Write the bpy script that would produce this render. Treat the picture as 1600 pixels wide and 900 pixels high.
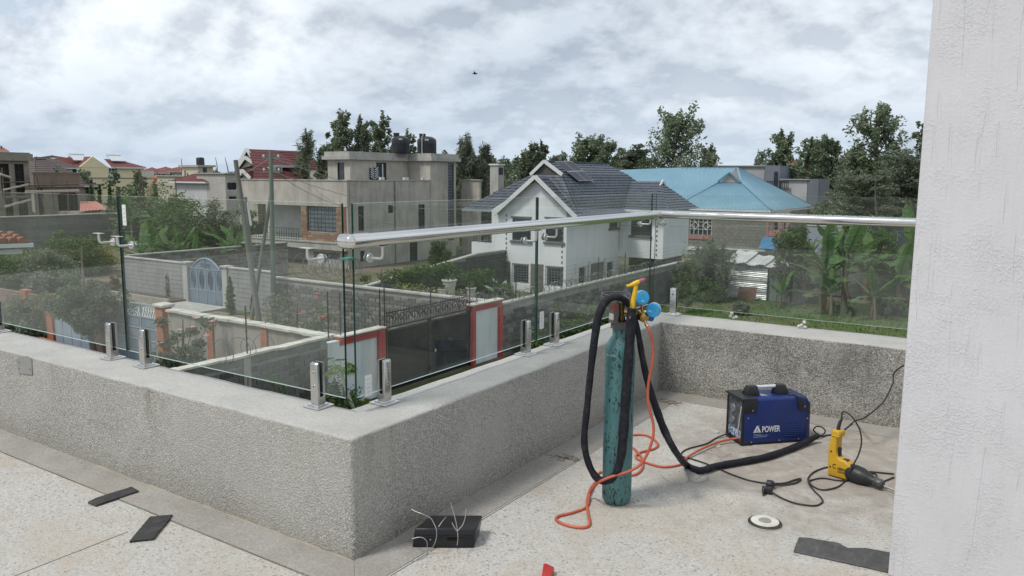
import bpy, bmesh, math, random
import numpy as np
from mathutils import Vector, Matrix
for _o in list(bpy.data.objects): bpy.data.objects.remove(_o)
SC = bpy.context.scene
COL = SC.collection
rnd = random.Random(11)
rad = math.radians
GZ = -5.9                      # street level; the terrace floor is z = 0

# ------------------------------------------------------------------ camera
FOC, PIT, YAW, ROL = 1229.66, rad(8.02946), rad(33.23744), rad(.41188)
CF = np.array([-math.sin(YAW)*math.cos(PIT), math.cos(YAW)*math.cos(PIT), -math.sin(PIT)])
CR = np.array([math.cos(YAW), math.sin(YAW), 0.])
CU = np.cross(CR, CF)
CR, CU = math.cos(ROL)*CR+math.sin(ROL)*CU, -math.sin(ROL)*CR+math.cos(ROL)*CU
CC = np.array([0, 0, 1.6])
cam = bpy.data.cameras.new('camera'); camo = bpy.data.objects.new('camera', cam); COL.objects.link(camo)
cam.sensor_width = 36; cam.lens = 36*FOC/1600; cam.clip_start = .05; cam.clip_end = 6000
camo.matrix_world = Matrix(((CR[0], CU[0], -CF[0], CC[0]), (CR[1], CU[1], -CF[1], CC[1]), (CR[2], CU[2], -CF[2], CC[2]), (0, 0, 0, 1)))
SC.camera = camo

# ------------------------------------------------------------------ sky, sun, exposure
W = bpy.data.worlds.new('World'); SC.world = W; W.use_nodes = True
nt = W.node_tree; nt.nodes.clear()
SUN_EL, SUN_AZ = rad(58), rad(205)     # azimuth measured from +Y clockwise, direction TO the sun
def wn(t, **k):
    n = nt.nodes.new(t)
    for a, b in k.items(): setattr(n, a, b)
    return n
def wl(a, b): nt.links.new(a, b)
def wmath(op, a, b=None, clamp=False):
    n = wn('ShaderNodeMath', operation=op, use_clamp=clamp)
    for i, v in enumerate((a, b)):
        if v is None: continue
        if isinstance(v, (int, float)): n.inputs[i].default_value = v
        else: wl(v, n.inputs[i])
    return n.outputs[0]
sky = wn('ShaderNodeTexSky', sky_type='NISHITA', sun_disc=False, sun_elevation=SUN_EL, sun_rotation=SUN_AZ)
tc = wn('ShaderNodeTexCoord'); sx = wn('ShaderNodeSeparateXYZ'); wl(tc.outputs['Generated'], sx.inputs[0])
zc = wmath('ADD', wmath('MAXIMUM', sx.outputs[2], 0.0), 0.42)
cx = wn('ShaderNodeCombineXYZ'); wl(wmath('DIVIDE', sx.outputs[0], zc), cx.inputs[0]); wl(wmath('DIVIDE', sx.outputs[1], zc), cx.inputs[1])
def wnoise(scale, detail, rough, dist, off):
    m = wn('ShaderNodeMapping'); wl(cx.outputs[0], m.inputs[0]); m.inputs[1].default_value = off
    n = wn('ShaderNodeTexNoise'); wl(m.outputs[0], n.inputs['Vector'])
    n.inputs['Scale'].default_value = scale; n.inputs['Detail'].default_value = detail
    n.inputs['Roughness'].default_value = rough; n.inputs['Distortion'].default_value = dist
    return n.outputs[0]
def wramp(v, stops):
    r = wn('ShaderNodeValToRGB'); wl(v, r.inputs[0]); e = r.color_ramp.elements
    while len(e) < len(stops): e.new(.5)
    for q, (p, c) in zip(e, stops): q.position = p; q.color = (c[0], c[1], c[2], 1)
    return r.outputs[0]
def wmix(f, a, b):
    n = wn('ShaderNodeMix', data_type='RGBA')
    if isinstance(f, (int, float)): n.inputs[0].default_value = f
    else: wl(f, n.inputs[0])
    for i, v in ((6, a), (7, b)):
        if isinstance(v, tuple): n.inputs[i].default_value = (*v, 1)
        else: wl(v, n.inputs[i])
    return n.outputs[2]
def cover(off, extra=(0, 0, 0)):
    o = tuple(p+q for p, q in zip(off, extra))
    return wmath('ADD', wmath('MULTIPLY', wnoise(1.45, 11, .57, .18, o), .76), wmath('MULTIPLY', wnoise(4.6, 8, .58, .1, (o[0]+4, o[1]+2, 1)), .26))
n1 = cover((3.1, 1.7, 0)); n1b = cover((3.1, 1.7, 0), (.03, -.065, 0)); n3 = wnoise(.8, 3, .5, .2, (1.3, 9.2, 5))
lit = wmath('ADD', .5, wmath('MULTIPLY', wmath('SUBTRACT', n1, n1b), 6.5), True)          # thin sunward edges bright, bases grey
body = wramp(n1, [(.38, (.79, .83, .875)), (.47, (.69, .74, .795)), (.54, (.60, .655, .72)), (.64, (.50, .56, .635))])
edge = wramp(lit, [(.25, (.74, .765, .80)), (.5, (1, 1, 1)), (.78, (1.22, 1.21, 1.19))])
mm0 = wn('ShaderNodeMix', data_type='RGBA', blend_type='MULTIPLY'); mm0.inputs[0].default_value = 1; wl(body, mm0.inputs[6]); wl(edge, mm0.inputs[7])
cloud = mm0.outputs[2]
big = wramp(n3, [(.35, (.84, .865, .895)), (.62, (1.0, 1.0, 1.0))])
mm = wn('ShaderNodeMix', data_type='RGBA', blend_type='MULTIPLY'); mm.inputs[0].default_value = 1; wl(cloud, mm.inputs[6]); wl(big, mm.inputs[7])
hz = wmath('POWER', wmath('SUBTRACT', 1.0, wmath('MINIMUM', wmath('MULTIPLY', wmath('MAXIMUM', sx.outputs[2], 0.0), 3.6), 1.0)), 2.2)
cl = wmix(wmath('MULTIPLY', hz, .70), mm.outputs[2], (.49, .59, .71))
bgc = wn('ShaderNodeBackground'); wl(cl, bgc.inputs[0]); bgc.inputs[1].default_value = .70
bgs = wn('ShaderNodeBackground'); wl(sky.outputs[0], bgs.inputs[0]); bgs.inputs[1].default_value = .11
gap = wmath('MULTIPLY', wramp(wmath('ADD', wmath('MULTIPLY', n1, .5), wmath('MULTIPLY', n3, .5)), [(.33, (0, 0, 0)), (.43, (1, 1, 1))]), 1.0)
ms = wn('ShaderNodeMixShader'); wl(wmath('MAXIMUM', gap, hz), ms.inputs[0]); wl(bgs.outputs[0], ms.inputs[1]); wl(bgc.outputs[0], ms.inputs[2])
wo = wn('ShaderNodeOutputWorld'); wl(ms.outputs[0], wo.inputs[0])
sl = bpy.data.lights.new('sun', 'SUN'); sl.energy = 1.5; sl.angle = rad(11); sl.color = (1, .965, .91)
so = bpy.data.objects.new('sun', sl); COL.objects.link(so); so.location = (-5, -8, 20)
_d = Vector((math.sin(SUN_AZ)*math.cos(SUN_EL), math.cos(SUN_AZ)*math.cos(SUN_EL), math.sin(SUN_EL)))
so.rotation_euler = _d.to_track_quat('Z', 'Y').to_euler()
vs = SC.view_settings; vs.view_transform = 'Standard'; vs.look = 'None'; vs.gamma = 1; vs.exposure = .74; vs.use_curve_mapping = False
SC.cycles.transparent_max_bounces = 24; SC.cycles.max_bounces = 8; SC.cycles.glossy_bounces = 4; SC.cycles.diffuse_bounces = 4
SC.cycles.use_denoising = True; SC.cycles.sample_clamp_direct = 1.6; SC.cycles.sample_clamp_indirect = 3.0

# ------------------------------------------------------------------ survey helpers: the place was measured from the photograph
def ray(px, py): return CF*FOC+CR*(px-800)-CU*(py-450)
def _hit(px, py, ax, v):
    d = ray(px, py); return Vector(CC+d*(v-CC[ax])/d[ax])
def Zp(px, py, z=0.0): return _hit(px, py, 2, z)
def Xp(px, py, x): return _hit(px, py, 0, x)
def Yp(px, py, y): return _hit(px, py, 1, y)
_N = np.array([-math.sin(YAW), math.cos(YAW), 0.])
def Dp(px, py, P, off=0.0):
    d = ray(px, py); k = (np.array(P)-CC) @ _N - off
    return Vector(CC+d*k/(d @ _N))
def hz_at(px, py, P):
    d = ray(px, py); return CC[2]+d[2]*math.hypot(P[0], P[1])/math.hypot(d[0], d[1])
def at(px, dist):
    d = ray(px, 450); h = math.hypot(d[0], d[1]); return Vector((d[0]/h*dist, d[1]/h*dist, 0))

# ------------------------------------------------------------------ mesh builder
class MB:
    def __init__(s): s.v = []; s.f = []; s.mi = []; s.c = 0
    def add(s, vs_, fs):
        o = len(s.v); s.v += [tuple(p) for p in vs_]
        for f in fs: s.f.append([o+i for i in f]); s.mi.append(s.c)
    def hexa(s, p):   # 8 points: bottom 4 ccw, top 4 ccw
        s.add(p, [(3, 2, 1, 0), (4, 5, 6, 7), (0, 1, 5, 4), (1, 2, 6, 5), (2, 3, 7, 6), (3, 0, 4, 7)])
    def box(s, x0, x1, y0, y1, z0, z1):
        x0, x1 = sorted((x0, x1)); y0, y1 = sorted((y0, y1)); z0, z1 = sorted((z0, z1))
        s.hexa([(x0, y0, z0), (x1, y0, z0), (x1, y1, z0), (x0, y1, z0), (x0, y0, z1), (x1, y0, z1), (x1, y1, z1), (x0, y1, z1)])
    def obox(s, c, hx, hy, hz_):
        c, hx, hy, hz_ = map(Vector, (c, hx, hy, hz_))
        s.hexa([c-hx-hy-hz_, c+hx-hy-hz_, c+hx+hy-hz_, c-hx+hy-hz_, c-hx-hy+hz_, c+hx-hy+hz_, c+hx+hy+hz_, c-hx+hy+hz_])
    def poly(s, pts): s.add(pts, [tuple(range(len(pts)))])
    def prism(s, pts, ext):
        n = len(pts); e = Vector(ext); p = [Vector(q) for q in pts]
        s.add(p+[q+e for q in p], [tuple(range(n))[::-1], tuple(range(n, 2*n))]+[(i, (i+1) % n, n+(i+1) % n, n+i) for i in range(n)])
    def tube(s, pts, r, n=8, closed=False, caps=True):
        P = [Vector(p) for p in pts]; k = len(P); R = r if isinstance(r, (list, tuple)) else [r]*k
        T = []
        for i in range(k):
            a = P[(i-1) % k] if (closed or i) else P[0]; b = P[(i+1) % k] if (closed or i < k-1) else P[-1]
            t = (b-a); T.append(t.normalized() if t.length > 1e-9 else Vector((0, 0, 1)))
        u = T[0].orthogonal().normalized(); vs_ = []
        for i in range(k):
            u = u-T[i]*u.dot(T[i]); u = u.normalized() if u.length > 1e-6 else T[i].orthogonal().normalized()
            w = T[i].cross(u)
            for j in range(n):
                a = 2*math.pi*j/n; vs_.append(P[i]+(u*math.cos(a)+w*math.sin(a))*R[i])
        fs = []
        for i in range(k if closed else k-1):
            for j in range(n):
                a, b = i*n, ((i+1) % k)*n; fs.append((a+j, a+(j+1) % n, b+(j+1) % n, b+j))
        if caps and not closed: fs += [tuple(range(n))[::-1], tuple(range((k-1)*n, k*n))]
        s.add(vs_, fs)
    def cyl(s, p0, p1, r0, r1=None, n=12, caps=True): s.tube([p0, p1], [r0, r0 if r1 is None else r1], n, caps=caps)
    def lathe(s, prof, o=(0, 0, 0), n=24, ax='z', M=None):
        vs_ = []; o = Vector(o)
        for r, z in prof:
            for j in range(n):
                a = 2*math.pi*j/n; p = Vector((r*math.cos(a), r*math.sin(a), z))
                if ax == 'x': p = Vector((p.z, p.x, p.y))
                if M: p = M @ p
                vs_.append(p+o)
        fs = [(i*n+j, i*n+(j+1) % n, (i+1)*n+(j+1) % n, (i+1)*n+j) for i in range(len(prof)-1) for j in range(n)]
        fs += [tuple(range(n))[::-1], tuple(range((len(prof)-1)*n, len(prof)*n))]
        s.add(vs_, fs)
    def build(s, name, mat, parent=None, smooth=False, bevel=0, seg=2, ang=35):
        off = Vector((0, 0, 0))
        p = parent
        root = parent
        while p: off += p.location; root = p; p = p.parent
        me = bpy.data.meshes.new(name)
        local = root is not None and root.get('_local')
        me.from_pydata([tuple(Vector(q)-(Vector() if local else off)) for q in s.v], [], s.f)
        for m in (mat if isinstance(mat, (list, tuple)) else [mat]): me.materials.append(m)
        me.polygons.foreach_set('material_index', s.mi)
        if bevel:
            bm = bmesh.new(); bm.from_mesh(me); bmesh.ops.remove_doubles(bm, verts=bm.verts, dist=1e-5)
            bm.normal_update(); es = [e for e in bm.edges if len(e.link_faces) == 2 and e.calc_face_angle(0) > rad(30)]
            bmesh.ops.bevel(bm, geom=es, offset=bevel, segments=seg, profile=.5, affect='EDGES', clamp_overlap=True)
            bm.to_mesh(me); bm.free(); smooth = True
        if smooth:
            me.polygons.foreach_set('use_smooth', [True]*len(me.polygons)); me.set_sharp_from_angle(angle=rad(ang))
        me.update()
        return link(name, me, parent)
def link(name, me, parent=None, loc=(0, 0, 0), rot=(0, 0, 0)):
    o = bpy.data.objects.new(name, me); COL.objects.link(o)
    if parent: o.parent = parent
    o.location = loc; o.rotation_euler = rot
    return o
def tag(o, label, cat, group=None):
    o['label'] = label; o['category'] = cat
    if group: o['group'] = group
    return o
def kind(o, k): o['kind'] = k; return o
def thing(name, label, cat, loc=(0, 0, 0), rz=0, group=None):
    o = bpy.data.objects.new(name, None); COL.objects.link(o); o.empty_display_size = .2
    o.location = loc; o.rotation_euler = (0, 0, rz)
    if rz: o['_local'] = 1
    return tag(o, label, cat, group)
def localthing(*a, **k):
    o = thing(*a, **k); o['_local'] = 1; return o
def copy_tree(o, parent=None, label=None, loc=None, rz=None, scale=None):
    c = o.copy(); COL.objects.link(c)
    if parent: c.parent = parent
    if label: c['label'] = label
    if loc is not None: c.location = loc
    if rz is not None: c.rotation_euler = (0, 0, rz)
    if scale is not None: c.scale = scale if isinstance(scale, tuple) else (scale,)*3
    for ch in list(o.children): copy_tree(ch, c)
    return c
def spline(pts, n=6, closed=False):
    P = [Vector(p) for p in pts]; k = len(P); out = []
    for i in range(k if closed else k-1):
        g = (lambda j: P[j % k]) if closed else (lambda j: P[max(0, min(k-1, j))])
        a, b, c, d = g(i-1), g(i), g(i+1), g(i+2)
        for q in range(n):
            t = q/n
            out.append(.5*((2*b)+(c-a)*t+(2*a-5*b+4*c-d)*t*t+(3*b-a-3*c+d)*t**3))
    if not closed: out.append(P[-1])
    return out

# ------------------------------------------------------------------ materials
def newmat(name):
    m = bpy.data.materials.new(name); m.use_nodes = True; n = m.node_tree; n.nodes.clear()
    o = n.nodes.new('ShaderNodeOutputMaterial'); return m, n, o
class NT:
    def __init__(s, n): s.n = n
    def new(s, t, **k):
        x = s.n.nodes.new(t)
        for a, b in k.items(): setattr(x, a, b)
        return x
    def l(s, a, b): s.n.links.new(a, b)
    def put(s, inp, v):
        if isinstance(v, (int, float)): inp.default_value = v
        elif isinstance(v, tuple): inp.default_value = (*v, 1) if len(v) == 3 and len(inp.default_value) == 4 else v
        else: s.l(v, inp)
    def coord(s, scale=None, obj=True):
        t = s.new('ShaderNodeTexCoord').outputs['Object']
        if scale:
            m = s.new('ShaderNodeMapping'); s.l(t, m.inputs[0]); m.inputs[3].default_value = scale; t = m.outputs[0]
        return t
    def noise(s, co, scale, detail=4, rough=.55, dist=0):
        x = s.new('ShaderNodeTexNoise'); s.l(co, x.inputs['Vector'])
        for a, b in (('Scale', scale), ('Detail', detail), ('Roughness', rough), ('Distortion', dist)): x.inputs[a].default_value = b
        return x.outputs[0]
    def vor(s, co, scale, feat='F1', out='Distance', rnd_=1):
        x = s.new('ShaderNodeTexVoronoi', feature=feat); s.l(co, x.inputs['Vector']); x.inputs['Scale'].default_value = scale
        x.inputs['Randomness'].default_value = rnd_
        return x.outputs[out]
    def ramp(s, v, stops):
        r = s.new('ShaderNodeValToRGB'); s.l(v, r.inputs[0]); e = r.color_ramp.elements
        while len(e) < len(stops): e.new(.5)
        for q, (p, c) in zip(e, stops):
            q.position = p; c = (c, c, c) if isinstance(c, (int, float)) else c; q.color = (*c, 1)
        return r.outputs[0]
    def mix(s, f, a, b, bt='MIX'):
        x = s.new('ShaderNodeMix', data_type='RGBA', blend_type=bt); s.put(x.inputs[0], f); s.put(x.inputs[6], a); s.put(x.inputs[7], b); return x.outputs[2]
    def math(s, op, a, b=0.0, clamp=False):
        x = s.new('ShaderNodeMath', operation=op, use_clamp=clamp); s.put(x.inputs[0], a); s.put(x.inputs[1], b); return x.outputs[0]
    def bump(s, h, strength, dist=.01):
        b = s.new('ShaderNodeBump'); s.l(h, b.inputs['Height']); b.inputs['Strength'].default_value = strength; b.inputs['Distance'].default_value = dist; return b.outputs[0]
    def pbr(s, o, col, rough=.6, metal=0, normal=None, spec=.5, **k):
        p = s.new('ShaderNodeBsdfPrincipled'); s.put(p.inputs['Base Color'], col); s.put(p.inputs['Roughness'], rough); s.put(p.inputs['Metallic'], metal)
        p.inputs['Specular IOR Level'].default_value = spec
        if normal is not None: s.l(normal, p.inputs['Normal'])
        for a, b in k.items(): s.put(p.inputs[a.replace('_', ' ')], b)
        if o is not None: s.l(p.outputs[0], o.inputs[0])
        return p
_mats = {}
def M(name, c1, c2=None, scale=3, rough=.6, metal=0, bump=0, bscale=None, lo=.35, hi=.65, spec=.4, stretch=None, grime=0, **k):
    """plain worn surface: two tones mixed by noise, fine grain, optional dirt streaks"""
    if name in _mats: return _mats[name]
    m, n, o = newmat(name); t = NT(n); co = t.coord(stretch)
    if c2 is None: c2 = tuple(x*.8 for x in c1)
    col = t.mix(t.ramp(t.noise(co, scale, 6, .6), [(lo, 0), (hi, 1)]), c1, c2)
    if grime:
        g = t.noise(t.coord((2.2, 2.2, .25)), 1.3, 6, .65)
        col = t.mix(t.ramp(g, [(.48, 0), (.7, grime)]), col, (.07, .065, .055))
    nm = t.bump(t.noise(co, bscale or scale*8, 5, .65), bump, .02) if bump else None
    r = t.ramp(t.noise(co, scale*2, 4), [(.3, max(0, rough-.08)), (.7, min(1, rough+.08))])
    t.pbr(o, col, r, metal, nm, spec, **k)
    _mats[name] = m; return m
# ------------------------------------------------------------------ TERRACE: floor, parapet, column
def mat_floor():
    m, n, o = newmat('washed_terrazzo'); t = NT(n); co = t.coord()
    cell = t.new('ShaderNodeTexVoronoi'); t.l(co, cell.inputs['Vector']); cell.inputs['Scale'].default_value = 120
    sx_ = t.new('ShaderNodeSeparateColor'); t.l(cell.outputs['Color'], sx_.inputs[0])
    chips = t.ramp(sx_.outputs[0], [(.0, (.20, .18, .15)), (.05, (.33, .30, .255)), (.16, (.41, .395, .365)), (.6, (.455, .438, .407)), (1, (.53, .515, .48))])
    big = t.noise(co, .9, 5, .6, .4)
    st = t.ramp(t.noise(co, 1.9, 7, .66, .9), [(.47, 0), (.64, .8)])
    rust = t.mix(st, chips, (.40, .315, .225), 'MIX')
    col = t.mix(.62, chips, rust)
    # fine grey-brown dust trodden over the tool area
    sp = t.new('ShaderNodeSeparateXYZ'); t.l(co, sp.inputs[0])
    ax = t.math('MULTIPLY', t.math('ADD', sp.outputs[0], 1.0), .95); ay = t.math('MULTIPLY', t.math('ADD', sp.outputs[1], -4.55), .85)
    rr = t.math('SQRT', t.math('ADD', t.math('MULTIPLY', ax, ax), t.math('MULTIPLY', ay, ay)))
    dm = t.math('ADD', t.math('SUBTRACT', 1.0, rr), t.math('MULTIPLY', t.math('ADD', t.noise(co, 2.2, 6, .65, .5), -.5), 2.2), True)
    dust = t.ramp(t.noise(co, 6, 6, .7, 1.2), [(.35, (.24, .20, .165)), (.52, (.32, .28, .24)), (.62, (.39, .355, .315)), (.72, (.50, .475, .435))])
    col = t.mix(t.math('MULTIPLY', t.ramp(dm, [(.05, 0), (.5, 1)]), .88), col, dust)
    col = t.mix(t.ramp(big, [(.42, 0), (.7, .35)]), col, (.37, .34, .295))
    h = t.vor(co, 120)
    t.pbr(o, col, .75, 0, t.bump(h, .35, .004), .3)
    return m
def mat_border():
    m, n, o = newmat('border_screed'); t = NT(n); co = t.coord()
    a = t.ramp(t.noise(co, 2.4, 7, .65, .5), [(.3, (.285, .265, .235)), (.55, (.35, .33, .30)), (.75, (.41, .39, .36))])
    b = t.ramp(t.noise(co, 90, 3, .6), [(.4, .82), (.65, 1.06)])
    st = t.ramp(t.noise(co, 1.1, 5, .6), [(.5, 0), (.72, .6)])
    col = t.mix(st, t.mix(1, a, b, 'MULTIPLY'), (.32, .275, .225))
    t.pbr(o, col, .7, 0, t.bump(t.noise(co, 120, 3), .25, .003), .3); return m
def mat_parapet():
    m, n, o = newmat('pebble_dash'); t = NT(n); co = t.coord()
    cell = t.new('ShaderNodeTexVoronoi'); t.l(co, cell.inputs['Vector']); cell.inputs['Scale'].default_value = 185
    sc_ = t.new('ShaderNodeSeparateColor'); t.l(cell.outputs['Color'], sc_.inputs[0])
    peb = t.ramp(sc_.outputs[0], [(0, (.07, .065, .058)), (.2, (.19, .18, .155)), (.5, (.34, .32, .285)), (.8, (.46, .445, .41)), (.965, (.58, .565, .53)), (1, (.85, .83, .79))])
    e = t.ramp(t.vor(co, 185, 'DISTANCE_TO_EDGE'), [(0, .5), (.12, 1)])
    wear = t.ramp(t.noise(co, 1.6, 5, .6, .3), [(.4, 0), (.65, 1)])
    # the far wall keeps its dark chips; elsewhere cement film blurs them
    sp = t.new('ShaderNodeSeparateXYZ'); t.l(co, sp.inputs[0])
    far = t.ramp(sp.outputs[1], [(.0, 0), (1, 1)]); 
    fy = t.math('MULTIPLY', t.math('ADD', sp.outputs[1], -5.44), 60, True)
    film = t.math('MULTIPLY', t.math('SUBTRACT', 1.0, t.math('MULTIPLY', fy, .62)), t.math('ADD', .42, t.math('MULTIPLY', wear, .30)))
    col = t.mix(film, t.mix(1, peb, e, 'MULTIPLY'), (.42, .405, .37))
    blot = t.ramp(t.noise(co, 2.6, 4, .6), [(.45, 1.0), (.68, .66)])
    col = t.mix(t.math('ADD', .15, t.math('MULTIPLY', fy, .8)), col, t.mix(1, col, blot, 'MULTIPLY'))
    foot = t.math('MULTIPLY', t.ramp(t.math('ADD', sp.outputs[2], t.math('MULTIPLY', t.noise(co, 3.5, 5, .65), .22)), [(.06, 1), (.26, 0)]), .5)
    col = t.mix(foot, col, t.mix(1, col, (.62, .58, .50), 'MULTIPLY'))
    drip = t.ramp(t.noise(t.coord((5, 5, .35)), 1.6, 6, .7), [(.56, 0), (.70, .55)])
    col = t.mix(t.math('MULTIPLY', drip, t.ramp(sp.outputs[2], [(.15, .1), (.5, 1)])), col, t.mix(1, col, (.60, .57, .52), 'MULTIPLY'))
    smear = t.ramp(t.noise(co, 1.15, 7, .7, 1.4), [(.60, 0), (.68, .55)])
    col = t.mix(smear, col, (.47, .455, .42))
    geo = t.new('ShaderNodeNewGeometry'); gn = t.new('ShaderNodeSeparateXYZ'); t.l(geo.outputs['True Normal'], gn.inputs[0])
    top = t.ramp(t.math('ADD', gn.outputs[2], t.math('MULTIPLY', t.math('ADD', t.noise(co, 22, 5, .7), -.5), .5)), [(.30, 0), (.62, 1)])
    cap = t.ramp(t.noise(co, 5, 7, .65, .3), [(.3, (.375, .365, .34)), (.55, (.435, .425, .40)), (.8, (.48, .47, .445))])
    cap = t.mix(t.ramp(t.noise(co, 70, 4, .65), [(.38, .55), (.5, 0)]), cap, (.30, .28, .25))
    col = t.mix(top, col, cap)
    hh = t.mix(top, t.vor(co, 120), t.noise(co, 60, 4, .7))
    t.pbr(o, col, .85, 0, t.bump(hh, .55, .006), .25); return m
def mat_roughcast():
    m, n, o = newmat('white_roughcast'); t = NT(n); c0 = t.coord()
    ridge = t.noise(t.coord((1, 1, .045)), 48, 3, .6, .15)                      # float marks dragged downwards
    score = t.ramp(t.noise(t.coord((1, 1, .07)), 34, 2, .5, .3), [(.60, 0), (.66, 1)])
    patch = t.ramp(t.noise(c0, 5.5, 4, .6), [(.42, .15), (.62, 1)])
    pits = t.ramp(t.noise(c0, 95, 4, .6, .5), [(.45, 0), (.66, 1)])
    drag = t.noise(t.coord((.35, .35, 1)), 120, 3, .6)
    h = t.math('ADD', t.math('MULTIPLY', ridge, 1.1), t.math('MULTIPLY', t.math('MULTIPLY', pits, patch), .40))
    h = t.math('ADD', h, t.math('MULTIPLY', drag, .16)); h = t.math('SUBTRACT', h, t.math('MULTIPLY', score, .45))
    h = t.math('ADD', h, t.math('MULTIPLY', t.noise(c0, 4, 3), .9))
    col = t.mix(t.ramp(t.noise(c0, 3, 6, .6), [(.35, 0), (.7, 1)]), (.655, .645, .66), (.615, .605, .615))
    sp = t.new('ShaderNodeSeparateXYZ'); t.l(c0, sp.inputs[0])
    dirt = t.math('MULTIPLY', t.ramp(t.noise(t.coord((1, 1, .3)), 7, 6, .7), [(.5, 0), (.75, .5)]), t.ramp(sp.outputs[2], [(.1, .7), (.9, .1)]))
    col = t.mix(dirt, col, (.46, .44, .42))
    t.pbr(o, col, .8, 0, t.bump(h, .75, .005), .25); return m
FLOOR, BORDER, PARA, ROUGH = mat_floor(), mat_border(), mat_parapet(), mat_roughcast()
PH, PX, PY1, PY2 = .53, -2.25, 2.24, 5.50          # parapet height and inner faces
T1 = .31
b = MB(); b.prism([(-13.6, -7, -.3), (6.5, -7, -.3), (6.5, 5.8, -.3), (PX-.2, 5.8, -.3), (PX-.2, PY1+.22, -.3), (-13.6, PY1+.22, -.3)], (0, 0, .3))
kind(b.build('terrace_floor', FLOOR), 'structure')
# screed border round the foot of the parapet, 2 mm proud, a groove between it and the terrazzo
b = MB()
def strip(p, z=.003): b.prism([(x, y, .0005) for x, y in p], (0, 0, z))
strip([(-13.5, 2.05), (-2.06, 2.05), (-2.06, 2.055), (-2.25, 2.24), (-13.5, 2.24)])
strip([(-2.052, 2.05), (-2.045, 5.29), (-2.25, 5.5), (-2.25, 2.246)])
strip([(-2.245, 5.5), (-2.04, 5.296), (6, 5.23), (6, 5.5)])
kind(b.build('floor_border', BORDER, bevel=.0015, seg=1), 'structure')
b = MB()
G = M('joint_dirt', (.10, .085, .07), (.19, .16, .13), 8, .9)
def groove(a, c, w=.006):
    a, c = Vector(a), Vector(c); d = (c-a).normalized(); s = Vector((-d.y, d.x))*w/2
    b.prism([(*(a-s), .0003), (*(c-s), .0003), (*(c+s), .0003), (*(a+s), .0003)], (0, 0, .0012))
groove((-13, 2.046), (-2.05, 2.044)); groove((-2.04, 2.05), (-2.034, 5.28), .004)
j0, j1 = Zp(23, 900), Zp(200, 831)
groove(j0.xy, j1.xy, .004); groove((j0+(j0-j1)*4).xy, j0.xy, .004)
j0, j1 = Zp(470, 900), Zp(600, 840)
kind(b.build('floor_joint', G), 'structure')
# dirt gathered along the foot of the wall
b = MB()
for (x0, y0, x1, y1) in ((-13, 2.236, -2.25, 2.236), (-2.246, 2.24, -2.246, 5.49), (-2.25, 5.494, 5, 5.494)):
    k = int(math.hypot(x1-x0, y1-y0)/.06); pts = []
    for i in range(k+1):
        q = i/k; pts.append((x0+(x1-x0)*q, y0+(y1-y0)*q, .0))
    b.tube(pts, [.002+.009*rnd.random()**2 for _ in pts], 6)
kind(b.build('dirt_line', M('foot_dirt', (.27, .24, .19), (.36, .32, .24), 9, .95), smooth=True), 'stuff')

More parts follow.
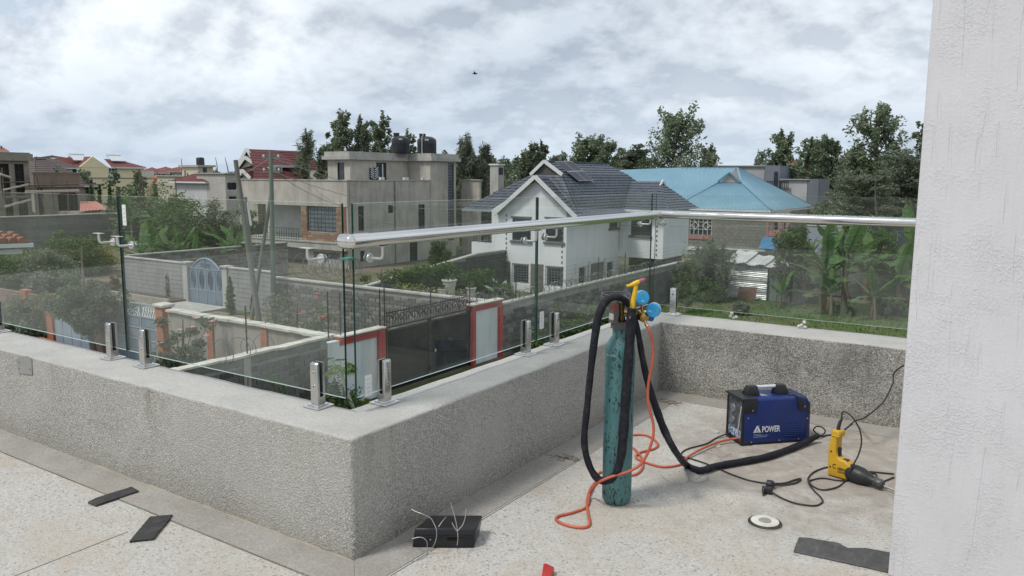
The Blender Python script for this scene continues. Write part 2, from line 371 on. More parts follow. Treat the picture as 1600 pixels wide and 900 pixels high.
# parapet: profile swept along the zig-zag, edges rounded, top a little uneven
def sweep_parapet():
    path = [(-13.4, PY1), (PX, PY1), (PX, PY2), (6.2, PY2)]
    offs = [T1, T1, T1, .40]
    nrm = []
    for i in range(3):
        d = (Vector(path[i+1])-Vector(path[i])).normalized(); nrm.append(Vector((-d.y, d.x)))
    R = .014
    prof = [(0, 0)]
    for k in range(7):
        a = math.pi/2*k/6; prof.append((R-R*math.cos(a), PH-R+R*math.sin(a)))
    for k in range(5):
        a = math.pi/2*k/4; prof.append((1-(R-R*math.sin(a)), PH-R+R*math.cos(a)))   # second coordinate 1 = outer edge
    prof.append((1, -.9))
    st = []; smooth_from = [0, 0]                  # stations: (inner point, outer point)
    c = Vector(path[1]); co_ = c+(nrm[0]+nrm[1])*T1
    for q in range(120):
        p = Vector(path[0]).lerp(Vector((PX-T1, PY1)), q/119); st.append((p, p+nrm[0]*T1))
    smooth_from[0] = len(st)-1
    for q in range(1, 5): st.append((Vector((PX-T1, PY1)).lerp(Vector((PX-.022, PY1)), q/4), co_))
    for k in range(1, 6):                          # rounded outside corner
        a = math.pi/2*k/6; v = nrm[0]*math.cos(a)+nrm[1]*math.sin(a); st.append((c+(nrm[0]+nrm[1])*.022-v*.022, co_))
    for q in range(5): st.append((Vector((PX, PY1+.022)).lerp(Vector((PX, PY1+T1)), q/4), co_))
    smooth_from[1] = len(st)
    for q in range(1, 50):
        p = Vector((PX, PY1+T1)).lerp(Vector((PX, PY2)), q/49); st.append((p, p+nrm[1]*T1))
    mb = MB(); n = len(prof); rings = []
    for i, (p, po) in enumerate(st):
        ring = []; d = (po-p); L = d.length; d = d/L
        for (u, z) in prof:
            off = u if u < .5 else L-(1-u)
            w = .0012*math.sin(i*.9+u*5)+.0022*(rnd.random()-.5) if z > .4 else .0015*(rnd.random()-.5)
            if smooth_from[0] <= i <= smooth_from[1]: w = 0
            q = p+d*off; ring.append((q.x, q.y, z+w))
        rings.append(ring)
    o = 0
    for r in rings: mb.v += r
    for i in range(len(rings)-1):
        for j in range(n-1): mb.f.append([i*n+j, (i+1)*n+j, (i+1)*n+j+1, i*n+j+1]); mb.mi.append(0)
    mb.f.append(list(range(n))); mb.mi.append(0)
    # far wall: butts against the middle one
    k0 = len(mb.v); st2 = [(Vector((PX-T1, PY2)).lerp(Vector((6.2, PY2)), q/79), nrm[2], .40) for q in range(80)]
    for i, (p, d, T) in enumerate(st2):
        for (u, z) in prof:
            off = u if u < .5 else T-(1-u); w = .0012*math.sin(i*.8+2)+.002*(rnd.random()-.5) if z > .4 else 0
            q = p+d*off; mb.v.append((q.x, q.y, z+w+.0006))
    for i in range(79):
        for j in range(n-1): mb.f.append([k0+i*n+j, k0+(i+1)*n+j, k0+(i+1)*n+j+1, k0+i*n+j+1]); mb.mi.append(0)
    mb.f.append([k0+q for q in range(n)]); mb.mi.append(0)
    return mb
o = sweep_parapet().build('parapet', PARA, smooth=True, ang=50)
tag(o, 'grey pebble-dashed parapet with a pale plastered top stepping round the terrace', 'parapet')
# building wall of the house the terrace belongs to, below the parapet
b = MB(); b.box(-13.2, PX-.12, 2.3, 2.5, GZ-.5, -.28); b.box(PX-.25, PX-.05, 2.52, 5.6, GZ-.5, -.28); b.box(PX-.2, 6.2, 5.62, 5.82, GZ-.5, -.28)
o = b.build('house_wall', ROUGH); tag(o, 'white plastered outer wall of the house beneath the terrace parapet', 'house wall')
# white column
cx0, cy0 = -.364, 3.366
b = MB(); NX = 60
b.box(cx0, 1.75, cy0, cy0+.45, 0.001, 5.2)
o = b.build('column', ROUGH, bevel=.008, seg=3); tag(o, 'white roughcast column filling the edge of the view beside the tools', 'column')
# blank electric box plate on the left wall
t = thing('junction_plate', 'small grey blank cover plate stained into the left parapet face', 'cover plate', Yp(38, 572, PY1))
pts = [Yp(a, c, PY1-.001) for a, c in ((26, 562), (30, 557), (44, 556), (50, 560), (51, 586), (29, 583))]
b = MB(); b.prism(pts, (0, -.004, 0)); b.build('cover', M('plate_grey', (.24, .235, .225), (.30, .29, .27), 14, .6), t, bevel=.001, seg=1)
for a, c in ((30, 566), (30, 576), (47, 577)):
    p = Yp(a, c, PY1-.005); b = MB(); b.cyl(p, p+Vector((0, -.002, 0)), .0045, .004, 10); b.build('screw', M('screw_dark', (.14, .14, .14), None, 9, .4, .6), t, smooth=True)
# ------------------------------------------------------------------ GLASS BALUSTRADE
def mat_glass():
    m, n, o = newmat('clear_glass'); t = NT(n)
    ge = t.new('ShaderNodeNewGeometry'); vd = t.new('ShaderNodeVectorMath', operation='DOT_PRODUCT'); t.l(ge.outputs['Incoming'], vd.inputs[0]); t.l(ge.outputs['Normal'], vd.inputs[1])
    fr_ = t.math('ADD', .036, t.math('MULTIPLY', .80, t.math('POWER', t.math('SUBTRACT', 1.0, t.math('ABSOLUTE', vd.outputs['Value'])), 5.0)))   # Schlick, alike on both faces
    tr = t.new('ShaderNodeBsdfTransparent'); tr.inputs[0].default_value = (.965, .985, .975, 1)
    gl = t.new('ShaderNodeBsdfGlossy'); gl.inputs['Roughness'].default_value = .0; gl.inputs[0].default_value = (.92, .96, .95, 1)
    df = t.new('ShaderNodeBsdfDiffuse'); df.inputs[0].default_value = (.75, .78, .76, 1)
    co = t.coord(); du = t.ramp(t.noise(co, 1.6, 6, .65, .6), [(.40, .006), (.75, .032)])
    mx0 = t.new('ShaderNodeMixShader'); t.l(du, mx0.inputs[0]); t.l(tr.outputs[0], mx0.inputs[1]); t.l(df.outputs[0], mx0.inputs[2])
    mx = t.new('ShaderNodeMixShader'); t.l(fr_, mx.inputs[0]); t.l(mx0.outputs[0], mx.inputs[1]); t.l(gl.outputs[0], mx.inputs[2])
    t.l(mx.outputs[0], o.inputs[0]); return m
GLASS = mat_glass()
def mat_edge(name, c, r=.12):
    m, n, o = newmat(name); t = NT(n); t.pbr(o, c, r, 0, None, .6); return m
EDGE = mat_edge('glass_edge_green', (.012, .045, .038)); EDGE_PALE = mat_edge('glass_edge_pale', (.30, .38, .35), .2); EDGE_TOP = mat_edge('glass_edge_top', (.56, .62, .59), .35)
def mat_steel(name='brushed_steel', c=(.62, .605, .58), rough=.24, st=(.4, .4, 30)):
    m, n, o = newmat(name); t = NT(n); co = t.coord(st)
    b_ = t.noise(co, 6, 3, .5); r = t.ramp(b_, [(.3, rough-.05), (.7, rough+.08)])
    t.pbr(o, c, r, 1.0); return m
STEEL = mat_steel('brushed_steel', (.60, .585, .56), .22, (1, 1, 1)); STEELP = mat_steel('polished_steel', (.74, .725, .70), .17, (1, 1, 1))
SATIN = mat_steel('satin_steel', (.68, .67, .65), .36, (1, 1, 1)); RUB = M('black_rubber', (.012, .012, .012), (.02, .02, .02), 20, .6)
ZB = .60
YL, XM, YF = PY1+.25, PX-.245, PY2+.335            # glass planes of the three runs
ZT = hz_at(541, 318, (XM, YL)); GT = .006
PAPER = M('sticker_paper', (.72, .72, .70), (.64, .64, .62), 18, .7)
def pane(label, a, c, z1=None, dark=True, zb=ZB):
    """one sheet of toughened glass standing from a to c (plan points)"""
    a, c = Vector((*a, 0)), Vector((*c, 0)); d = (c-a).normalized(); s = Vector((-d.y, d.x, 0))*GT; u = Vector((0, 0, 1))
    z1 = z1 or ZT
    t = thing('balustrade_glass', label, 'glass panel', (a.x, a.y, zb), 0, 'glass balustrade panels')
    b = MB(); A, B, Cc, D = a+s, c+s, c-s, a-s
    lo, hi = u*zb, u*z1
    b.c = 0; b.poly([D+lo, Cc+lo, Cc+hi, D+hi]); b.poly([B+lo, A+lo, A+hi, B+hi])
    b.build('sheet', GLASS, t)
    for e in ([A+lo, D+lo, D+hi, A+hi], [Cc+lo, B+lo, B+hi, Cc+hi]): b = MB(); b.poly(e); b.build('polished_edge', EDGE, t)
    b = MB(); b.poly([D+hi, Cc+hi, B+hi, A+hi]); b.build('top_edge', EDGE_TOP, t)
    b = MB(); b.poly([A+lo, B+lo, Cc+lo, D+lo]); b.build('bottom_edge', EDGE_PALE, t)
    return t
def sticker(t, c, w, h, d, n):
    c, d, n = Vector(c), Vector(d).normalized(), Vector(n).normalized(); u = Vector((0, 0, 1))
    b = MB(); b.obox(c+n*(GT+.0012), d*w/2, u*h/2, n*.0004); b.build('sticker', PAPER, t)
    b = MB()                                  # rows of faint print
    for k in range(4): b.obox(c+n*(GT+.002)+u*h*(.3-.2*k)+d*w*.05*(k % 2), d*w*.28, u*h*.02, n*.0002)
    b.build('print', M('faint_ink', (.45, .46, .47), (.55, .56, .57), 30, .8), t)
xj = Yp(194, 450, YL).x                               # joint between the two left sheets
yj = Xp(838, 440, XM).y
p0 = pane('leftmost glass panel of the balustrade, before the round leafy tree', (-9.4, YL), (xj-.008, YL))
p1 = pane('glass panel with a white sticker high on its left edge', (xj+.008, YL), (XM-.03, YL))
q = Yp(196, 336, YL); sticker(p1, q, .035, .115, (1, 0, 0), (0, -1, 0))
p2 = pane('glass panel in front of the black gate, right of the dark corner edge', (XM, YL+.03), (XM, yj-.008))
q = Xp(574, 602, XM); sticker(p2, q, .045, .10, (0, 1, 0), (1, 0, 0))
p3 = pane('narrow glass panel with a white sticker low on its left edge, behind the gas bottle', (XM, yj+.008), (XM, YF-.025), dark=True)
q = Xp(845, 500, XM); sticker(p3, q, .05, .11, (0, 1, 0), (1, 0, 0))
p4 = pane('long glass panel in front of the banana plants', (XM+.025, YF), (3.2, YF))
# green tape wound round the two edges at the corner
b = MB(); zt = hz_at(543, 405, (XM, YL)); b.box(XM-.038, XM+.009, YL-.009, YL+.038, zt-.006, zt+.006)
o = b.build('tape_band', M('green_tape', (.03, .17, .12), (.05, .23, .16), 12, .5), bevel=.004); tag(o, 'green tape band wrapped round the two glass edges at the corner', 'tape')
# spigot clamps
def spigot_proto(label, p, rz):
    t = thing('glass_spigot', label, 'spigot', p, 0, 'steel spigots clamping the glass'); t['_local'] = 1
    t.rotation_euler = (0, 0, rz)
    b = MB(); b.box(-.052, .052, -.052, .052, .0, .009); b.build('base_plate', STEELP, t, bevel=.003)
    b = MB(); b.box(-.037, .037, -.037, .037, .009, .016); b.build('flange', STEELP, t, bevel=.004)
    # body: two cheeks joined below the slot; the slot runs along local x
    b = MB(); prof = [(-.024, .016), (.024, .016), (.024, .205), (.016, .213), (.0095, .213), (.0095, .05), (-.0095, .05), (-.0095, .213), (-.016, .213), (-.024, .205)]
    b.prism([(-.024, y, z) for y, z in prof], (.048, 0, 0)); b.build('clamp_body', STEEL, t, bevel=.0015, seg=1)
    b = MB()
    for s in (-1, 1): b.box(-.0245, .0245, s*.0092, s*.0066, .052, .212)
    b.box(-.0245, .0245, -.0092, .0092, .0505, .053); b.build('gasket', RUB, t)
    for z in (.10, .165):
        b = MB()
        b.cyl((0, -.0235, z), (0, -.0255, z), .0085, .0085, 14); b.build('grub_screw', STEELP, t, smooth=True)
        b = MB(); b.cyl((0, -.0253, z), (0, -.0259, z), .0045, .0045, 6); b.build('socket', RUB, t)
    return t
ex = [('spigot cut by the left border of the view, on the left parapet', Zp(5, 518, PH), 0, 0),
      ('left spigot of the pair by the round leafy tree trunk', Zp(177, 560, PH), 0, 0),
      ('spigot in front of the orange gate pillar, next to the blue-grey gate', Zp(230, 572, PH), 0, 0),
      ('spigot left of the corner glass edge, beside the papaya plant', Zp(495, 636, PH), 0, 0),
      ('spigot in front of the black gate, right of the corner glass edge', Zp(602, 630, PH), 1, 0),
      ('nearer spigot of the pair in front of the block wall', Zp(813, 553, PH), 1, 0),
      ('spigot beside the white sticker, left of the gas bottle', Zp(858, 538, PH), 1, 0),
      ('spigot on the far parapet beside the blue gauges', Zp(1054, 491, PH), 2, 0)]
sp0 = None
for lab, p, run, _ in ex:
    q = Vector((p.x, YL, PH+.001)) if run == 0 else Vector((XM, p.y, PH+.001)) if run == 1 else Vector((p.x, YF, PH+.001))
    rz = math.pi/2 if run == 1 else 0
    if sp0 is None: sp0 = spigot_proto(lab, q, rz)
    else: copy_tree(sp0, None, lab, q, rz)
# rail
RAILM = mat_steel('rail_steel', (.70, .685, .66), .085, (1, 1, 1))
RR = .030
XR = XM+.085; ra = Xp(548, 381, XR); rz_ = Xp(548, 381, XR).z
kc = Xp(1026, 333, XR); YR = YF-.085
zr = (ra.z+kc.z)/2
t = thing('handrail', 'polished steel tube handrail running along the glass and turning at the far corner', 'handrail', (XR, ra.y, zr))
b = MB(); b.cyl((XR, ra.y+.06, zr), (XR, YR, zr), RR, RR, 72)
b.build('tube', RAILM, t, smooth=True)
b = MB(); b.cyl((XR, YR, zr), (2.8, YR, zr), RR, RR, 72); b.build('tube', RAILM, t, smooth=True)
b = MB(); b.lathe([(.0, -RR-.001), (.012, -RR*.93), (.022, -RR*.72), (.029, -.01), (.0305, 0), (.029, .01), (.022, RR*.72), (.012, RR*.93), (0, RR+.001)], (XR, YR, zr), 24)
b.build('corner_joint', RAILM, t, smooth=True)
b = MB(); rr = RR+.0025
b.cyl((XR, ra.y, zr), (XR, ra.y+.10, zr), rr, rr, 72)
for k in range(1): b.tube([(XR+.0, ra.y, zr), (XR-.04, ra.y, zr), (XR-.052, ra.y, zr), (XR-.060, ra.y, zr), (XR-.064, ra.y, zr)], [rr, rr, rr*.93, rr*.72, rr*.3], 48)
b.lathe([(0, -rr), (rr*.5, -rr*.87), (rr*.87, -rr*.5), (rr, 0), (rr*.87, rr*.5), (rr*.5, rr*.87), (0, rr)], (XR, ra.y, zr), 48)
b.build('end_elbow', RAILM, t, smooth=True)
# glass-mounted rail brackets: rosette each side of the sheet, arm, upright, saddle
def bracket(label, q, n, up):
    """q: point on the glass; n: direction away from the glass"""
    t = thing('rail_bracket', label, 'bracket', q, 0, 'glass mounted handrail brackets'); q, n = Vector(q), Vector(n); s = Vector((0, 0, 1)).cross(n)
    b = MB()
    for o0, o1 in ((GT, GT+.007), (-GT, -GT-.007)): b.cyl(q+n*o0, q+n*o1, .0225, .020, 24)
    b.build('rosette', SATIN, t, smooth=True)
    b = MB(); b.cyl(q+n*(GT-.001), q+n*(GT+.0015),   .0235, .0235, 20); b.build('washer', STEEL, t, smooth=True)
    b = MB(); L = .085
    b.tube([q+n*.012, q+n*(L-.016), q+n*(L-.005)+Vector((0, 0, .005)), q+n*L+Vector((0, 0, .018)), q+n*L+Vector((0, 0, up))], .0068, 12)
    b.build('arm', SATIN, t, smooth=True)
    b = MB(); e = q+n*L+Vector((0, 0, up))
    d = s; b.obox(e+Vector((0, 0, .0015)), d*.035, n*.016, (0, 0, .0018)); b.build('saddle', SATIN, t, bevel=.001, seg=1)
for lab, px, py, run in (('bare bracket on the leftmost glass panel, left of the joint', 178, 378, 0), ('bare bracket just right of the left glass joint, under the sticker', 207, 383, 0),
                         ('bare bracket left of the corner edge, before the brick bay window', 503, 404, 0), ('bracket under the rail end, right of the corner edge', 576, 403, 1),
                         ('bracket left of the joint before the white gable wall', 819, 376, 1), ('bracket right of the joint before the white gable wall', 851, 370, 1),
                         ('small bracket under the rail, left of its far corner', 1000, 350, 1), ('bracket facing us under the rail just past its corner', 1036, 349, 2)):
    q = (Yp(px, py, YL), Xp(px, py, XM), Yp(px, py, YF))[run]
    bracket(lab, q, ((0, -1, 0), (1, 0, 0), (0, -1, 0))[run], max(.03, zr-RR-q.z-.003) if run else .052)
# ------------------------------------------------------------------ TOOLS ON THE TERRACE
BLK = M('black_plastic', (.014, .014, .015), (.024, .024, .026), 9, .45, bump=.1, bscale=160)
RUBC = M('cable_rubber', (.016, .016, .017), (.035, .034, .033), 30, .55)
# gas bottle
CP = Zp(963, 783); cxp, cyp = CP.x, CP.y
def hc(py): return hz_at(963, py, (cxp, cyp))
R0 = .0725; zs = hc(552); zt0 = hc(512)
def mat_bottle():
    m, n, o = newmat('green_bottle_paint'); t = NT(n); co = t.coord((1, 1, .55))
    base = t.mix(t.ramp(t.noise(t.coord(), 6, 5), [(.35, 0), (.7, 1)]), (.055, .150, .155), (.078, .195, .195))
    ch = t.noise(t.coord((1, 1, .5)), 85, 4, .62, .4)
    area = t.ramp(t.noise(t.coord((1, 1, .35)), 17, 3, .5, .3), [(.44, .0), (.54, 1)])
    tc_ = t.new('ShaderNodeTexCoord'); sp = t.new('ShaderNodeSeparateXYZ'); t.l(tc_.outputs['Object'], sp.inputs[0])
    foot = t.ramp(sp.outputs[2], [(.0, 1), (.09, .25), (.16, 0)])
    chip = t.math('MULTIPLY', t.ramp(ch, [(.555, 0), (.58, 1)]), t.math('MAXIMUM', area, foot))
    col = t.mix(chip, base, (.014, .016, .016))
    t.pbr(o, col, t.ramp(ch, [(.3, .30), (.7, .5)]), 0, t.bump(ch, .12, .003), .5); return m
GB = mat_bottle()
t = thing('gas_bottle', 'scratched green shielding gas bottle standing upright with a grey collar', 'gas bottle', (cxp, cyp, 0))
b = MB()
b.lathe([(R0*.62, .006), (R0*.86, .004), (R0*.97, .018), (R0, .04), (R0, zs), (R0*.985, zs+.02), (R0*.93, zs+.042), (R0*.82, zs+.062), (R0*.66, zs+.078), (R0*.56, zs+.088), (R0*.53, zt0+.02)], (cxp, cyp, 0), 40)
b.build('cylinder', GB, t, smooth=True, ang=60)
# chalk marks on the shoulder
b = MB()
for k in range(7):
    a = -2.25+k*.12; a2 = a+.05+.05*rnd.random(); zz = zs-.004+.004*rnd.random(); r_ = R0+.0006
    b.poly([(cxp+r_*math.cos(a), cyp+r_*math.sin(a), zz), (cxp+r_*math.cos(a2), cyp+r_*math.sin(a2), zz), (cxp+r_*math.cos(a2), cyp+r_*math.sin(a2), zz+.006), (cxp+r_*math.cos(a), cyp+r_*math.sin(a), zz+.005)])
b.build('chalk_mark', M('chalk', (.6, .62, .58), (.4, .45, .42), 40, .9), t)
# grey collar: a band, then two wings left standing round an open window, then a ring
COLR = M('collar_grey', (.085, .08, .075), (.15, .14, .13), 12, .55, bump=.2, bscale=60)
zk = zt0; zc_ = hc(462)
b = MB()
def arc_wall(r, a0, a1, z0, z1, th=.006, n=14):
    for k in range(n):
        p, q = a0+(a1-a0)*k/n, a0+(a1-a0)*(k+1)/n
        P = [(cxp+rr*math.cos(x), cyp+rr*math.sin(x)) for rr, x in ((r, p), (r, q), (r-th, q), (r-th, p))]
        b.hexa([(*P[3], z0), (*P[0], z0), (*P[1], z0), (*P[2], z0), (*P[3], z1), (*P[0], z1), (*P[1], z1), (*P[2], z1)])
arc_wall(.050, 0, 2*math.pi, zk, zk+.035, .008, 28)
va = math.atan2(-cyp, -cxp)                         # direction from the bottle to the viewer
arc_wall(.060, va-1.75, va-.25, zk+.03, zc_-.012); arc_wall(.060, va+1.0, va+2.6, zk+.03, zc_-.012)
arc_wall(.060, 0, 2*math.pi, zc_-.014, zc_, .007, 28)
b.build('collar', COLR, t, bevel=0)
b = MB(); arc_wall(.0608, va-1.30, va-.62, zk+.045, zk+.075, .002, 6); b.build('label', M('white_label', (.62, .6, .56), (.4, .38, .35), 30, .8), t)
b = MB(); arc_wall(.0608, va-.95, va-.35, zk+.095, zk+.118, .002, 5); b.build('red_patch', M('red_paint_worn', (.42, .05, .04), (.2, .05, .05), 30, .6), t)
BRASS = M('brass', (.62, .42, .13), (.45, .28, .08), 18, .28, 1.0)
b = MB(); b.lathe([(.020, zt0+.015), (.020, zt0+.06), (.013, zt0+.062), (.013, zt0+.10), (.017, zt0+.10), (.017, zt0+.125)], (cxp, cyp, 0), 14); b.build('valve', M('brass_dark', (.20, .13, .05), (.10, .07, .035), 18, .4, .8), t, smooth=True)
# regulator with two blue gauges
RP = Vector((cxp, cyp, 0)); VW = Vector((math.cos(va), math.sin(va), 0))
rb = Dp(1004, 494, RP, .03)
t = thing('gas_regulator', 'brass gas regulator with two blue gauges screwed to the bottle valve', 'regulator', rb)
b = MB()
vp = Vector((cxp, cyp, zt0+.085))
b.cyl(vp+(rb-vp)*.15, rb, .010, .010, 14); b.cyl(vp+(rb-vp)*.35, vp+(rb-vp)*.62, .016, .016, 6)
b.build('inlet_nut', BRASS, t, smooth=True)
ax = (VW*.8+Vector((CR[0], CR[1], 0))*.5+Vector((0, 0, -.15))).normalized()
b = MB(); b.cyl(rb-ax*.02, rb+ax*.018, .026, .026, 24); b.cyl(rb+ax*.018, rb+ax*.028, .022, .012, 24); b.build('body', BRASS, t, smooth=True)
b = MB(); k_ = Dp(1019, 496, RP, -.01); b.cyl(rb-ax*.018, k_, .020, .020, 20); b.build('adjusting_knob', M('blue_knob', (.015, .10, .35), None, 20, .4), t, smooth=True)
GBL = M('gauge_blue', (.02, .30, .62), (.03, .34, .66), 30, .35); GPL = M('gauge_pale', (.55, .6, .62), None, 30, .5)
for (px, py, off, fx, fz, dots) in ((1003, 465, .05, .25, .10, (0, .45)), (1021, 484.5, .055, -.28, -.05, (.45, .05))):
    g = Dp(px, py, RP, off)
    n_ = (VW+Vector((CR[0], CR[1], 0))*fx+Vector((0, 0, fz))).normalized()
    r_ = .0335; b = MB(); b.tube([g-n_*.012, g-n_*.010, g+n_*.010, g+n_*.014, g+n_*.0145], [r_*.9, r_, r_, r_*.94, r_*.86], 32)
    go = b.build('gauge', GBL, t, smooth=True)
    u_ = Vector((0, 0, 1)).cross(n_).normalized(); w_ = n_.cross(u_)
    b = MB(); b.cyl(g-n_*.014, g-n_*.006, r_*1.04, r_*1.04, 32); b.build('bezel', GPL, go, smooth=True)
    e = g+n_*.0146+u_*r_*dots[0]+w_*r_*dots[1]; b = MB(); b.cyl(e, e+n_*.001, .0065, .0065, 14); b.build('scale_spot', M('gauge_spot', (.45, .33, .03), (.1, .1, .03), 200, .5), go, smooth=True)
    b = MB()
    for q in range(3):
        e = g+n_*.0148-u_*r_*(dots[0]*.9+(.16-.16*q))-w_*r_*(dots[1]*.95+.05*q); b.obox(e, u_*.003, w_*.0035, n_*.0003)
    b.build('digits', M('gauge_print', (.35, .6, .75), None, 30, .6), go)
    b = MB(); b.cyl(rb, g-n_*.012, .007, .007, 10); b.build('stem', BRASS, t, smooth=True)
hs = Dp(1010, 506, RP, .06)
b = MB(); b.cyl(rb, hs, .008, .008, 12); b.cyl(hs, hs+(hs-rb).normalized()*.018, .0105, .009, 12); b.build('hose_tail', M('copper_tail', (.75, .55, .36), (.55, .33, .18), 18, .3, .9), t, smooth=True)
# orange hose
ORG = M('orange_hose', (.50, .115, .06), (.42, .09, .05), 7, .5, bump=.05)
def fl(px, py, z=.007): return Zp(px, py, z)
def zz(px, py): return fl(840+px/3.75, 600+py/3.75)
tail = hs+(hs-rb).normalized()*.010
pts = [tail, tail+Vector((.015, -.01, -.02)), Dp(1019, 535, RP, .08), Dp(1020, 560, RP, .08), Dp(1013, 600, RP, .09), Dp(1013, 630, RP, .10), Dp(1021, 665, RP, .115), Dp(1018, 692, RP, .125),
       Dp(1004, 722, RP, .13), Dp(984, 736, RP, .135), Dp(955, 745, RP, .13), Dp(934, 755, RP, .11), fl(922, 771, .03), zz(285, 720), zz(200, 755), zz(122, 775), zz(112, 800), zz(180, 830), zz(268, 841), zz(305, 818),
       zz(293, 745), zz(290, 690), fl(922, 765, .02), zz(345, 565), zz(362, 520), zz(440, 515), zz(555, 535), zz(612, 495), zz(612, 440), zz(585, 400), zz(555, 372), zz(500, 350), zz(490, 315), zz(560, 299), zz(640, 302), zz(702, 345), zz(685, 378),
       zz(600, 402), zz(578, 432), zz(640, 462), zz(740, 486), zz(840, 470), fl(1072, 716, .012), fl(1095, 702, .02), fl(1125, 690, .02), fl(1150, 685, .03), fl(1160, 684, .05)]
b = MB(); b.tube(spline(pts, 8), .0068, 12)
tag(b.build('gas_hose', ORG, smooth=True), 'orange gas hose looping on the floor from the blue gauges to the blue welder', 'hose')
# black sleeved torch cable
def mat_sleeve():
    m, n, o = newmat('black_sleeve'); t = NT(n); co = t.coord()
    w = t.noise(co, 38, 4, .6, .6); f = t.noise(co, 400, 2, .5)
    col = t.mix(t.ramp(t.noise(co, 30, 5, .7), [(.5, 0), (.72, 1)]), (.012, .012, .017), (.035, .036, .044))
    t.pbr(o, col, .62, 0, t.bump(t.math('ADD', w, t.math('MULTIPLY', f, .25)), .75, .008), .25); return m
SLV = mat_sleeve()
wr = Zp(1268, 690, .03)
pts = [(fl(1279, 680, .05), 0.0140), (fl(1266, 687, .03), 0.0185), (fl(1240, 699, .022), 0.0190), (fl(1200, 713, .022), 0.0185), (fl(1160, 721, .022), 0.0190), (fl(1120, 728, .022), 0.0185), (fl(1094, 735, .022), 0.0190), (fl(1072, 726, .024), 0.0185),
       (Dp(1054, 703, RP, .04), 0.0162), (Dp(1038, 672, RP, .02), 0.0190), (Dp(1026, 640, RP, .01), 0.0185), (Dp(1013, 600, RP, 0), 0.0165), (Dp(1004, 560, RP, 0), 0.0155), (Dp(998, 525, RP, .01), 0.0140), (Dp(990, 492, RP, .03), 0.0140),
       (Dp(978, 471, RP, .05), 0.0155), (Dp(962, 464, RP, .075), 0.0165), (Dp(946, 472, RP, .085), 0.0190), (Dp(935, 495, RP, .09), 0.0190), (Dp(929, 530, RP, .09), 0.0190), (Dp(923, 580, RP, .09), 0.0162), (Dp(917, 640, RP, .085), 0.0162), (Dp(913, 690, RP, .085), 0.0165),
       (Dp(920, 725, RP, .09), 0.0162), (Dp(933, 747, RP, .10), 0.0185), (Dp(948, 751, RP, .11), 0.0190), (Dp(961, 742, RP, .12), 0.0175), (Dp(970, 715, RP, .125), 0.0210), (Dp(974, 675, RP, .125), 0.0235), (Dp(978, 620, RP, .125), 0.0235), (Dp(982, 560, RP, .12), 0.0235), (Dp(985, 515, RP, .115), 0.0235), (Dp(987, 488, RP, .11), 0.0235), (Dp(988, 481, RP, .11), 0.0210)]
sp = spline([p for p, _ in pts], 8); rr = []
for i in range(len(pts)-1):
    for q in range(8): rr.append(pts[i][1]+(pts[i+1][1]-pts[i][1])*q/8)
rr.append(pts[-1][1]); rr = [r*(1+.045*math.sin(i*.9)+.03*(rnd.random()-.5)) for i, r in enumerate(rr)]
b = MB(); b.tube(sp, rr, 14)
tag(b.build('torch_cable', SLV, smooth=True, ang=80), 'thick black sleeved torch cable hung over the gas bottle and trailing to the welder', 'cable')
# thin dark leads coiled round the collar
t = thing('control_lead', 'thin mauve control lead coiled round the collar of the gas bottle', 'lead', Dp(962, 462, RP, .06))
b = MB()
for k, (rx, dz) in enumerate(((.070, 0), (.068, .010))):
    c = Dp(962, 463.5-k*2.5, RP, .0); pp = [(c.x+rx*math.cos(a), c.y+rx*math.sin(a), c.z+.0015*math.sin(2*a)+dz*.6) for a in [2*math.pi*i/40 for i in range(40)]]
    b.tube(pp, .0032, 8, closed=True)
b.tube(spline([Dp(975, 462, RP, .08), Dp(984, 468, RP, .1), Dp(986, 482, RP, .1), Dp(984, 498, RP, .14)], 6), .0042, 8)
b.build('coil', M('mauve_lead', (.06, .05, .075), (.16, .12, .14), 12, .45), t, smooth=True)
# torch
YEL = M('yellow_grip', (.72, .45, .015), (.62, .37, .01), 10, .4)
t = thing('welding_torch', 'yellow welding torch with a pink nozzle standing up out of the black sleeve', 'torch', Dp(988, 480, RP, .11))
b = MB(); b.tube(spline([Dp(988, 486, RP, .11), Dp(989.5, 470, RP, .11), Dp(992, 458, RP, .11), Dp(993.5, 446, RP, .11)], 5), [.012]*6+[.0115]*5+[.0105]*5, 16)
b.build('handle', YEL, t, smooth=True, ang=70)
b = MB(); b.tube([Dp(979, 446.8, RP, .11), Dp(984, 446, RP, .11), Dp(992, 443, RP, .11), Dp(999, 439.5, RP, .11)], [.0062, .0068, .012, .0095], 16); b.build('head', YEL, t, smooth=True)
b = MB(); b.tube([Dp(998.5, 439.8, RP, .11), Dp(1003, 438, RP, .11), Dp(1008, 436.7, RP, .11)], [.0092, .009, .0062], 16); b.build('nozzle', M('pink_nozzle', (.42, .13, .16), (.35, .1, .13), 20, .5), t, smooth=True)
b = MB(); b.obox(Dp(984, 475, RP, .125), (.003, 0, 0), (0, .003, 0), (0, 0, .011)); b.build('trigger', BLK, t, bevel=.001, seg=1)
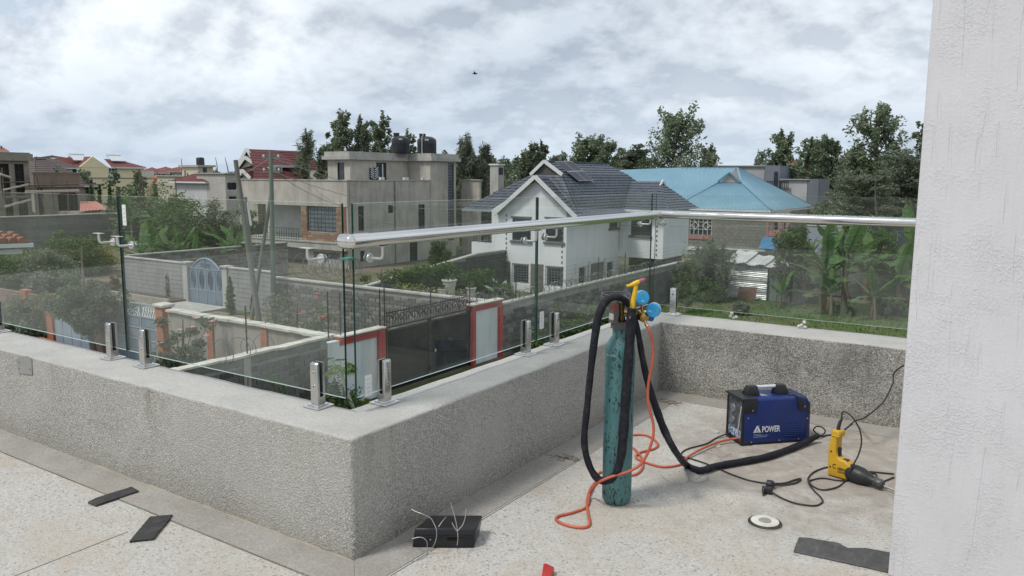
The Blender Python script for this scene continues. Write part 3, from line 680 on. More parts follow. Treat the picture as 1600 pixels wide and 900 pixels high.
# ---- welder
wa, wb = Zp(1160, 697), Zp(1268, 689.5)
wd = (wb-wa); WL = wd.length; wrz = math.atan2(wd.y, wd.x)
wback = Zp(1147, 682); wn_ = Vector((-math.sin(wrz), math.cos(wrz), 0)); WW = max(.17, min(.22, (wback-wa).dot(wn_)*1.15))
WH = hz_at(1167, 625, wa)
BLU = M('welder_blue', (.012, .030, .15), (.010, .024, .12), 4, .38, bump=.03, bscale=90)
t = localthing('welder', 'blue inverter welder with black corners, a silver carry handle and white lettering', 'welder', (wa.x, wa.y, 0), wrz)
b = MB(); e0, e1 = .005, WL-.05
b.prism([(e0, 0, .014), (e0, 0, WH-.012), (e0, .012, WH), (e0, WW-.012, WH), (e0, WW, WH-.012), (e0, WW, .014)], (e1-e0, 0, 0)); b.build('casing', BLU, t, bevel=.002, seg=1)
b = MB()                                    # rear panel tapering in a little
b.hexa([(e1-.001, .002, .015), (WL-.008, .012, .02), (WL-.008, WW-.012, .02), (e1-.001, WW-.002, .015), (e1-.001, .004, WH-.006), (WL-.012, .016, WH-.05), (WL-.012, WW-.016, WH-.05), (e1-.001, WW-.004, WH-.006)])
b.build('rear_panel', BLU, t, bevel=.003)
b = MB()                                    # black front frame: four bars round a recessed panel
fz = .05
b.box(-.010, .0045, -.002, .014, .0, WH-.02); b.box(-.010, .0045, WW-.014, WW+.002, .0, WH-.02)
b.box(-.006, .085, -.004, .020, WH-.085, WH+.003); b.box(-.006, .085, WW-.020, WW+.004, WH-.085, WH+.003); b.box(-.018, .085, -.004, WW+.004, WH-.012, WH+.006)
b.box(-.010, .05, -.004, WW+.004, 0, .024)
b.build('front_frame', BLK, t, bevel=.006)
b = MB(); b.box(-.004, .004, .016, WW-.016, .026, WH-.015); b.build('front_panel', M('panel_grey', (.05, .055, .065), (.12, .125, .14), 30, .4, lo=.48, hi=.54), t)
b = MB()
for y_, z_, r_ in ((WW*.62, WH*.70, .030), (WW*.62, WH*.45, .024)): b.cyl((-.003, y_, z_), (-.012, y_, z_), r_, r_*.8, 20)
b.build('dial', M('dial_grey', (.16, .17, .19), (.10, .11, .13), 20, .45), t, smooth=True)
b = MB(); b.box(-.0055, -.0042, .022, WW-.03, .035, .085); b.build('front_label', M('label_blue', (.05, .15, .3), (.5, .52, .5), 60, .5, lo=.5, hi=.55), t)
b = MB(); b.tube([(-.008, .02, .24), (-.008, .05, .06)], .0035, 8); b.build('guard_bar', M('bar_white', (.6, .6, .6), None, 20, .4), t, smooth=True)
b = MB()                                    # rear black corner: band over the top, sloping tail
b.hexa([(WL-.100, -.005, WH-.085), (WL-.020, .004, WH-.11), (WL-.020, WW-.004, WH-.11), (WL-.100, WW+.005, WH-.085), (WL-.118, -.005, WH+.006), (WL-.040, .004, WH-.020), (WL-.040, WW-.004, WH-.020), (WL-.118, WW+.005, WH+.006)])
b.box(WL-.15, WL-.119, .03, WW-.03, WH-.002, WH+.006)
b.build('rear_corner', BLK, t, bevel=.006)
b = MB(); b.box(.0, WL-.02, .004, WW-.004, 0, .012); b.prism([(.036, -.004, 0), (.07, -.004, 0), (.036, -.004, .035)], (0, WW+.008, 0)); b.build('foot_rail', BLK, t, bevel=.002, seg=1)
# handle
for x0 in (.055, .255):
    b = MB(); b.hexa([(x0-.01, WW/2-.035, WH), (x0+.085, WW/2-.035, WH), (x0+.085, WW/2+.035, WH), (x0-.01, WW/2+.035, WH), (x0+(.012 if x0 < .1 else 0), WW/2-.022, WH+.058), (x0+(.072 if x0 < .1 else .06), WW/2-.022, WH+.058), (x0+(.072 if x0 < .1 else .06), WW/2+.022, WH+.058), (x0+(.012 if x0 < .1 else 0), WW/2+.022, WH+.058)])
    b.build('handle_post', BLK, t, bevel=.006)
b = MB(); b.cyl((.12, WW/2, WH+.046), (.262, WW/2, WH+.046), .011, .011, 18); b.build('handle_bar', M('handle_silver', (.72, .72, .76), (.62, .62, .66), 18, .35, .3), t, smooth=True)
b = MB(); b.prism([(.15, WW*.30, WH+.0006), (.185, WW*.30, WH+.0006), (.155, WW*.62, WH+.0006), (.12, WW*.62, WH+.0006)], (0, 0, .0005)); b.build('top_sticker', M('sticker_tan', (.45, .42, .36), (.3, .3, .3), 60, .6), t)
b = MB()
for k in range(9): z_ = .045+k*.0115; b.box(WL*.60, WL*.60+.092, -.0042, .002, z_, z_+.0035)
b.build('vent_slat', M('vent_blue', (.018, .045, .20), None, 8, .4), t, bevel=.001, seg=1)
SCR = M('screw_steel', (.55, .55, .54), None, 30, .3, .9)
for x_, z_ in ((.055, WH-.07), (.028, WH-.115), (WL-.062, WH-.062), (WL-.04, .15), (.055, .022), (WL*.52, .022), (WL*.80, .024)):
    b = MB(); b.lathe([(.0045, 0), (.0042, .002), (.002, .003)], (0, 0, 0), 12, M=Matrix.Translation((x_, -.003, z_)) @ Matrix.Rotation(math.pi/2, 4, 'X')); b.build('screw', SCR, t, smooth=True)
WHT = M('print_white', (.72, .73, .76), None, 30, .5)
def lettering(name, txt, parent, loc, size, rot, mat, sx=1, off=0, ex=.0006):
    c = bpy.data.curves.new(name, 'FONT'); c.body = txt; c.size = size; c.extrude = ex; c.offset = off; c.resolution_u = 3
    o = bpy.data.objects.new(name, c); me = bpy.data.meshes.new_from_object(o); bpy.data.objects.remove(o)
    me.materials.clear(); me.materials.append(mat); o = link(name, me, parent, loc, rot); o.scale = (sx, 1, 1); return o
S0 = WL/.46
lettering('lettering', 'POWER', t, (.1225*S0, -.0012, .078*S0), .052*S0, (math.pi/2, 0, 0), WHT, .66, .0012)
b = MB()                                    # triangle-A emblem with the figure inside, then a dot
ex_, ez = .066*S0, .078*S0; k = S0
def pl(*p): b.prism([(ex_+x*k, -.0006, ez+z*k) for x, z in p], (0, -.0008, 0))
pl((0, 0), (.0165, 0), (.0259, .029), (.0259, .042), (.0215, .042)); pl((.0261, .029), (.0350, 0), (.0515, 0), (.030, .042), (.0261, .042)); pl((.0205, 0), (.031, 0), (.0280, .013), (.0235, .013)); pl((.0242, .0155), (.0274, .0155), (.0274, .0195), (.0242, .0195)); pl((.036, .039), (.039, .039), (.039, .042), (.036, .042))
b.build('emblem', WHT, t)
b = MB()
for (w_, z_, h_) in ((.05, .066, .0016), (.098, .058, .0026), (.088, .0485, .0026)):
    b.box(.068*k, .068*k+w_*k, -.0014, -.0004, z_*k, z_*k+h_*k)
b.build('print_line', M('print_dim', (.42, .45, .55), (.2, .23, .4), 160, .5), t)
# ---- drill
YD = M('drill_yellow', (.60, .36, .025), (.50, .28, .02), 7, .45, bump=.08, bscale=120)
da, db = Zp(1301, 742), Zp(1368, 763)
dd = db-da; drz = math.atan2(dd.y, dd.x); DL = dd.length
GH = hz_at(1299, 667, Zp(1300, 738)); GH = max(.2, min(.3, GH))
t = localthing('hammer_drill', 'yellow hammer drill with a black gear case lying with its grip upright', 'drill', (da.x, da.y, 0), drz)
g = GH; s_ = DL/.28
prof = [(-.014, .0), (-.016, .06), (-.020, g*.5), (-.012, g*.8), (-.006, g*.86), (-.012, g*.93), (-.006, g), (.036, g), (.042, g*.93), (.040, g*.87), (.026, g*.84), (.026, g*.56), (.032, g*.44), (.05, g*.405), (.075, g*.40), (.12*s_, .088), (.135*s_, .075), (.135*s_, .012), (.12*s_, .003)]
b = MB(); b.prism([(x, -.032, z+.004) for x, z in prof], (0, .064, 0)); b.build('yellow_shell', YD, t, bevel=.010, seg=3)
b = MB(); b.prism([(-.006, -.036, g*.885), (.040, -.036, g*.885), (.040, -.036, g*.915), (-.006, -.036, g*.915)], (0, .072, 0)); b.build('grip_collar', YD, t, bevel=.004)
b = MB(); b.box(.022, .038, -.012, .012, g*.45, g*.64); b.build('trigger', BLK, t, bevel=.004)
b = MB(); b.box(.055, .085, -.014, .014, g*.408, g*.425); b.build('reverse_switch', BLK, t, bevel=.002, seg=1)
for z_ in (.055, g*.55): 
    b = MB(); b.cyl((.0, -.0318, z_), (.0, -.0335, z_), .005, .005, 10); b.build('screw_hole', RUB, t, smooth=True)
rot = Matrix.Translation((.10*s_, 0, .049)) @ Matrix.Rotation(.10, 4, 'Y')
b = MB(); b.lathe([(.036, 0), (.046, .012), (.048, .04), (.047, .07), (.044, .085), (.034, .115), (.026, .135), (.025, .148)], (0, 0, 0), 28, 'x', rot); b.build('gear_case', BLK, t, smooth=True, ang=50)
b = MB()
for k in range(7):
    a = math.pi*(.15+k*.7/6)+math.pi; p = Vector((.02, .047*math.cos(a+.9), .047*math.sin(a+.9)+.0)); b.obox(rot @ p, (.012, 0, 0), (0, .0022, 0), (0, 0, .0022))
b.build('cooling_slot', M('dusty_grey', (.25, .25, .26), (.1, .1, .1), 50, .8), t)
b = MB(); b.lathe([(.024, .145), (.026, .150), (.026, .185), (.022, .192), (.012, .196)], (0, 0, 0), 24, 'x', rot); b.build('chuck', M('chuck_black', (.03, .03, .032), (.10, .10, .10), 60, .4), t, smooth=True)
b = MB(); b.lathe([(.006, .19), (.006, .30), (.004, .33)], (0, 0, 0), 10, 'x', Matrix.Translation((.10*s_, 0, .049)) @ Matrix.Rotation(.115, 4, 'Y')); b.build('drill_bit', M('bit_steel', (.5, .48, .45), (.35, .33, .3), 40, .35, .9), t, smooth=True)
lettering('lettering', 'DEWALT', t, (.042, -.0325, .052), .017, (math.pi/2, 0, 0), BLK, .95, .0006)
lettering('lettering', 'C', t, (.012, -.0325, .052), .036, (math.pi/2, 0, 0), BLK, .8, .0006)
b = MB(); 
for z_ in (.044, .037): b.box(.044, .094, -.0332, -.0322, z_, z_+.003)
b.build('print_line', BLK, t)
DT = Matrix.Translation((da.x, da.y, 0)) @ Matrix.Rotation(drz, 4, 'Z')
gt = DT @ Vector((.014, 0, g))
b = MB(); b.tube([gt, gt+Vector((.001, .003, .02)), gt+Vector((.006, .006, .045)), gt+Vector((.014, .01, .062))], [.011, .0098, .0085, .006], 12)
tt = b.build('cord_sleeve', RUBC, None, smooth=True); tt.parent = t; tt.matrix_parent_inverse = DT.inverted()
dp = Vector((da.x, da.y, 0))
def z6(px, py, z=.006): return Zp(1040+px/4.09, 560+py/4.09, z)
def d6(px, py, off=0): return Dp(1040+px/4.09, 560+py/4.09, dp, off)
gs = gt+Vector((.012, .01, .060))
pts = [gs, d6(1130, 345), d6(1160, 347, .02), d6(1200, 385, .05), d6(1238, 450, .08), d6(1252, 530, .10), d6(1235, 610, .11), d6(1205, 670, .12), d6(1180, 725, .12), z6(1150, 782), z6(1095, 822), z6(1010, 840), z6(950, 822), z6(915, 790), z6(913, 762), z6(945, 728), z6(1000, 703), z6(1060, 690)]
b = MB(); b.tube(spline(pts, 8), .0042, 10)
tag(b.build('drill_cord', RUBC, smooth=True), 'black drill cord arching up from the yellow grip and looping on the floor', 'cord')
def z7(px, py, z=.006): return Zp(1040+px/4.09, 680+py/4.09, z)
pts = [z7(1460, 268), z7(1400, 292), z7(1355, 305), z6(1330, 735, .006), z7(1150, 290, .005), z7(1010, 275, .005), z7(940, 285, .005), z7(912, 300, .014), z7(945, 350), z7(990, 395), z7(1003, 425), z7(965, 448), z7(900, 447), z7(820, 432), z7(750, 405), z7(700, 378, .012), z7(672, 362, .018)]
b = MB(); b.tube(spline(pts, 8), .0042, 10)
tag(b.build('extension_cord', RUBC, smooth=True), 'black cord running from behind the drill round to the plug on the floor', 'cord')
b = MB(); b.tube(spline([z7(1300, 232), z7(1380, 240), z7(1460, 247)], 6), .0042, 10)
tag(b.build('loose_cord', RUBC, smooth=True), 'short stretch of black cord lying behind the drill gear case', 'cord')
pts = [Vector((-.13, 5.36, .75)), Dp(1410, 572, (-.62, 5.4, 0)), Dp(1395, 600, (-.66, 5.38, 0)), Dp(1380, 628, (-.72, 5.2, 0)), Dp(1352, 652, (-.8, 4.95, 0)), z6(1210, 400, .03), z6(1150, 450), z6(1090, 482), z6(1040, 490), z6(990, 497), z6(955, 470, .02), z6(945, 455, .04), z6(965, 435, .05), z6(1000, 440, .05), z6(1020, 465, .03), z6(1000, 490, .02), z6(955, 492, .03)]
b = MB(); b.tube(spline(pts, 8), .0045, 10)
tag(b.build('power_cable', RUBC, smooth=True), 'black power cable dropping from the column edge over the far wall to the welder', 'cable')
pts = [z6(415, 475, .05), z6(390, 482, .02), z6(320, 510), z6(260, 545), z6(150, 575), z6(105, 600), z6(105, 625), z6(160, 640), z6(230, 662), z6(290, 685), z6(340, 705), z6(420, 740), z6(520, 775), z6(600, 792), z6(650, 798, .012)]
b = MB(); b.tube(spline(pts, 8), .0042, 10)
tag(b.build('earth_lead', RUBC, smooth=True), 'thin black lead running from the welder under the sleeved cable to the plug', 'lead')
# plug and socket with a folded lead end
pa, pb = z6(655, 815), z6(660, 850)
t = thing('plug', 'black moulded plug pushed into a cable socket on the floor', 'plug', (pa.x, pa.y, 0))
b = MB(); q = z6(670, 805, .022); b.lathe([(.010, -.022), (.021, -.018), (.023, 0), (.021, .014), (.012, .02)], q, 16, 'x'); b.build('socket_body', BLK, t, smooth=True, ang=50)
b = MB(); q = z6(650, 842, .018); b.obox(q, (.026, .006, 0), (-.005, .016, 0), (0, 0, .017)); b.build('plug_body', BLK, t, bevel=.007)
b = MB(); q = z6(625, 850, .018); b.obox(q, (.004, .001, 0), (-.005, .021, 0), (0, 0, .017)); b.build('plug_flange', M('plug_grey', (.03, .03, .033), (.07, .07, .07), 30, .5), t, bevel=.003)
b = MB(); b.tube(spline([z6(690, 800, .012), z6(760, 797, .008), z6(820, 778, .007), z6(858, 768, .007), z6(862, 775, .007), z6(830, 795, .007), z6(770, 806, .008), z6(700, 812, .012)], 6), .0046, 10)
tag(b.build('lead_loop', RUBC, smooth=True), 'folded loop of black lead lying beside the plug', 'lead')
# ---- cutting disc, rubber sheet and offcuts
c = Zp(1195, 818); rd = (Zp(1221, 815)-Zp(1170, 815)).length/2
t = thing('grinding_disc', 'round black grinding disc with a white face lying on the floor', 'disc', (c.x, c.y, 0))
b = MB(); b.lathe([(rd*.92, .0005), (rd, .003), (rd, .007), (rd*.96, .010), (rd*.80, .013), (rd*.3, .014)], (c.x, c.y, 0), 48); b.build('backing', M('disc_black', (.018, .018, .018), (.05, .047, .04), 40, .6), t, smooth=True)
b = MB(); b.lathe([(rd*.83, .011), (rd*.82, .0145), (rd*.40, .0165), (rd*.38, .0150)], (c.x, c.y, 0), 48); b.build('white_face', M('disc_white', (.66, .63, .57), (.52, .49, .43), 14, .8), t, smooth=True)
b = MB(); b.lathe([(rd*.38, .0152), (rd*.36, .0175), (rd*.16, .0178), (rd*.15, .0165)], (c.x, c.y, 0), 32); b.build('hub', M('disc_hub', (.30, .29, .27), (.22, .21, .2), 30, .6), t, smooth=True)
b = MB(); b.lathe([(rd*1.0, .0012), (rd*1.025, .0020), (rd*1.0, .0045)], (c.x, c.y, 0), 48); b.build('rim', M('disc_rim', (.55, .52, .46), (.36, .33, .28), 20, .8), t, smooth=True)
def mat_sheet(name, c1, c2, c3):
    m, n, o = newmat(name); t = NT(n); co = t.coord((1, 1, 1))
    a = t.ramp(t.noise(co, 9, 6, .65, 1.2), [(.35, 0), (.7, 1)]); s = t.ramp(t.noise(t.coord((9, 2, 1)), 5, 5, .7), [(.52, 0), (.7, .5)])
    t.pbr(o, t.mix(s, t.mix(a, c1, c2), c3), .5, 0, t.bump(t.noise(co, 30, 4), .2, .004), .4); return m
SLATE = mat_sheet('dusty_black_tile', (.022, .022, .023), (.05, .049, .048), (.15, .14, .13)); SHEET = mat_sheet('dusty_rubber', (.045, .043, .042), (.085, .08, .076), (.17, .155, .14))
def slab(name, label, cat, px, h, mat, group=None):
    pts = []
    q = [Zp(x, y, h) for x, y in px]
    for a, c in zip(q, q[1:]+q[:1]):             # nibbled edges
        k = max(1, int((c-a).length/.018))
        for i in range(k): pts.append(a.lerp(c, i/k)+(Vector((rnd.gauss(0, .0009), rnd.gauss(0, .0009), 0)) if i else Vector()))
    b = MB(); b.prism([(p.x, p.y, .001) for p in pts], (0, 0, h)); return tag(b.build(name, mat, bevel=.0015, seg=1), label, cat, group)
slab('rubber_sheet', 'dusty dark rubber sheet with a torn edge running behind the column foot', 'rubber sheet', ((1240, 861), (1248, 839), (1262, 840), (1310, 848), (1325, 856), (1352, 856), (1385, 862), (1395, 864), (1418, 868), (1430, 885), (1419, 898), (1386, 893)), .007, SHEET)
slab('tile_offcut', 'long narrow black offcut lying by the floor groove, farther from us', 'offcut', ((137, 784), (152, 777), (206, 760), (217, 767), (186, 777), (150, 789)), .011, SLATE)
slab('tile_offcut', 'wide skewed black offcut lying nearer to us, with a slanted end', 'offcut', ((202, 845), (234, 807), (270, 804), (240, 841)), .011, SLATE)
# ---- black plastic tray with bundled wire
fl_, fr_, = Zp(643, 857), Zp(741, 857)
bd = fr_-fl_; BL = bd.length; brz = math.atan2(bd.y, bd.x)
BH = hz_at(648, 827, fl_)
t = localthing('plastic_box', 'black plastic box with sloping sides lying at the foot of the parapet', 'box', (fl_.x, fl_.y, 0), brz)
dq = .155
b = MB(); b.hexa([(0, 0, .001), (BL, 0, .001), (BL+.02, dq, .001), (.06, dq, .001), (.012, .012, BH), (BL+.006, .006, BH), (BL+.035, dq-.01, BH*1.02), (.07, dq-.01, BH*1.02)]); b.build('shell', M('gloss_black', (.012, .012, .014), (.018, .018, .02), 8, .34, bump=.04, bscale=60), t, bevel=.009, seg=3)
b = MB(); b.box(.012, BL-.004, -.003, .003, BH*.62, BH*.66); b.build('seam', RUB, t)
b = MB(); b.box(BL*.57, BL*.73, .002, .010, BH*.40, BH*.62); b.box(BL*.76, BL*.86, .003, .010, BH*.56, BH*.64); b.build('recess_shade', M('recess_black', (.003, .003, .003), None, 8, .8), t)  # raised near-black blocks; the shade of recesses is put into their colour
b = MB(); b.lathe([(.004, 0), (.003, .002)], (BL*.30, .004, BH*.45), 10, M=Matrix.Rotation(math.pi/2, 4, 'X')); b.build('screw', SCR, t)
WIRE = M('grey_wire', (.42, .41, .40), (.30, .29, .28), 30, .4, .3)
def b4(px, py, off=0): return Dp(600+px/6.43, 740+py/6.43, fl_, off)
def g4(px, py, z=.002): return Zp(600+px/6.43, 740+py/6.43, z)
def wire(label, pts, r=.0016, mat=None):
    b = MB(); b.tube(spline(pts, 6), r, 6); tag(b.build('wire', mat or WIRE, smooth=True), label, 'wire')
wire('long grey wire bent over the black box and looping on the floor', [b4(275, 360, .0), b4(330, 385, .01), b4(400, 410, .02), b4(470, 450, .02), b4(500, 500, .03), b4(525, 560, .05), b4(528, 630, .055), b4(510, 700, .055), b4(470, 770, .05), g4(430, 820), g4(380, 855), g4(300, 878), g4(210, 868), g4(130, 825), g4(75, 770), g4(80, 720), g4(150, 685), g4(250, 672), b4(290, 640, .055)])
wire('second grey wire crossing the front of the black box near its left corner', [b4(285, 655, .055), b4(350, 640, .055), b4(400, 650, .056), b4(432, 690, .056), b4(432, 750, .055), g4(415, 830)])
wire('stiff white wire standing up over the middle of the black box', [b4(735, 720, .06), b4(742, 650, .06), b4(738, 580, .06), b4(722, 480, .05), b4(695, 380, .04), b4(670, 290, .03)], .0018)
wire('forked bit of white wire leaning against the upright one', [b4(682, 492, .05), b4(712, 545, .06), b4(736, 575, .062), b4(765, 545, .06), b4(792, 512, .05), b4(815, 440, .04), b4(826, 350, .03)], .0018)
wire('short grey wire lying on top of the black box', [b4(548, 535, .02), b4(590, 475, .0), b4(625, 435, -.04)], .0016)
THIN = M('thin_wire', (.45, .43, .40), (.30, .28, .26), 30, .4, .5)
wire('thin wire loops left of the sleeved cable bend', [zz(720, 530), zz(770, 570), zz(830, 582), zz(870, 575), zz(890, 555), zz(880, 530), zz(930, 520), zz(990, 530), zz(1000, 555), zz(960, 570), zz(900, 565)], .0011, THIN)
wire('thin curl of wire under the sleeved cable bend', [z6(145, 760), z6(175, 790), z6(230, 785), z6(270, 760), z6(230, 745), z6(195, 770)], .0011, THIN)
wire('thin wire scrap crossing the middle of the sleeved cable', [z6(390, 630), z6(430, 655), z6(470, 670), z6(520, 655), z6(560, 600, .04), z6(520, 600, .05), z6(440, 605, .05)], .0012, THIN)
wire('thin wire scrap in front of the welder, left of the sleeve', [z6(200, 610), z6(260, 600), z6(320, 615), z6(360, 630), z6(420, 605)], .0011, THIN)
for lab, px, py, r_, c_ in (('small beige disc lying before the front of the welder', 1122, 697.5, .018, (.5, .46, .38)), ('clear plastic lid lying left of the welder', 1117, 675, .028, (.48, .47, .44))):
    p = Zp(px, py); b = MB(); b.lathe([(r_, .0005), (r_, .004), (r_*.85, .007), (r_*.4, .006)], (p.x, p.y, 0), 20); tag(b.build('plastic_disc', M('cap_'+str(px), c_, None, 20, .5), smooth=True), lab, 'plastic disc')
# twig litter by the wall
for k, (px, py) in enumerate(((885, 716), (1045, 628))):
    b = MB(); p = Zp(px, py, .004)
    for q in range(26):
        a = p+Vector((rnd.gauss(0, .05), rnd.gauss(0, .025), 0)); d = Vector((rnd.gauss(0, 1), rnd.gauss(0, 1), 0)).normalized()*.025; b.tube([a-d, a+Vector((0, 0, .002)), a+d], .0012, 4)
    kind(b.build('litter', M('twig_brown', (.12, .08, .05), (.2, .14, .09), 30, .8)), 'stuff')
# red wedge at the lower border
t = [Zp(x, y, .03) for x, y in ((849, 881), (853, 880), (866, 886), (858, 905), (852, 930), (842, 930))]
b = MB(); b.prism([(p.x, p.y, .001) for p in t], (0, 0, .03)); o = b.build('plastic_wedge', M('red_plastic', (.50, .035, .025), (.42, .03, .025), 9, .4), bevel=.003); tag(o, 'red plastic piece cut by the lower border of the view', 'plastic piece')
# grit, crumbs of mortar and grinding dust
b = MB()
for k in range(520):
    if k % 3 == 0: x, y = rnd.gauss(-1.1, .55), rnd.gauss(4.3, .5)
    elif k % 3 == 1: x, y = rnd.uniform(-6, -2.3), PY1-abs(rnd.gauss(0, .08))-.01
    else: x, y = PX+abs(rnd.gauss(0, .10))+.01, rnd.uniform(2.3, 5.4)
    if (x < PX and y > PY1-.008) or y > PY2-.01 or (x > -.37 and y > 3.3): continue
    s_ = .0010+.0020*rnd.random()**4; c = Vector((x, y, s_*.6+.002)); a = rnd.random()*3; b.c = 0 if k % 2 else 1
    b.obox(c, (s_*math.cos(a), s_*math.sin(a), s_*.2), (-s_*.8*math.sin(a), s_*.8*math.cos(a), 0), (0, s_*.2, s_*.6))
kind(b.build('grit', [M('grit_pale', (.45, .43, .39), (.30, .28, .25), 60, .9), M('grit_dark', (.16, .145, .125), (.24, .22, .19), 60, .9)]), 'stuff')
# small white knobs on the far parapet
for lab, px, py in (('white plaster lump on the far parapet, left one', 1143, 500), ('white plaster lump on the far parapet, right one', 1252, 513)):
    p = Zp(px, py, PH); p.y = min(p.y, PY2+.37); b = MB()
    for q in range(5):
        c = p+Vector((rnd.gauss(0, .018), rnd.gauss(0, .008), .01+rnd.random()*.045)); b.lathe([(.004, -.012), (.012, -.006), (.014, .002), (.006, .011)], c, 8)
    tag(b.build('plaster_lump', M('plaster_white', (.62, .61, .58), (.5, .49, .46), 40, .9), smooth=True), lab, 'plaster lump')
# ------------------------------------------------------------------ GROUND, ROAD, WALLS AND GATES ROUND THE PLOTS
def mat_ground():
    m, n, o = newmat('earth_and_grass'); t = NT(n); co = t.coord()
    a = t.ramp(t.noise(co, .11, 8, .65, .6), [(.40, 0), (.60, 1)])
    g = t.ramp(t.noise(co, 3.5, 6, .7), [(.3, (.030, .048, .016)), (.6, (.055, .085, .028)), (.8, (.09, .11, .045))])
    d = t.ramp(t.noise(co, 1.2, 7, .65), [(.3, (.13, .105, .075)), (.7, (.22, .185, .14))])
    t.pbr(o, t.mix(a, g, d), .95, 0, t.bump(t.noise(co, 8, 5), .5, .05), .2); return m
GROUND = mat_ground()
DIRT = M('road_dirt', (.23, .195, .155), (.15, .12, .09), .6, .95, bump=.4, bscale=6)
CONC = M('concrete_grey', (.36, .35, .32), (.27, .26, .235), .7, .85, bump=.25, bscale=14, grime=.35)
CONCP = M('concrete_pale', (.44, .43, .395), (.35, .34, .31), .9, .85, bump=.2, bscale=14, grime=.3)
b = MB(); b.poly([(-2500, -2500, GZ), (2500, -2500, GZ), (2500, 2500, GZ), (-2500, 2500, GZ)]); kind(b.build('ground', GROUND), 'structure')
b = MB(); N = 60
for i in range(N): b.poly([(-110+i*91.6/N, 18.1+.15*math.sin(i*.9), GZ+.01), (-110+(i+1)*91.6/N, 18.1+.15*math.sin((i+1)*.9), GZ+.01), (-110+(i+1)*91.6/N, 26.9+.2*math.sin((i+1)*.7), GZ+.01), (-110+i*91.6/N, 26.9+.2*math.sin(i*.7), GZ+.01)])
kind(b.build('dirt_road', DIRT), 'structure')
def mat_lawn():
    m, n, o = newmat('lawn_green'); t = NT(n); co = t.coord()
    g = t.ramp(t.noise(co, 2.2, 7, .7, .5), [(.3, (.035, .06, .018)), (.5, (.065, .11, .028)), (.72, (.10, .14, .045))])
    d = t.ramp(t.noise(co, .45, 6, .65, .8), [(.50, 0), (.68, .85)])
    t.pbr(o, t.mix(d, g, (.16, .125, .09)), .95, 0, t.bump(t.noise(co, 25, 4), .6, .04), .2); return m
LAWN = mat_lawn()
b = MB()
for i in range(20):
    x0, x1 = -18+i*1.5, -16.5+i*1.5; b.poly([(x0, 5.9, GZ+.012), (x1, 5.9, GZ+.012), (x1, 52+.6*math.sin(i), GZ+.012), (x0, 52+.6*math.sin(i-1), GZ+.012)])
kind(b.build('lawn', LAWN), 'structure')
def tufts(name, mat, n, fx, hmin, hmax, seed, w=.03):
    r = np.random.default_rng(seed); P = np.array([fx(r) for _ in range(n)]); a = r.uniform(0, 6.283, n); h = r.uniform(hmin, hmax, n)
    d = np.stack([np.cos(a), np.sin(a), 0*a], 1)*w; l = np.stack([r.normal(0, .4, n), r.normal(0, .4, n), np.ones(n)], 1)*h[:, None]
    V = np.concatenate([P-d, P+d, P+l], 1).reshape(-1, 3); me = bpy.data.meshes.new(name)
    me.from_pydata(V.tolist(), [], np.arange(3*n).reshape(-1, 3).tolist()); me.materials.append(mat); return kind(link(name, me), 'stuff')
LEAFY = {}
tufts('grass', M('grass_blade', (.06, .10, .025), (.11, .15, .05), 1.2, .8), 9000, lambda r: (r.uniform(-18, 0), r.uniform(30, 51), GZ), .06, .22, 3)
# ---- masonry
ST1 = M('block_stone', (.175, .17, .157), (.115, .112, .103), 1.4, .9, bump=.5, bscale=22)
ST2 = M('block_stone_dark', (.11, .106, .10), (.07, .068, .063), 1.7, .9, bump=.5, bscale=22)
ST3 = M('block_stone_pale', (.26, .25, .225), (.18, .175, .16), 1.4, .9, bump=.5, bscale=22)
STB = M('block_stone_brown', (.19, .15, .115), (.13, .105, .08), 1.4, .9, bump=.5, bscale=22)
MORT = M('mortar', (.33, .32, .30), (.24, .235, .22), 2.2, .95, bump=.4, bscale=20)
COPE = M('pale_coping', (.60, .575, .505), (.44, .42, .36), 3, .9, bump=.4, bscale=18)
def block_meshes(L, H, D, mats, seed, n=6):
    out = []; r = random.Random(seed)
    for k in range(n):
        j = lambda: r.uniform(-.012, .012)
        b = MB(); l, h = L/2-.016, H/2-.015
        b.hexa([(-l+j(), -D-j(), -h+j()), (l+j(), -D+j(), -h+j()), (l, .03, -h), (-l, .03, -h), (-l+j(), -D+j(), h+j()), (l+j(), -D-j(), h+j()), (l, .03, h), (-l, .03, h)])
        me = bpy.data.meshes.new('block'); me.from_pydata(b.v, [], b.f); me.materials.append(mats[k % len(mats)]); out.append(me)
    return out
def lay_blocks(parent, base, along, up, nrm, length, z0, z1, L, H, meshes, limit=290, order=None, name='block', skip=0):
    """courses of blocks as parts on one face; base: plan start, along: unit dir, nrm: outward unit normal"""
    cnt = 0; rest = MB(); rows = int((z1-z0)/H); places = []
    ang = math.atan2(along.y, along.x)
    for rI in range(rows):
        x = -(L/2 if rI % 2 else 0)
        while x < length:
            l0, l1 = max(x, 0), min(x+L, length)
            if l1-l0 > .12: places.append(((l0+l1)/2, (l1-l0)/L, z0+(rI+.5)*H))
            x += L
    if order: places.sort(key=order)
    po = parent.location
    for (s, fr, z) in places:
        if rnd.random() < skip: continue
        if cnt < limit:
            o = link(name, meshes[rnd.randrange(len(meshes))], parent); p = base+along*s
            o.location = (p.x-po.x, p.y-po.y, z-po.z); o.rotation_euler = (0, 0, ang if nrm.dot(Vector((along.y, -along.x, 0))) > 0 else ang+math.pi); o.scale = (fr, 1, 1); cnt += 1
        else:
            p = base+along*s+Vector((0, 0, z)); rest.obox(p+nrm*.0, along*(L*fr/2-.012), nrm*(.02+rnd.random()*.014), Vector((0, 0, H/2-.011)))
    return rest
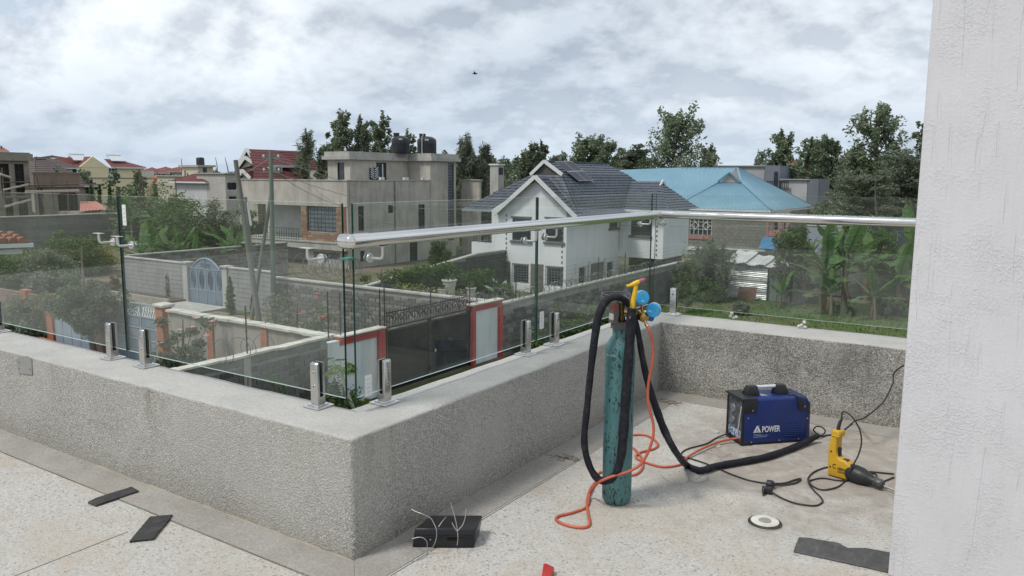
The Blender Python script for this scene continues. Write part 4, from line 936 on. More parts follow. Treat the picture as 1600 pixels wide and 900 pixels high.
def stones_coping(parent, a, c, z, w, h, step, mat, name='coping_stone'):
    a, c = Vector(a), Vector(c); d = (c-a); L = d.length; d = d/L; s = Vector((-d.y, d.x, 0)); x = 0
    while x < L-.05:
        l = min(step*rnd.uniform(.75, 1.25), L-x); b = MB(); m = a+d*(x+l/2); m.z = z+h/2+rnd.uniform(-.012, .018)
        b.obox(m, d*(l/2-.008)+Vector((0, 0, rnd.uniform(-.012, .012))), s*(w/2+rnd.uniform(-.015, .02)), Vector((0, 0, h/2*rnd.uniform(.8, 1.1))))
        b.build(name, mat, parent); x += l
X0 = -18.2; WT = -3.5; ya = Xp(513, 560, X0).y
AX, AY, UZ = Vector((1, 0, 0)), Vector((0, 1, 0)), Vector((0, 0, 1))
# side wall of rough blocks, white coping (visible face +X)
t = thing('block_wall', 'rough grey block wall with ragged pale coping and razor wire, left of the white gate wall', 'wall', (X0, 14, GZ))
b = MB(); b.box(X0-.24, X0-.03, 9.5, ya-.03, GZ-.3, WT); b.build('core', MORT, t)
bm_ = block_meshes(.40, .20, .035, [ST1, ST2, ST1, ST1, ST1, ST2], 4)
r_ = lay_blocks(t, Vector((X0-.03, 10.2, 0)), AY, UZ, AX, ya-.05-10.2, GZ+.1, WT-.18, .40, .20, bm_, 250)
b = MB()                                   # smeared mortar band under the coping and a plastered pier
for k in range(int((ya-.15-9.6)/.208)):
    y = 9.6+k*.208; b.obox((X0-.025, y+.1, WT-.10), (0, .1035, 0), (.03+rnd.random()*.012, 0, 0), (0, 0, .09+rnd.random()*.05))
b.build('mortar_band', M('mortar_smear', (.20, .195, .18), (.13, .125, .115), 2.4, .95, bump=.5, bscale=12, grime=.4), t)
b = MB(); p_ = Xp(385, 560, X0).y; b.box(X0-.04, X0+.03, p_-.12, p_+.12, GZ, WT-.02); b.build('pier', CONC, t)
stones_coping(t, (X0-.13, 9.6, 0), (X0-.13, ya-.03, 0), WT, .34, .07, .55, COPE)
# gate wall: white panels in red frames either side of a black gate
RED = M('gate_red', (.46, .055, .05), (.38, .045, .045), 1.3, .6, grime=.12); WHI = M('gate_white', (.66, .68, .70), (.58, .60, .62), .8, .6, grime=.2)
ya, yb = Xp(513, 560, X0).y, Xp(598, 560, X0).y
def ztop(px, py): return Xp(px, py, X0).z
def gate_wall(label, y0, y1, zt, pil, red0, red1):
    t = thing('gate_wall', label, 'gate wall', (X0, (y0+y1)/2, GZ))
    b = MB(); b.box(X0-.22, X0-.02, y0, y1, GZ-.2, zt-.28); b.build('panel', WHI, t)
    b = MB(); b.box(X0-.23, X0+.03, red0, y1, zt-.28, zt-.16); b.box(X0-.24, X0+.06, red0, y1, zt-.158, zt-.05); b.build('red_band', RED, t, bevel=.01, seg=1)
    for (p0, p1) in pil: b = MB(); b.box(X0-.25, X0+.10, p0, p1, GZ-.2, zt-.03 if p0 != red1 else zt-.32); b.build('red_pillar', RED, t, bevel=.01, seg=1)
    b = MB(); b.box(X0-.26, X0+.12, red0-.02, y1+.03, zt-.028, zt+.03); b.build('coping', COPE, t, bevel=.012, seg=1)
    return t
zg = ztop(600, 511)-.0
y1_ = Xp(600, 560, X0).y; yg0 = Xp(604, 560, X0).y; yg1 = Xp(733, 560, X0).y
t = gate_wall('white wall panel with red frame left of the black gate, behind the papaya', ya, y1_, zg, [(y1_-.32, y1_)], Xp(531, 520, X0).y, None)
b = MB(); b.box(X0-.22, X0-.0, ya-.02, Xp(531, 520, X0).y-.025, GZ-.2, zg-.12); b.build('end_panel', WHI, t)
y2_, y3_ = Xp(736, 560, X0).y, Xp(783, 560, X0).y; zg2 = ztop(760, 472)
t = gate_wall('white wall panel with red frame right of the black gate', y2_, y3_, zg2, [(y2_, y2_+.22), (y3_-.25, y3_)], y2_, y3_-.25)
BG = M('gate_black', (.012, .013, .014), (.016, .017, .018), 1.1, .42, bump=.03, bscale=5, spec=.12); BGI = M('iron_black', (.012, .012, .013), (.03, .028, .026), 8, .5)
t = thing('black_gate', 'black sheet metal double gate with curled ironwork along its top', 'gate', (X0, (yg0+yg1)/2, GZ))
zt0_ = ztop(606, 512); yc = (yg0+yg1)/2
for (p, q) in ((yg0+.03, yc-.012), (yc+.012, yg1-.03)):
    b = MB(); b.box(X0-.09, X0-.05, p, q, GZ+.06, zt0_-.12); b.build('leaf_sheet', BG, t)
    b = MB()
    for y_ in (p, q-.06): b.box(X0-.10, X0-.02, y_, y_+.06, GZ+.04, zt0_)
    for z_ in (GZ+.04, zt0_-.17, zt0_-.03): b.box(X0-.098, X0-.022, p+.06, q-.06, z_, z_+.05)
    b.build('leaf_frame', BGI, t)
    b = MB(); b.box(X0-.075, X0-.045, p+.02, q-.02, zt0_+.48, zt0_+.52); b.build('top_rail', BGI, t)
    nb = 16
    for k in range(nb):
        y_ = p+(q-p)*(k+.5)/nb; b = MB(); b.cyl((X0-.06, y_, zt0_+.02), (X0-.06, y_, zt0_+.52), .011, .011, 6); b.cyl((X0-.06, y_, zt0_+.52), (X0-.06, y_, zt0_+.60), .02, .003, 6)
        b.build('spike', RED if k in (11, 13, 14) and p > yc else BGI, t)
    for k in range(7):
        y_ = p+(q-p)*(k+.5)/7; b = MB(); pp = [(X0-.05, y_+.17*math.cos(a)*(1-a/9), zt0_+.26+.20*math.sin(a)*(1-a/9)) for a in [i*.45 for i in range(16)]]
        b.tube(pp, .018, 5); b.build('iron_curl', BGI, t)
b = MB(); b.box(X0-.02, X0+.01, yc+.25, yc+.33, GZ+1.0, GZ+1.1); b.build('lock', M('lock_pale', (.5, .5, .48), None, 30, .4), t)
# electric fence: posts with insulators, strands, razor wire
FW = M('fence_wire', (.10, .10, .10), (.2, .2, .2), 30, .4, .6)
def fence_post(label, x, y, z, h, lean=0):
    t = thing('fence_post', label, 'fence post', (x, y, z), 0, 'electric fence posts on the walls'); b = MB(); b.cyl((x, y, z-.1), (x+lean, y, z+h), .022, .02, 6); b.build('post', BGI, t)
    b = MB()
    for k in range(6): b.cyl((x+.0, y-.035, z+h*(.16+.15*k)), (x, y+.035, z+h*(.16+.15*k)), .018, .018, 6)
    kind(b.build('insulator', BGI, t), 'stuff')
for lab, px, py, h in (('spiked fence post standing on the ragged coping of the block wall', 386, 545, 1.35), ('fence post just left of the corner glass edge', 532, 521, 1.35), ('short fence post left of the white gate wall end', 513, 520, 1.4), ('fence post at the left jamb of the black gate', 594, 510, 1.3),
                       ('tall dark fence post at the left end of the gate top', 601, 505, 1.5), ('fence post behind the middle of the black gate top', 673, 488, 1.3), ('fence post at the right jamb of the black gate', 734, 474, 1.5)):
    p = Xp(px, py, X0-.1); fence_post(lab, X0-.1, p.y, min(p.z, WT+.1), h)
b = MB(); p0 = Xp(594, 510, X0-.1).y
for k in range(5):
    z_ = WT+.35+k*.2
    for (a, c) in ((p0, p0+2.9), (p0+2.9, p0+5.6)): b.tube([(X0-.1, a+(c-a)*i/8, z_-.03*math.sin(math.pi*i/8)) for i in range(9)], .0055, 4)
b.tube([(X0-.1, p0, WT+1.3), (X0-.1, p0-1.0, WT+.1)], .012, 5); b.tube([(X0-.1, p0-1.05, WT+1.2), (X0-.1, p0-.2, WT+.1)], .012, 5)
tag(b.build('fence_strands', FW), 'electric fence strands strung over the black gate', 'fence wire')
def razor(label, pts, r, pitch, group='coils of razor wire along the walls'):
    b = MB(); tot = 0; out = []
    for (a, c) in zip(pts[:-1], pts[1:]):
        a, c = Vector(a), Vector(c); L = (c-a).length; d = (c-a)/L; s = Vector((-d.y, d.x, 0)); n = int(L/pitch*14)
        for i in range(n):
            q = i/n*L; an = 2*math.pi*(tot+q)/pitch; rr = r*(1+.18*math.sin((tot+q)*3.1)); out.append(a+d*(q+.10*math.sin(an*.5))+s*rr*math.cos(an)+UZ*(rr*math.sin(an)+r*.9))
        tot += L
    b.tube(out, .0105, 4); return tag(b.build('razor_wire', FW), label, 'razor wire', group)
razor('loose razor wire coil on the block wall before the peach wall', [(X0-.12, Xp(330, 560, X0).y, WT), (X0-.12, Xp(420, 540, X0).y, WT)], .30, .42)
razor('razor wire coil on the wall behind the black gate top', [(X0-.2, yg0+2, WT), (X0-.2, y3_+1.0, WT)], .26, .30)
# long block wall between our plot and the white house
E1 = 47.6; ZE = -3.72
t = thing('block_wall', 'long grey block boundary wall running back past the white house', 'wall', (X0, 37, GZ))
b = MB(); b.box(X0-.24, X0-.03, y3_+.02, E1, GZ-.3, ZE); b.build('core', MORT, t)
b = MB(); b.box(X0-.27, X0+.05, y3_+.02, E1, ZE, ZE+.09); b.build('coping', CONCP, t, bevel=.01, seg=1)
bm2 = block_meshes(.42, .20, .035, [ST1, ST2, ST1, ST2, ST3, ST2, STB], 9, 7)
rest = lay_blocks(t, Vector((X0-.03, y3_+.1, 0)), AY, UZ, AX, E1-y3_-.2, GZ+.1, ZE-.1, .42, .20, bm2, 280, order=lambda q: q[0]-(q[2]+GZ)*.0)
kind(rest.build('far_blocks', ST1, t), 'stuff')
razor('razor wire coil along the long block wall beside the white house', [(X0-.13, y3_+.5, ZE+.08), (X0-.13, 44, ZE+.08)], .20, .26)
for k, (px) in enumerate((773, 806, 934, 975)):
    p = Xp(px, 470, X0-.13); fence_post(('fence post on the long wall near the white gate panel', 'fence post on the long wall before the nearer ground floor window', 'fence post on the long wall before the white house side', 'fence post on the long wall near the white house downpipe')[k], X0-.13, p.y, ZE+.08, 1.2)
b = MB()
for k in range(5): b.tube([(X0-.13, y3_+1+(E1-y3_-1)*i/30, ZE+.3+k*.2) for i in range(31)], .005, 4)
tag(b.build('fence_strands', FW), 'electric fence strands along the long wall before the white house', 'fence wire')
# peach rendered wall with orange pillars and white coping (faces us, -Y)
YB = 17.62; ZB_ = -3.6
PEA = M('peach_render', (.345, .315, .275), (.275, .25, .22), .9, .9, bump=.15, bscale=14, grime=.35); ORP = M('orange_pillar', (.40, .16, .085), (.33, .125, .07), 1.5, .85, bump=.15, bscale=16, grime=.2)
def bx(px): return Yp(px, 500, YB).x
t = thing('rendered_wall', 'peach rendered wall with orange pillars and pale coping behind the pink roses', 'wall', (bx(330), YB, GZ))
b = MB(); b.box(bx(262), X0-.3, YB+.02, YB+.22, GZ-.2, ZB_); b.build('render', PEA, t)
for px in (328, 412):
    b = MB(); x_ = bx(px); b.box(x_-.17, x_+.17, YB-.04, YB+.26, GZ-.2, ZB_-.002); b.build('pillar', ORP, t, bevel=.01, seg=1)
stones_coping(t, (bx(255)+.3, YB+.12, 0), (X0-.35, YB+.12, 0), ZB_, .42, .09, .8, COPE)
t = thing('gate_pillar', 'orange gate pillar with a pale round-edged cap', 'pillar', (bx(251), YB, GZ))
b = MB(); x_ = bx(251); b.box(x_-.24, x_+.22, YB-.06, YB+.36, GZ-.2, ZB_+.12); b.build('shaft', ORP, t, bevel=.015)
b = MB(); b.box(x_-.32, x_+.34, YB-.14, YB+.44, ZB_+.12, ZB_+.26); b.build('cap', COPE, t, bevel=.05, seg=3)
# blue-grey gate left of the pillar, then a wall and a second gate behind the round tree
GBL_ = M('gate_bluegrey', (.23, .28, .33), (.19, .235, .285), 1.0, .5, grime=.15); GBD = M('gate_dark_grey', (.16, .19, .23), (.12, .145, .18), 1.2, .5); GRL = M('gate_rail_pale', (.34, .38, .42), None, 2, .5)
def sheet_gate(label, x0, x1, z1, lattice, cat='gate'):
    t = thing('sheet_gate', label, cat, ((x0+x1)/2, YB, GZ)); nrow = 4; zlat = z1-(.55 if lattice else .0); nc = 3
    for i in range(nc):
        for j in range(nrow):
            xa_, xb_ = x0+(x1-x0)*i/nc, x0+(x1-x0)*(i+1)/nc; za, zb_ = GZ+.05+(zlat-GZ-.05)*j/nrow, GZ+.05+(zlat-GZ-.05)*(j+1)/nrow
            b = MB(); b.box(xa_+.03, xb_-.03, YB+.06, YB+.075, za+.03, zb_-.03); b.box(xa_+.12, xb_-.12, YB+.045, YB+.06, za+.1, zb_-.1); b.build('sheet_panel', GBL_, t)
    b = MB()
    for i in range(nc+1): b.box(x0+(x1-x0)*i/nc-.025, x0+(x1-x0)*i/nc+.025, YB+.03, YB+.08, GZ+.03, z1)
    for j in range(nrow+1): z_ = GZ+.05+(zlat-GZ-.05)*j/nrow; b.box(x0+.025, x1-.025, YB+.032, YB+.079, z_-.025, z_+.025)
    if lattice: b.box(x0+.025, x1-.025, YB+.032, YB+.079, z1-.05, z1)
    b.build('gate_frame', GRL, t)
    if lattice:
        b = MB(); n_ = 18
        for i in range(n_):
            for s in (0, 1): xa_ = x0+(x1-x0)*(i+s)/n_; xb_ = x0+(x1-x0)*(i+1-s)/n_; b.tube([(xa_, YB+.055+.02*s, zlat), (xb_, YB+.055+.02*s, z1-.05)], .013, 4)
        kind(b.build('lattice', GRL, t), 'stuff')
    return t
xa_ = bx(174); xb_ = bx(242)
sheet_gate('blue-grey sheet metal gate with a lattice top beside the orange pillar', xa_, xb_, ZB_+.15, True)
t = thing('gate_pillar', 'orange pillar at the left side of the blue-grey gate, behind the tree trunk', 'pillar', (bx(169), YB, GZ)); b = MB(); b.box(bx(163), bx(174)-.02, YB-.05, YB+.3, GZ-.2, ZB_+.05); b.build('shaft', ORP, t, bevel=.01, seg=1)
PINK = M('old_pink_render', (.25, .155, .125), (.18, .12, .10), 1.3, .9, grime=.4)
t = thing('rendered_wall', 'worn pinkish wall with orange pillars left of the round leafy tree', 'wall', (bx(40), YB, GZ))
b = MB(); b.box(bx(136), bx(163)-.02, YB+.03, YB+.2, GZ-.2, ZB_-.2); b.build('render', PINK, t)
b = MB(); b.box(-60, bx(76), YB+.03, YB+.2, GZ-.2, ZB_-.25); b.build('render', PINK, t)
for px in (78, 40): b = MB(); x_ = bx(px); b.box(x_-.28, x_+.25, YB-.04, YB+.28, GZ-.2, ZB_-.1); b.build('pillar', ORP, t, bevel=.01, seg=1)
t = thing('sheet_gate', 'pale blue sheet gate half hidden behind the round leafy tree', 'gate', (bx(108), YB, GZ))
for i in range(4):
    xa_, xb_ = bx(82)+(bx(136)-bx(82))*i/4, bx(82)+(bx(136)-bx(82))*(i+1)/4; b = MB(); b.box(xa_+.012, xb_-.012, YB+.06, YB+.08, GZ+.45, ZB_-.15); b.box(xa_+.012, xb_-.012, YB+.06, YB+.08, GZ+.05, GZ+.42); b.build('sheet_panel', M('gate_pale_blue', (.30, .36, .43), (.25, .305, .37), 1.0, .5, grime=.2), t)
b = MB()
for i in range(5): x_ = bx(82)+(bx(136)-bx(82))*i/4; b.box(x_-.010, x_+.010, YB+.05, YB+.085, GZ+.03, ZB_-.1)
b.build('gate_frame', GBD, t)
# orange-brown timber lying by the parapet on the left (a pile of planks on the ground)
t = thing('plank_pile', 'pile of reddish brown planks on the ground left of the gates', 'planks', (*Zp(50, 520, GZ).xy, GZ))
for k in range(6):
    a, c = Zp(5, 512+k*2, GZ+.05+.08*k), Zp(110, 545+k*1.5, GZ+.05+.08*k); b = MB(); d = (c-a).normalized(); s = Vector((-d.y, d.x, 0)); b.obox((a+c)/2+s*(.25*(k % 3)-.2), (c-a)*.48, s*.10, (0, 0, .03)); b.build('plank', ORP, t)
# wall with the arched blue gate (faces -Y, y = 27.9)
YG = 27.9; ZW = -3.6
LG = M('light_grey_course', (.30, .30, .295), (.24, .24, .235), .8, .85, bump=.2, bscale=14, grime=.2)
def gx(px, py=430): return Yp(px, py, YG).x
def course_wall(label, x0, x1, z1, n, mat, ytop=.08, joint=.018):
    t = thing('course_wall', label, 'wall', ((x0+x1)/2, YG, GZ)); H = (z1-GZ)/n
    b = MB(); b.box(x0, x1, YG+.03, YG+.2, GZ-.2, z1); b.build('core', M('joint_dark', (.12, .12, .115), None, 3, .95), t)
    k0 = 0
    for j in range(n):
        x = x0-(.0 if j % 2 else .45)
        b = MB()
        while x < x1:
            l0, l1 = max(x, x0), min(x+.9, x1)
            if l1-l0 > .05: b.box(l0+joint*.3, l1-joint*.3, YG+.0, YG+.05, GZ+j*H+joint/2, GZ+(j+1)*H-joint/2)
            x += .9
        b.build('course', mat, t)
    b = MB(); b.box(x0-.02, x1+.02, YG-.05, YG+.26, z1, z1+ytop); b.build('coping', CONCP, t, bevel=.01, seg=1)
    return t
course_wall('pale grey coursed wall left of the arched blue gate', gx(190), gx(287), ZW, 9, LG)
course_wall('pale grey coursed wall right of the arched blue gate, behind the poles', gx(354), gx(426), ZW+.02, 9, LG)
for lab, px in (('grey pillar at the left side of the arched blue gate', 290.5), ('grey pillar at the right side of the arched blue gate', 352)):
    t = thing('gate_pillar', lab, 'pillar', (gx(px), YG, GZ)); x_ = gx(px); b = MB(); b.box(x_-.22, x_+.22, YG-.08, YG+.3, GZ-.2, ZW+.05); b.build('shaft', CONCP, t, bevel=.01, seg=1)
    b = MB(); b.box(x_-.3, x_+.3, YG-.16, YG+.38, ZW+.05, ZW+.14); b.build('cap', CONCP, t, bevel=.01, seg=1)
t = thing('arched_gate', 'pale blue metal gate with an arched crest and oval ironwork', 'gate', (gx(321), YG, GZ))
g0, g1 = gx(290.5)+.24, gx(352)-.24; gw = g1-g0; gc = (g0+g1)/2; zs_ = ZW-.18
ABL = M('arch_gate_blue', (.17, .22, .275), (.14, .185, .235), 1.2, .5); ABD = M('arch_gate_dark', (.09, .12, .16), (.12, .155, .2), 2, .5); ABP = M('arch_gate_pale', (.28, .33, .38), None, 2, .5)
for i in range(4):
    xa_, xb_ = g0+gw*i/4, g0+gw*(i+1)/4
    b = MB(); b.box(xa_+.02, xb_-.02, YG+.05, YG+.07, GZ+.9, zs_-.02); b.build('upper_panel', ABL, t)
    b = MB(); b.box(xa_+.02, xb_-.02, YG+.05, YG+.07, GZ+.06, GZ+.86); b.build('lower_panel', ABL, t)
    b = MB(); cxx = (xa_+xb_)/2
    for rr in (1, .6):
        b.tube([(cxx+.19*rr*math.cos(a), YG+.03, GZ+1.5+.5*rr*math.sin(a)) for a in [2*math.pi*q/20 for q in range(20)]], .022, 5, closed=True)
    b.tube([(cxx, YG+.03, GZ+.95), (cxx, YG+.03, zs_)], .015, 5); b.build('oval', ABD if i in (1, 2) else ABL, t)
b = MB()
for i in range(5): b.box(g0+gw*i/4-.025, g0+gw*i/4+.025, YG+.02, YG+.08, GZ+.04, zs_)
for z_ in (GZ+.05, GZ+.88, zs_): b.box(g0, g1, YG+.022, YG+.078, z_-.025, z_+.025)
b.build('gate_frame', ABP, t)
arc = [(gc+gw*.40*math.sin(a), YG+.05, zs_+.04+.58*max(0, math.cos(a))**1.9) for a in [-math.pi/2+math.pi*q/16 for q in range(17)]]
b = MB(); b.tube(arc, .05, 6); b.build('arch_rail', ABP, t)
b = MB(); b.poly([(x, YG+.06, z) for x, y, z in arc]+[(gc+gw*.4, YG+.06, zs_), (gc-gw*.4, YG+.06, zs_)]); b.build('crest', ABL, t)
b = MB()
for s in (-1, 1): b.tube([(gc+s*.28+.11*math.cos(a), YG+.02, zs_+.22+.12*math.sin(a)) for a in [2*math.pi*q/12 for q in range(12)]], .02, 5, closed=True)
b.tube([(gc, YG+.02, zs_), (gc, YG+.02, zs_+.95)], .02, 5); b.build('crest_iron', ABD, t)
# concrete apron before the gate
b = MB(); b.box(g0-.4, g1+.5, YG-4.6, YG-.1, GZ-.05, GZ+.12); kind(b.build('driveway', CONCP, bevel=.02, seg=1), 'structure')
# block wall carrying on to the right, dark hollow-looking blocks
t = thing('block_wall', 'grey block wall with a smooth coping behind the red roses', 'wall', (gx(560), YG, GZ))
YW2 = 26.6
x0_, x1_ = Yp(427, 450, YW2).x, X0-.3
b = MB(); b.box(x0_, x1_, YW2+.03, YW2+.22, GZ-.2, ZW); b.build('core', MORT, t)
b = MB(); b.box(x0_, x1_, YW2-.05, YW2+.28, ZW, ZW+.09); b.build('coping', CONCP, t, bevel=.01, seg=1)
bm3 = block_meshes(.44, .20, .035, [ST1, ST1, ST3, ST1, ST1, ST3, ST1], 14, 7)
rest = lay_blocks(t, Vector((x0_, YW2+.03, 0)), AX, UZ, Vector((0, -1, 0)), x1_-x0_, GZ+.1, ZW-.02, .44, .20, bm3, 290, order=lambda q: -q[0])
kind(rest.build('far_blocks', ST1, t), 'stuff')
razor('tangled razor wire heap on the wall before the unfinished house', [(Yp(445, 430, YW2).x, YW2+.8, ZW+.15), (Yp(540, 430, YW2).x, YW2+.9, ZW+.2)], .55, .36)
razor('second razor wire tangle beside the first, before the brick bay', [(Yp(450, 420, YW2).x, YW2+1.2, ZW+.3), (Yp(530, 420, YW2).x, YW2+1.3, ZW+.35)], .45, .30)
# stone wall running back behind the arched gate (faces +X)
XS = -47.5
t = thing('stone_wall', 'random stone wall running back behind the arched blue gate', 'wall', (XS, 35, GZ)); zt_ = ZW+.05
b = MB(); b.box(XS-.22, XS-.03, YG+.3, 41, GZ-.2, zt_); b.build('core', MORT, t)
b = MB(); b.box(XS-.28, XS+.05, YG+.3, 41, zt_, zt_+.09); b.build('coping', CONCP, t, bevel=.01, seg=1)
zz_ = GZ+.8; cnt = 0
while zz_ < zt_-.12:
    y = YG+.4; h = .24
    while y < 40.8:
        l = rnd.uniform(.3, .75); hh = h*rnd.uniform(.7, 1.0); b = MB()
        j = lambda: rnd.uniform(-.05, .05)
        P = [(y+.03+j()*.5, zz_+.02+j()*.4), (y+l-.03+j()*.5, zz_+.02+j()*.4), (y+l-.02+j(), zz_+hh*.5), (y+l-.05+j(), zz_+hh), (y+.05+j(), zz_+hh), (y+.02, zz_+hh*.5)]
        b.prism([(XS-.04, a, c) for a, c in P], (.05+rnd.random()*.03, 0, 0)); b.build('stone', [ST3, ST1, STB, ST3][cnt % 4], t); cnt += 1; y += l
    zz_ += h+.03
# dividing wall between the unfinished house and the white house (dark, faces +X)
XD = -29.0
t = thing('block_wall', 'dark block wall behind the clipped hedge, beside the white house', 'wall', (XD, 37, GZ)); zt_ = -3.35
def ztop_d(y): return -4.1+(y-31.6)/8.6*.82 if y < 40.2 else -3.28
ys = [YW2+.25, 31.6, 40.2, 52]
for y0, y1 in zip(ys[:-1], ys[1:]):
    z0, z1 = ztop_d(y0), ztop_d(y1)
    b = MB(); b.hexa([(XD-.22, y0, GZ-.2), (XD-.03, y0, GZ-.2), (XD-.03, y1, GZ-.2), (XD-.22, y1, GZ-.2), (XD-.22, y0, z0), (XD-.03, y0, z0), (XD-.03, y1, z1), (XD-.22, y1, z1)]); b.build('core', MORT, t)
    b = MB(); b.hexa([(XD-.28, y0, z0), (XD+.05, y0, z0), (XD+.05, y1, z1), (XD-.28, y1, z1), (XD-.28, y0, z0+.09), (XD+.05, y0, z0+.09), (XD+.05, y1, z1+.09), (XD-.28, y1, z1+.09)]); b.build('coping', CONCP, t)
b = MB()
for r0 in range(13):
    y = YW2+.4-(.22 if r0 % 2 else 0)
    while y < 51.5:
        if GZ+.3+r0*.2 < ztop_d(y): b.box(XD-.04, XD+.004+rnd.random()*.012, max(y, YW2+.3)+.012, y+.43, GZ+.1+r0*.2+.011, GZ+.3+r0*.2-.011)
        y += .44
kind(b.build('blocks', ST2, t), 'stuff')
# white post and flower troughs left of the arched gate
tro = M('trough_pale', (.34, .32, .28), (.26, .245, .21), 2, .8)
b = MB(); x0_, x1_ = Yp(172, 440, YG-1.2).x, Yp(262, 450, YG-1.2).x
t = thing('planter_bed', 'raised planting bed with a pale kerb along the coursed wall', 'planter', ((x0_+x1_)/2, YG-1.2, GZ))
b.box(x0_, x1_, YG-1.25, YG-1.1, GZ-.1, GZ+.35); b.build('kerb', tro, t, bevel=.01, seg=1)
b = MB(); b.box(x0_, x1_, YG-1.1, YG-.02, GZ-.1, GZ+.22); b.build('soil', M('soil', (.07, .05, .035), (.11, .085, .06), 5, .95), t)
# far grey block wall on the left
XL = -84
t = thing('block_wall', 'long plain grey block wall below the scaffolded house', 'wall', (XL, 45, GZ)); z0_ = Xp(90, 337, XL).z
b = MB(); b.box(XL-.3, XL-.02, 24, 52.5, GZ-.2, z0_); b.build('core', MORT, t)
b = MB(); b.box(XL-.4, XL+.08, 24, 52.5, z0_, z0_+.10); b.build('coping', COPE, t)
b = MB()
for r0 in range(14):
    y = 24-(.3 if r0 % 2 else 0)
    while y < 52: b.box(XL-.03, XL+.01+rnd.random()*.01, y+.015, min(y+.58, 52.4), z0_-.22*(r0+1)+.014, z0_-.22*r0-.012); y += .6
kind(b.build('blocks', M('block_grey_far', (.20, .20, .195), (.155, .155, .15), .5, .9, bump=.3, bscale=9), t), 'stuff')
# ------------------------------------------------------------------ HOUSES
DGL = M('window_dark', (.035, .042, .05), (.06, .07, .08), .8, .12, spec=.6)  # dark opaque pane: the unlit rooms behind are put into its colour
BAR = M('window_bar', (.03, .035, .042), None, 3, .5); BARW = M('bar_white_paint', (.62, .63, .62), None, 3, .5)
TRIMW = M('trim_white', (.66, .67, .66), (.58, .59, .58), 1.3, .6, grime=.12); SILL = M('sill_grey', (.13, .14, .15), (.10, .105, .11), 3, .6)
def pw(ax, c, u, z, d=0.0):
    """point on a facade: ax 'y' (faces -Y, u = x) or 'x' (faces +X, u = y); d = outward"""
    return Vector((u, c-d, z)) if ax == 'y' else Vector((c+d, u, z))
def fbox(b, ax, c, u0, u1, z0, z1, d0, d1):
    p, q = pw(ax, c, u0, z0, d0), pw(ax, c, u1, z1, d1); b.box(p.x, q.x, p.y, q.y, p.z, q.z)
def wall_with_holes(b, ax, c, u0, u1, z0, z1, th, holes):
    us = sorted({u0, u1, *[h[0] for h in holes], *[h[1] for h in holes]}); us = [u for u in us if u0 <= u <= u1]
    for a, e in zip(us[:-1], us[1:]):
        zs_ = [z0]; hs_ = sorted([h for h in holes if h[0] < (a+e)/2 < h[1]], key=lambda h: h[2])
        z = z0
        for h in hs_:
            if h[2] > z: fbox(b, ax, c, a, e, z, h[2], -th, 0)
            z = h[3]
        if z < z1: fbox(b, ax, c, a, e, z, z1, -th, 0)
def window(par, ax, c, h, nu=3, nz=3, bar=BAR, pane_mat=DGL, frame_w=.05, sill=None, bw=.02, frame_mat=None, bars_out=0.0, name='window'):
    u0, u1, z0, z1 = h; b = MB(); fm = frame_mat or bar; D = -.10
    for (a, e, f, g_) in ((u0, u1, z0, z0+frame_w), (u0, u1, z1-frame_w, z1), (u0, u0+frame_w, z0+frame_w, z1-frame_w), (u1-frame_w, u1, z0+frame_w, z1-frame_w)): fbox(b, ax, c, a, e, f, g_, D-.05, D+.03)
    w = b.build(name, fm, par)
    b = MB(); fbox(b, ax, c, u0, u1, z0, z1, D-.06, D-.03); b.build('pane', pane_mat, w)
    if nu+nz > 2:
        b = MB()
        for i in range(1, nu): u = u0+(u1-u0)*i/nu; fbox(b, ax, c, u-bw/2, u+bw/2, z0+.03, z1-.03, D+.032+bars_out, D+.05+bars_out)
        for i in range(1, nz): z = z0+(z1-z0)*i/nz; fbox(b, ax, c, u0+.03, u1-.03, z-bw/2, z+bw/2, D+.033+bars_out, D+.051+bars_out)
        b.build('grille', bar, w)
    if sill: b = MB(); fbox(b, ax, c, u0-.12, u1+.12, z0-.16, z0-.002, -.05, .10); b.build('sill', sill, w)
    return w
def slope(b, e0, e1, r1, r0, n, step=.035, wav=0, amp=.02):
    """tiled slope: n courses from the eave e0-e1 up to the ridge r0-r1"""
    e0, e1, r0, r1 = map(Vector, (e0, e1, r0, r1)); nr = (e1-e0).cross(r0-e0).normalized()
    if nr.z < 0: nr = -nr
    for k in range(n):
        a0, a1, c0, c1 = e0.lerp(r0, k/n), e1.lerp(r1, k/n), e0.lerp(r0, (k+1)/n), e1.lerp(r1, (k+1)/n)
        L = (a1-a0).length; m = max(1, int(L/wav)) if wav else 1
        lo = [a0.lerp(a1, i/m)+nr*(step+(amp*(i % 2))) for i in range(m+1)]; hi = [c0.lerp(c1, i/m)+nr*(.004+(amp*(i % 2))) for i in range(m+1)]; un = [a0.lerp(a1, i/m) for i in range(m+1)]
        o = len(b.v); b.v += [tuple(p) for p in un+lo+hi]
        for i in range(m):
            b.f.append([o+i, o+i+1, o+m+1+i+1, o+m+1+i]); b.mi.append(b.c)
            b.f.append([o+m+1+i, o+m+2+i, o+2*m+2+i+1, o+2*m+2+i]); b.mi.append(b.c)
def ribs(b, e0, e1, r1, r0, pitch, amp=.03):
    """profiled sheet: ribs run up the slope"""
    e0, e1, r0, r1 = map(Vector, (e0, e1, r0, r1)); nr = (e1-e0).cross(r0-e0).normalized()
    if nr.z < 0: nr = -nr
    m = max(2, int((e1-e0).length/pitch*2)); o = len(b.v)
    lo = [e0.lerp(e1, i/m)+nr*amp*(i % 2) for i in range(m+1)]; hi = [r0.lerp(r1, i/m)+nr*amp*(i % 2) for i in range(m+1)]
    b.v += [tuple(p) for p in lo+hi]
    for i in range(m): b.f.append([o+i, o+i+1, o+m+2+i, o+m+1+i]); b.mi.append(b.c)
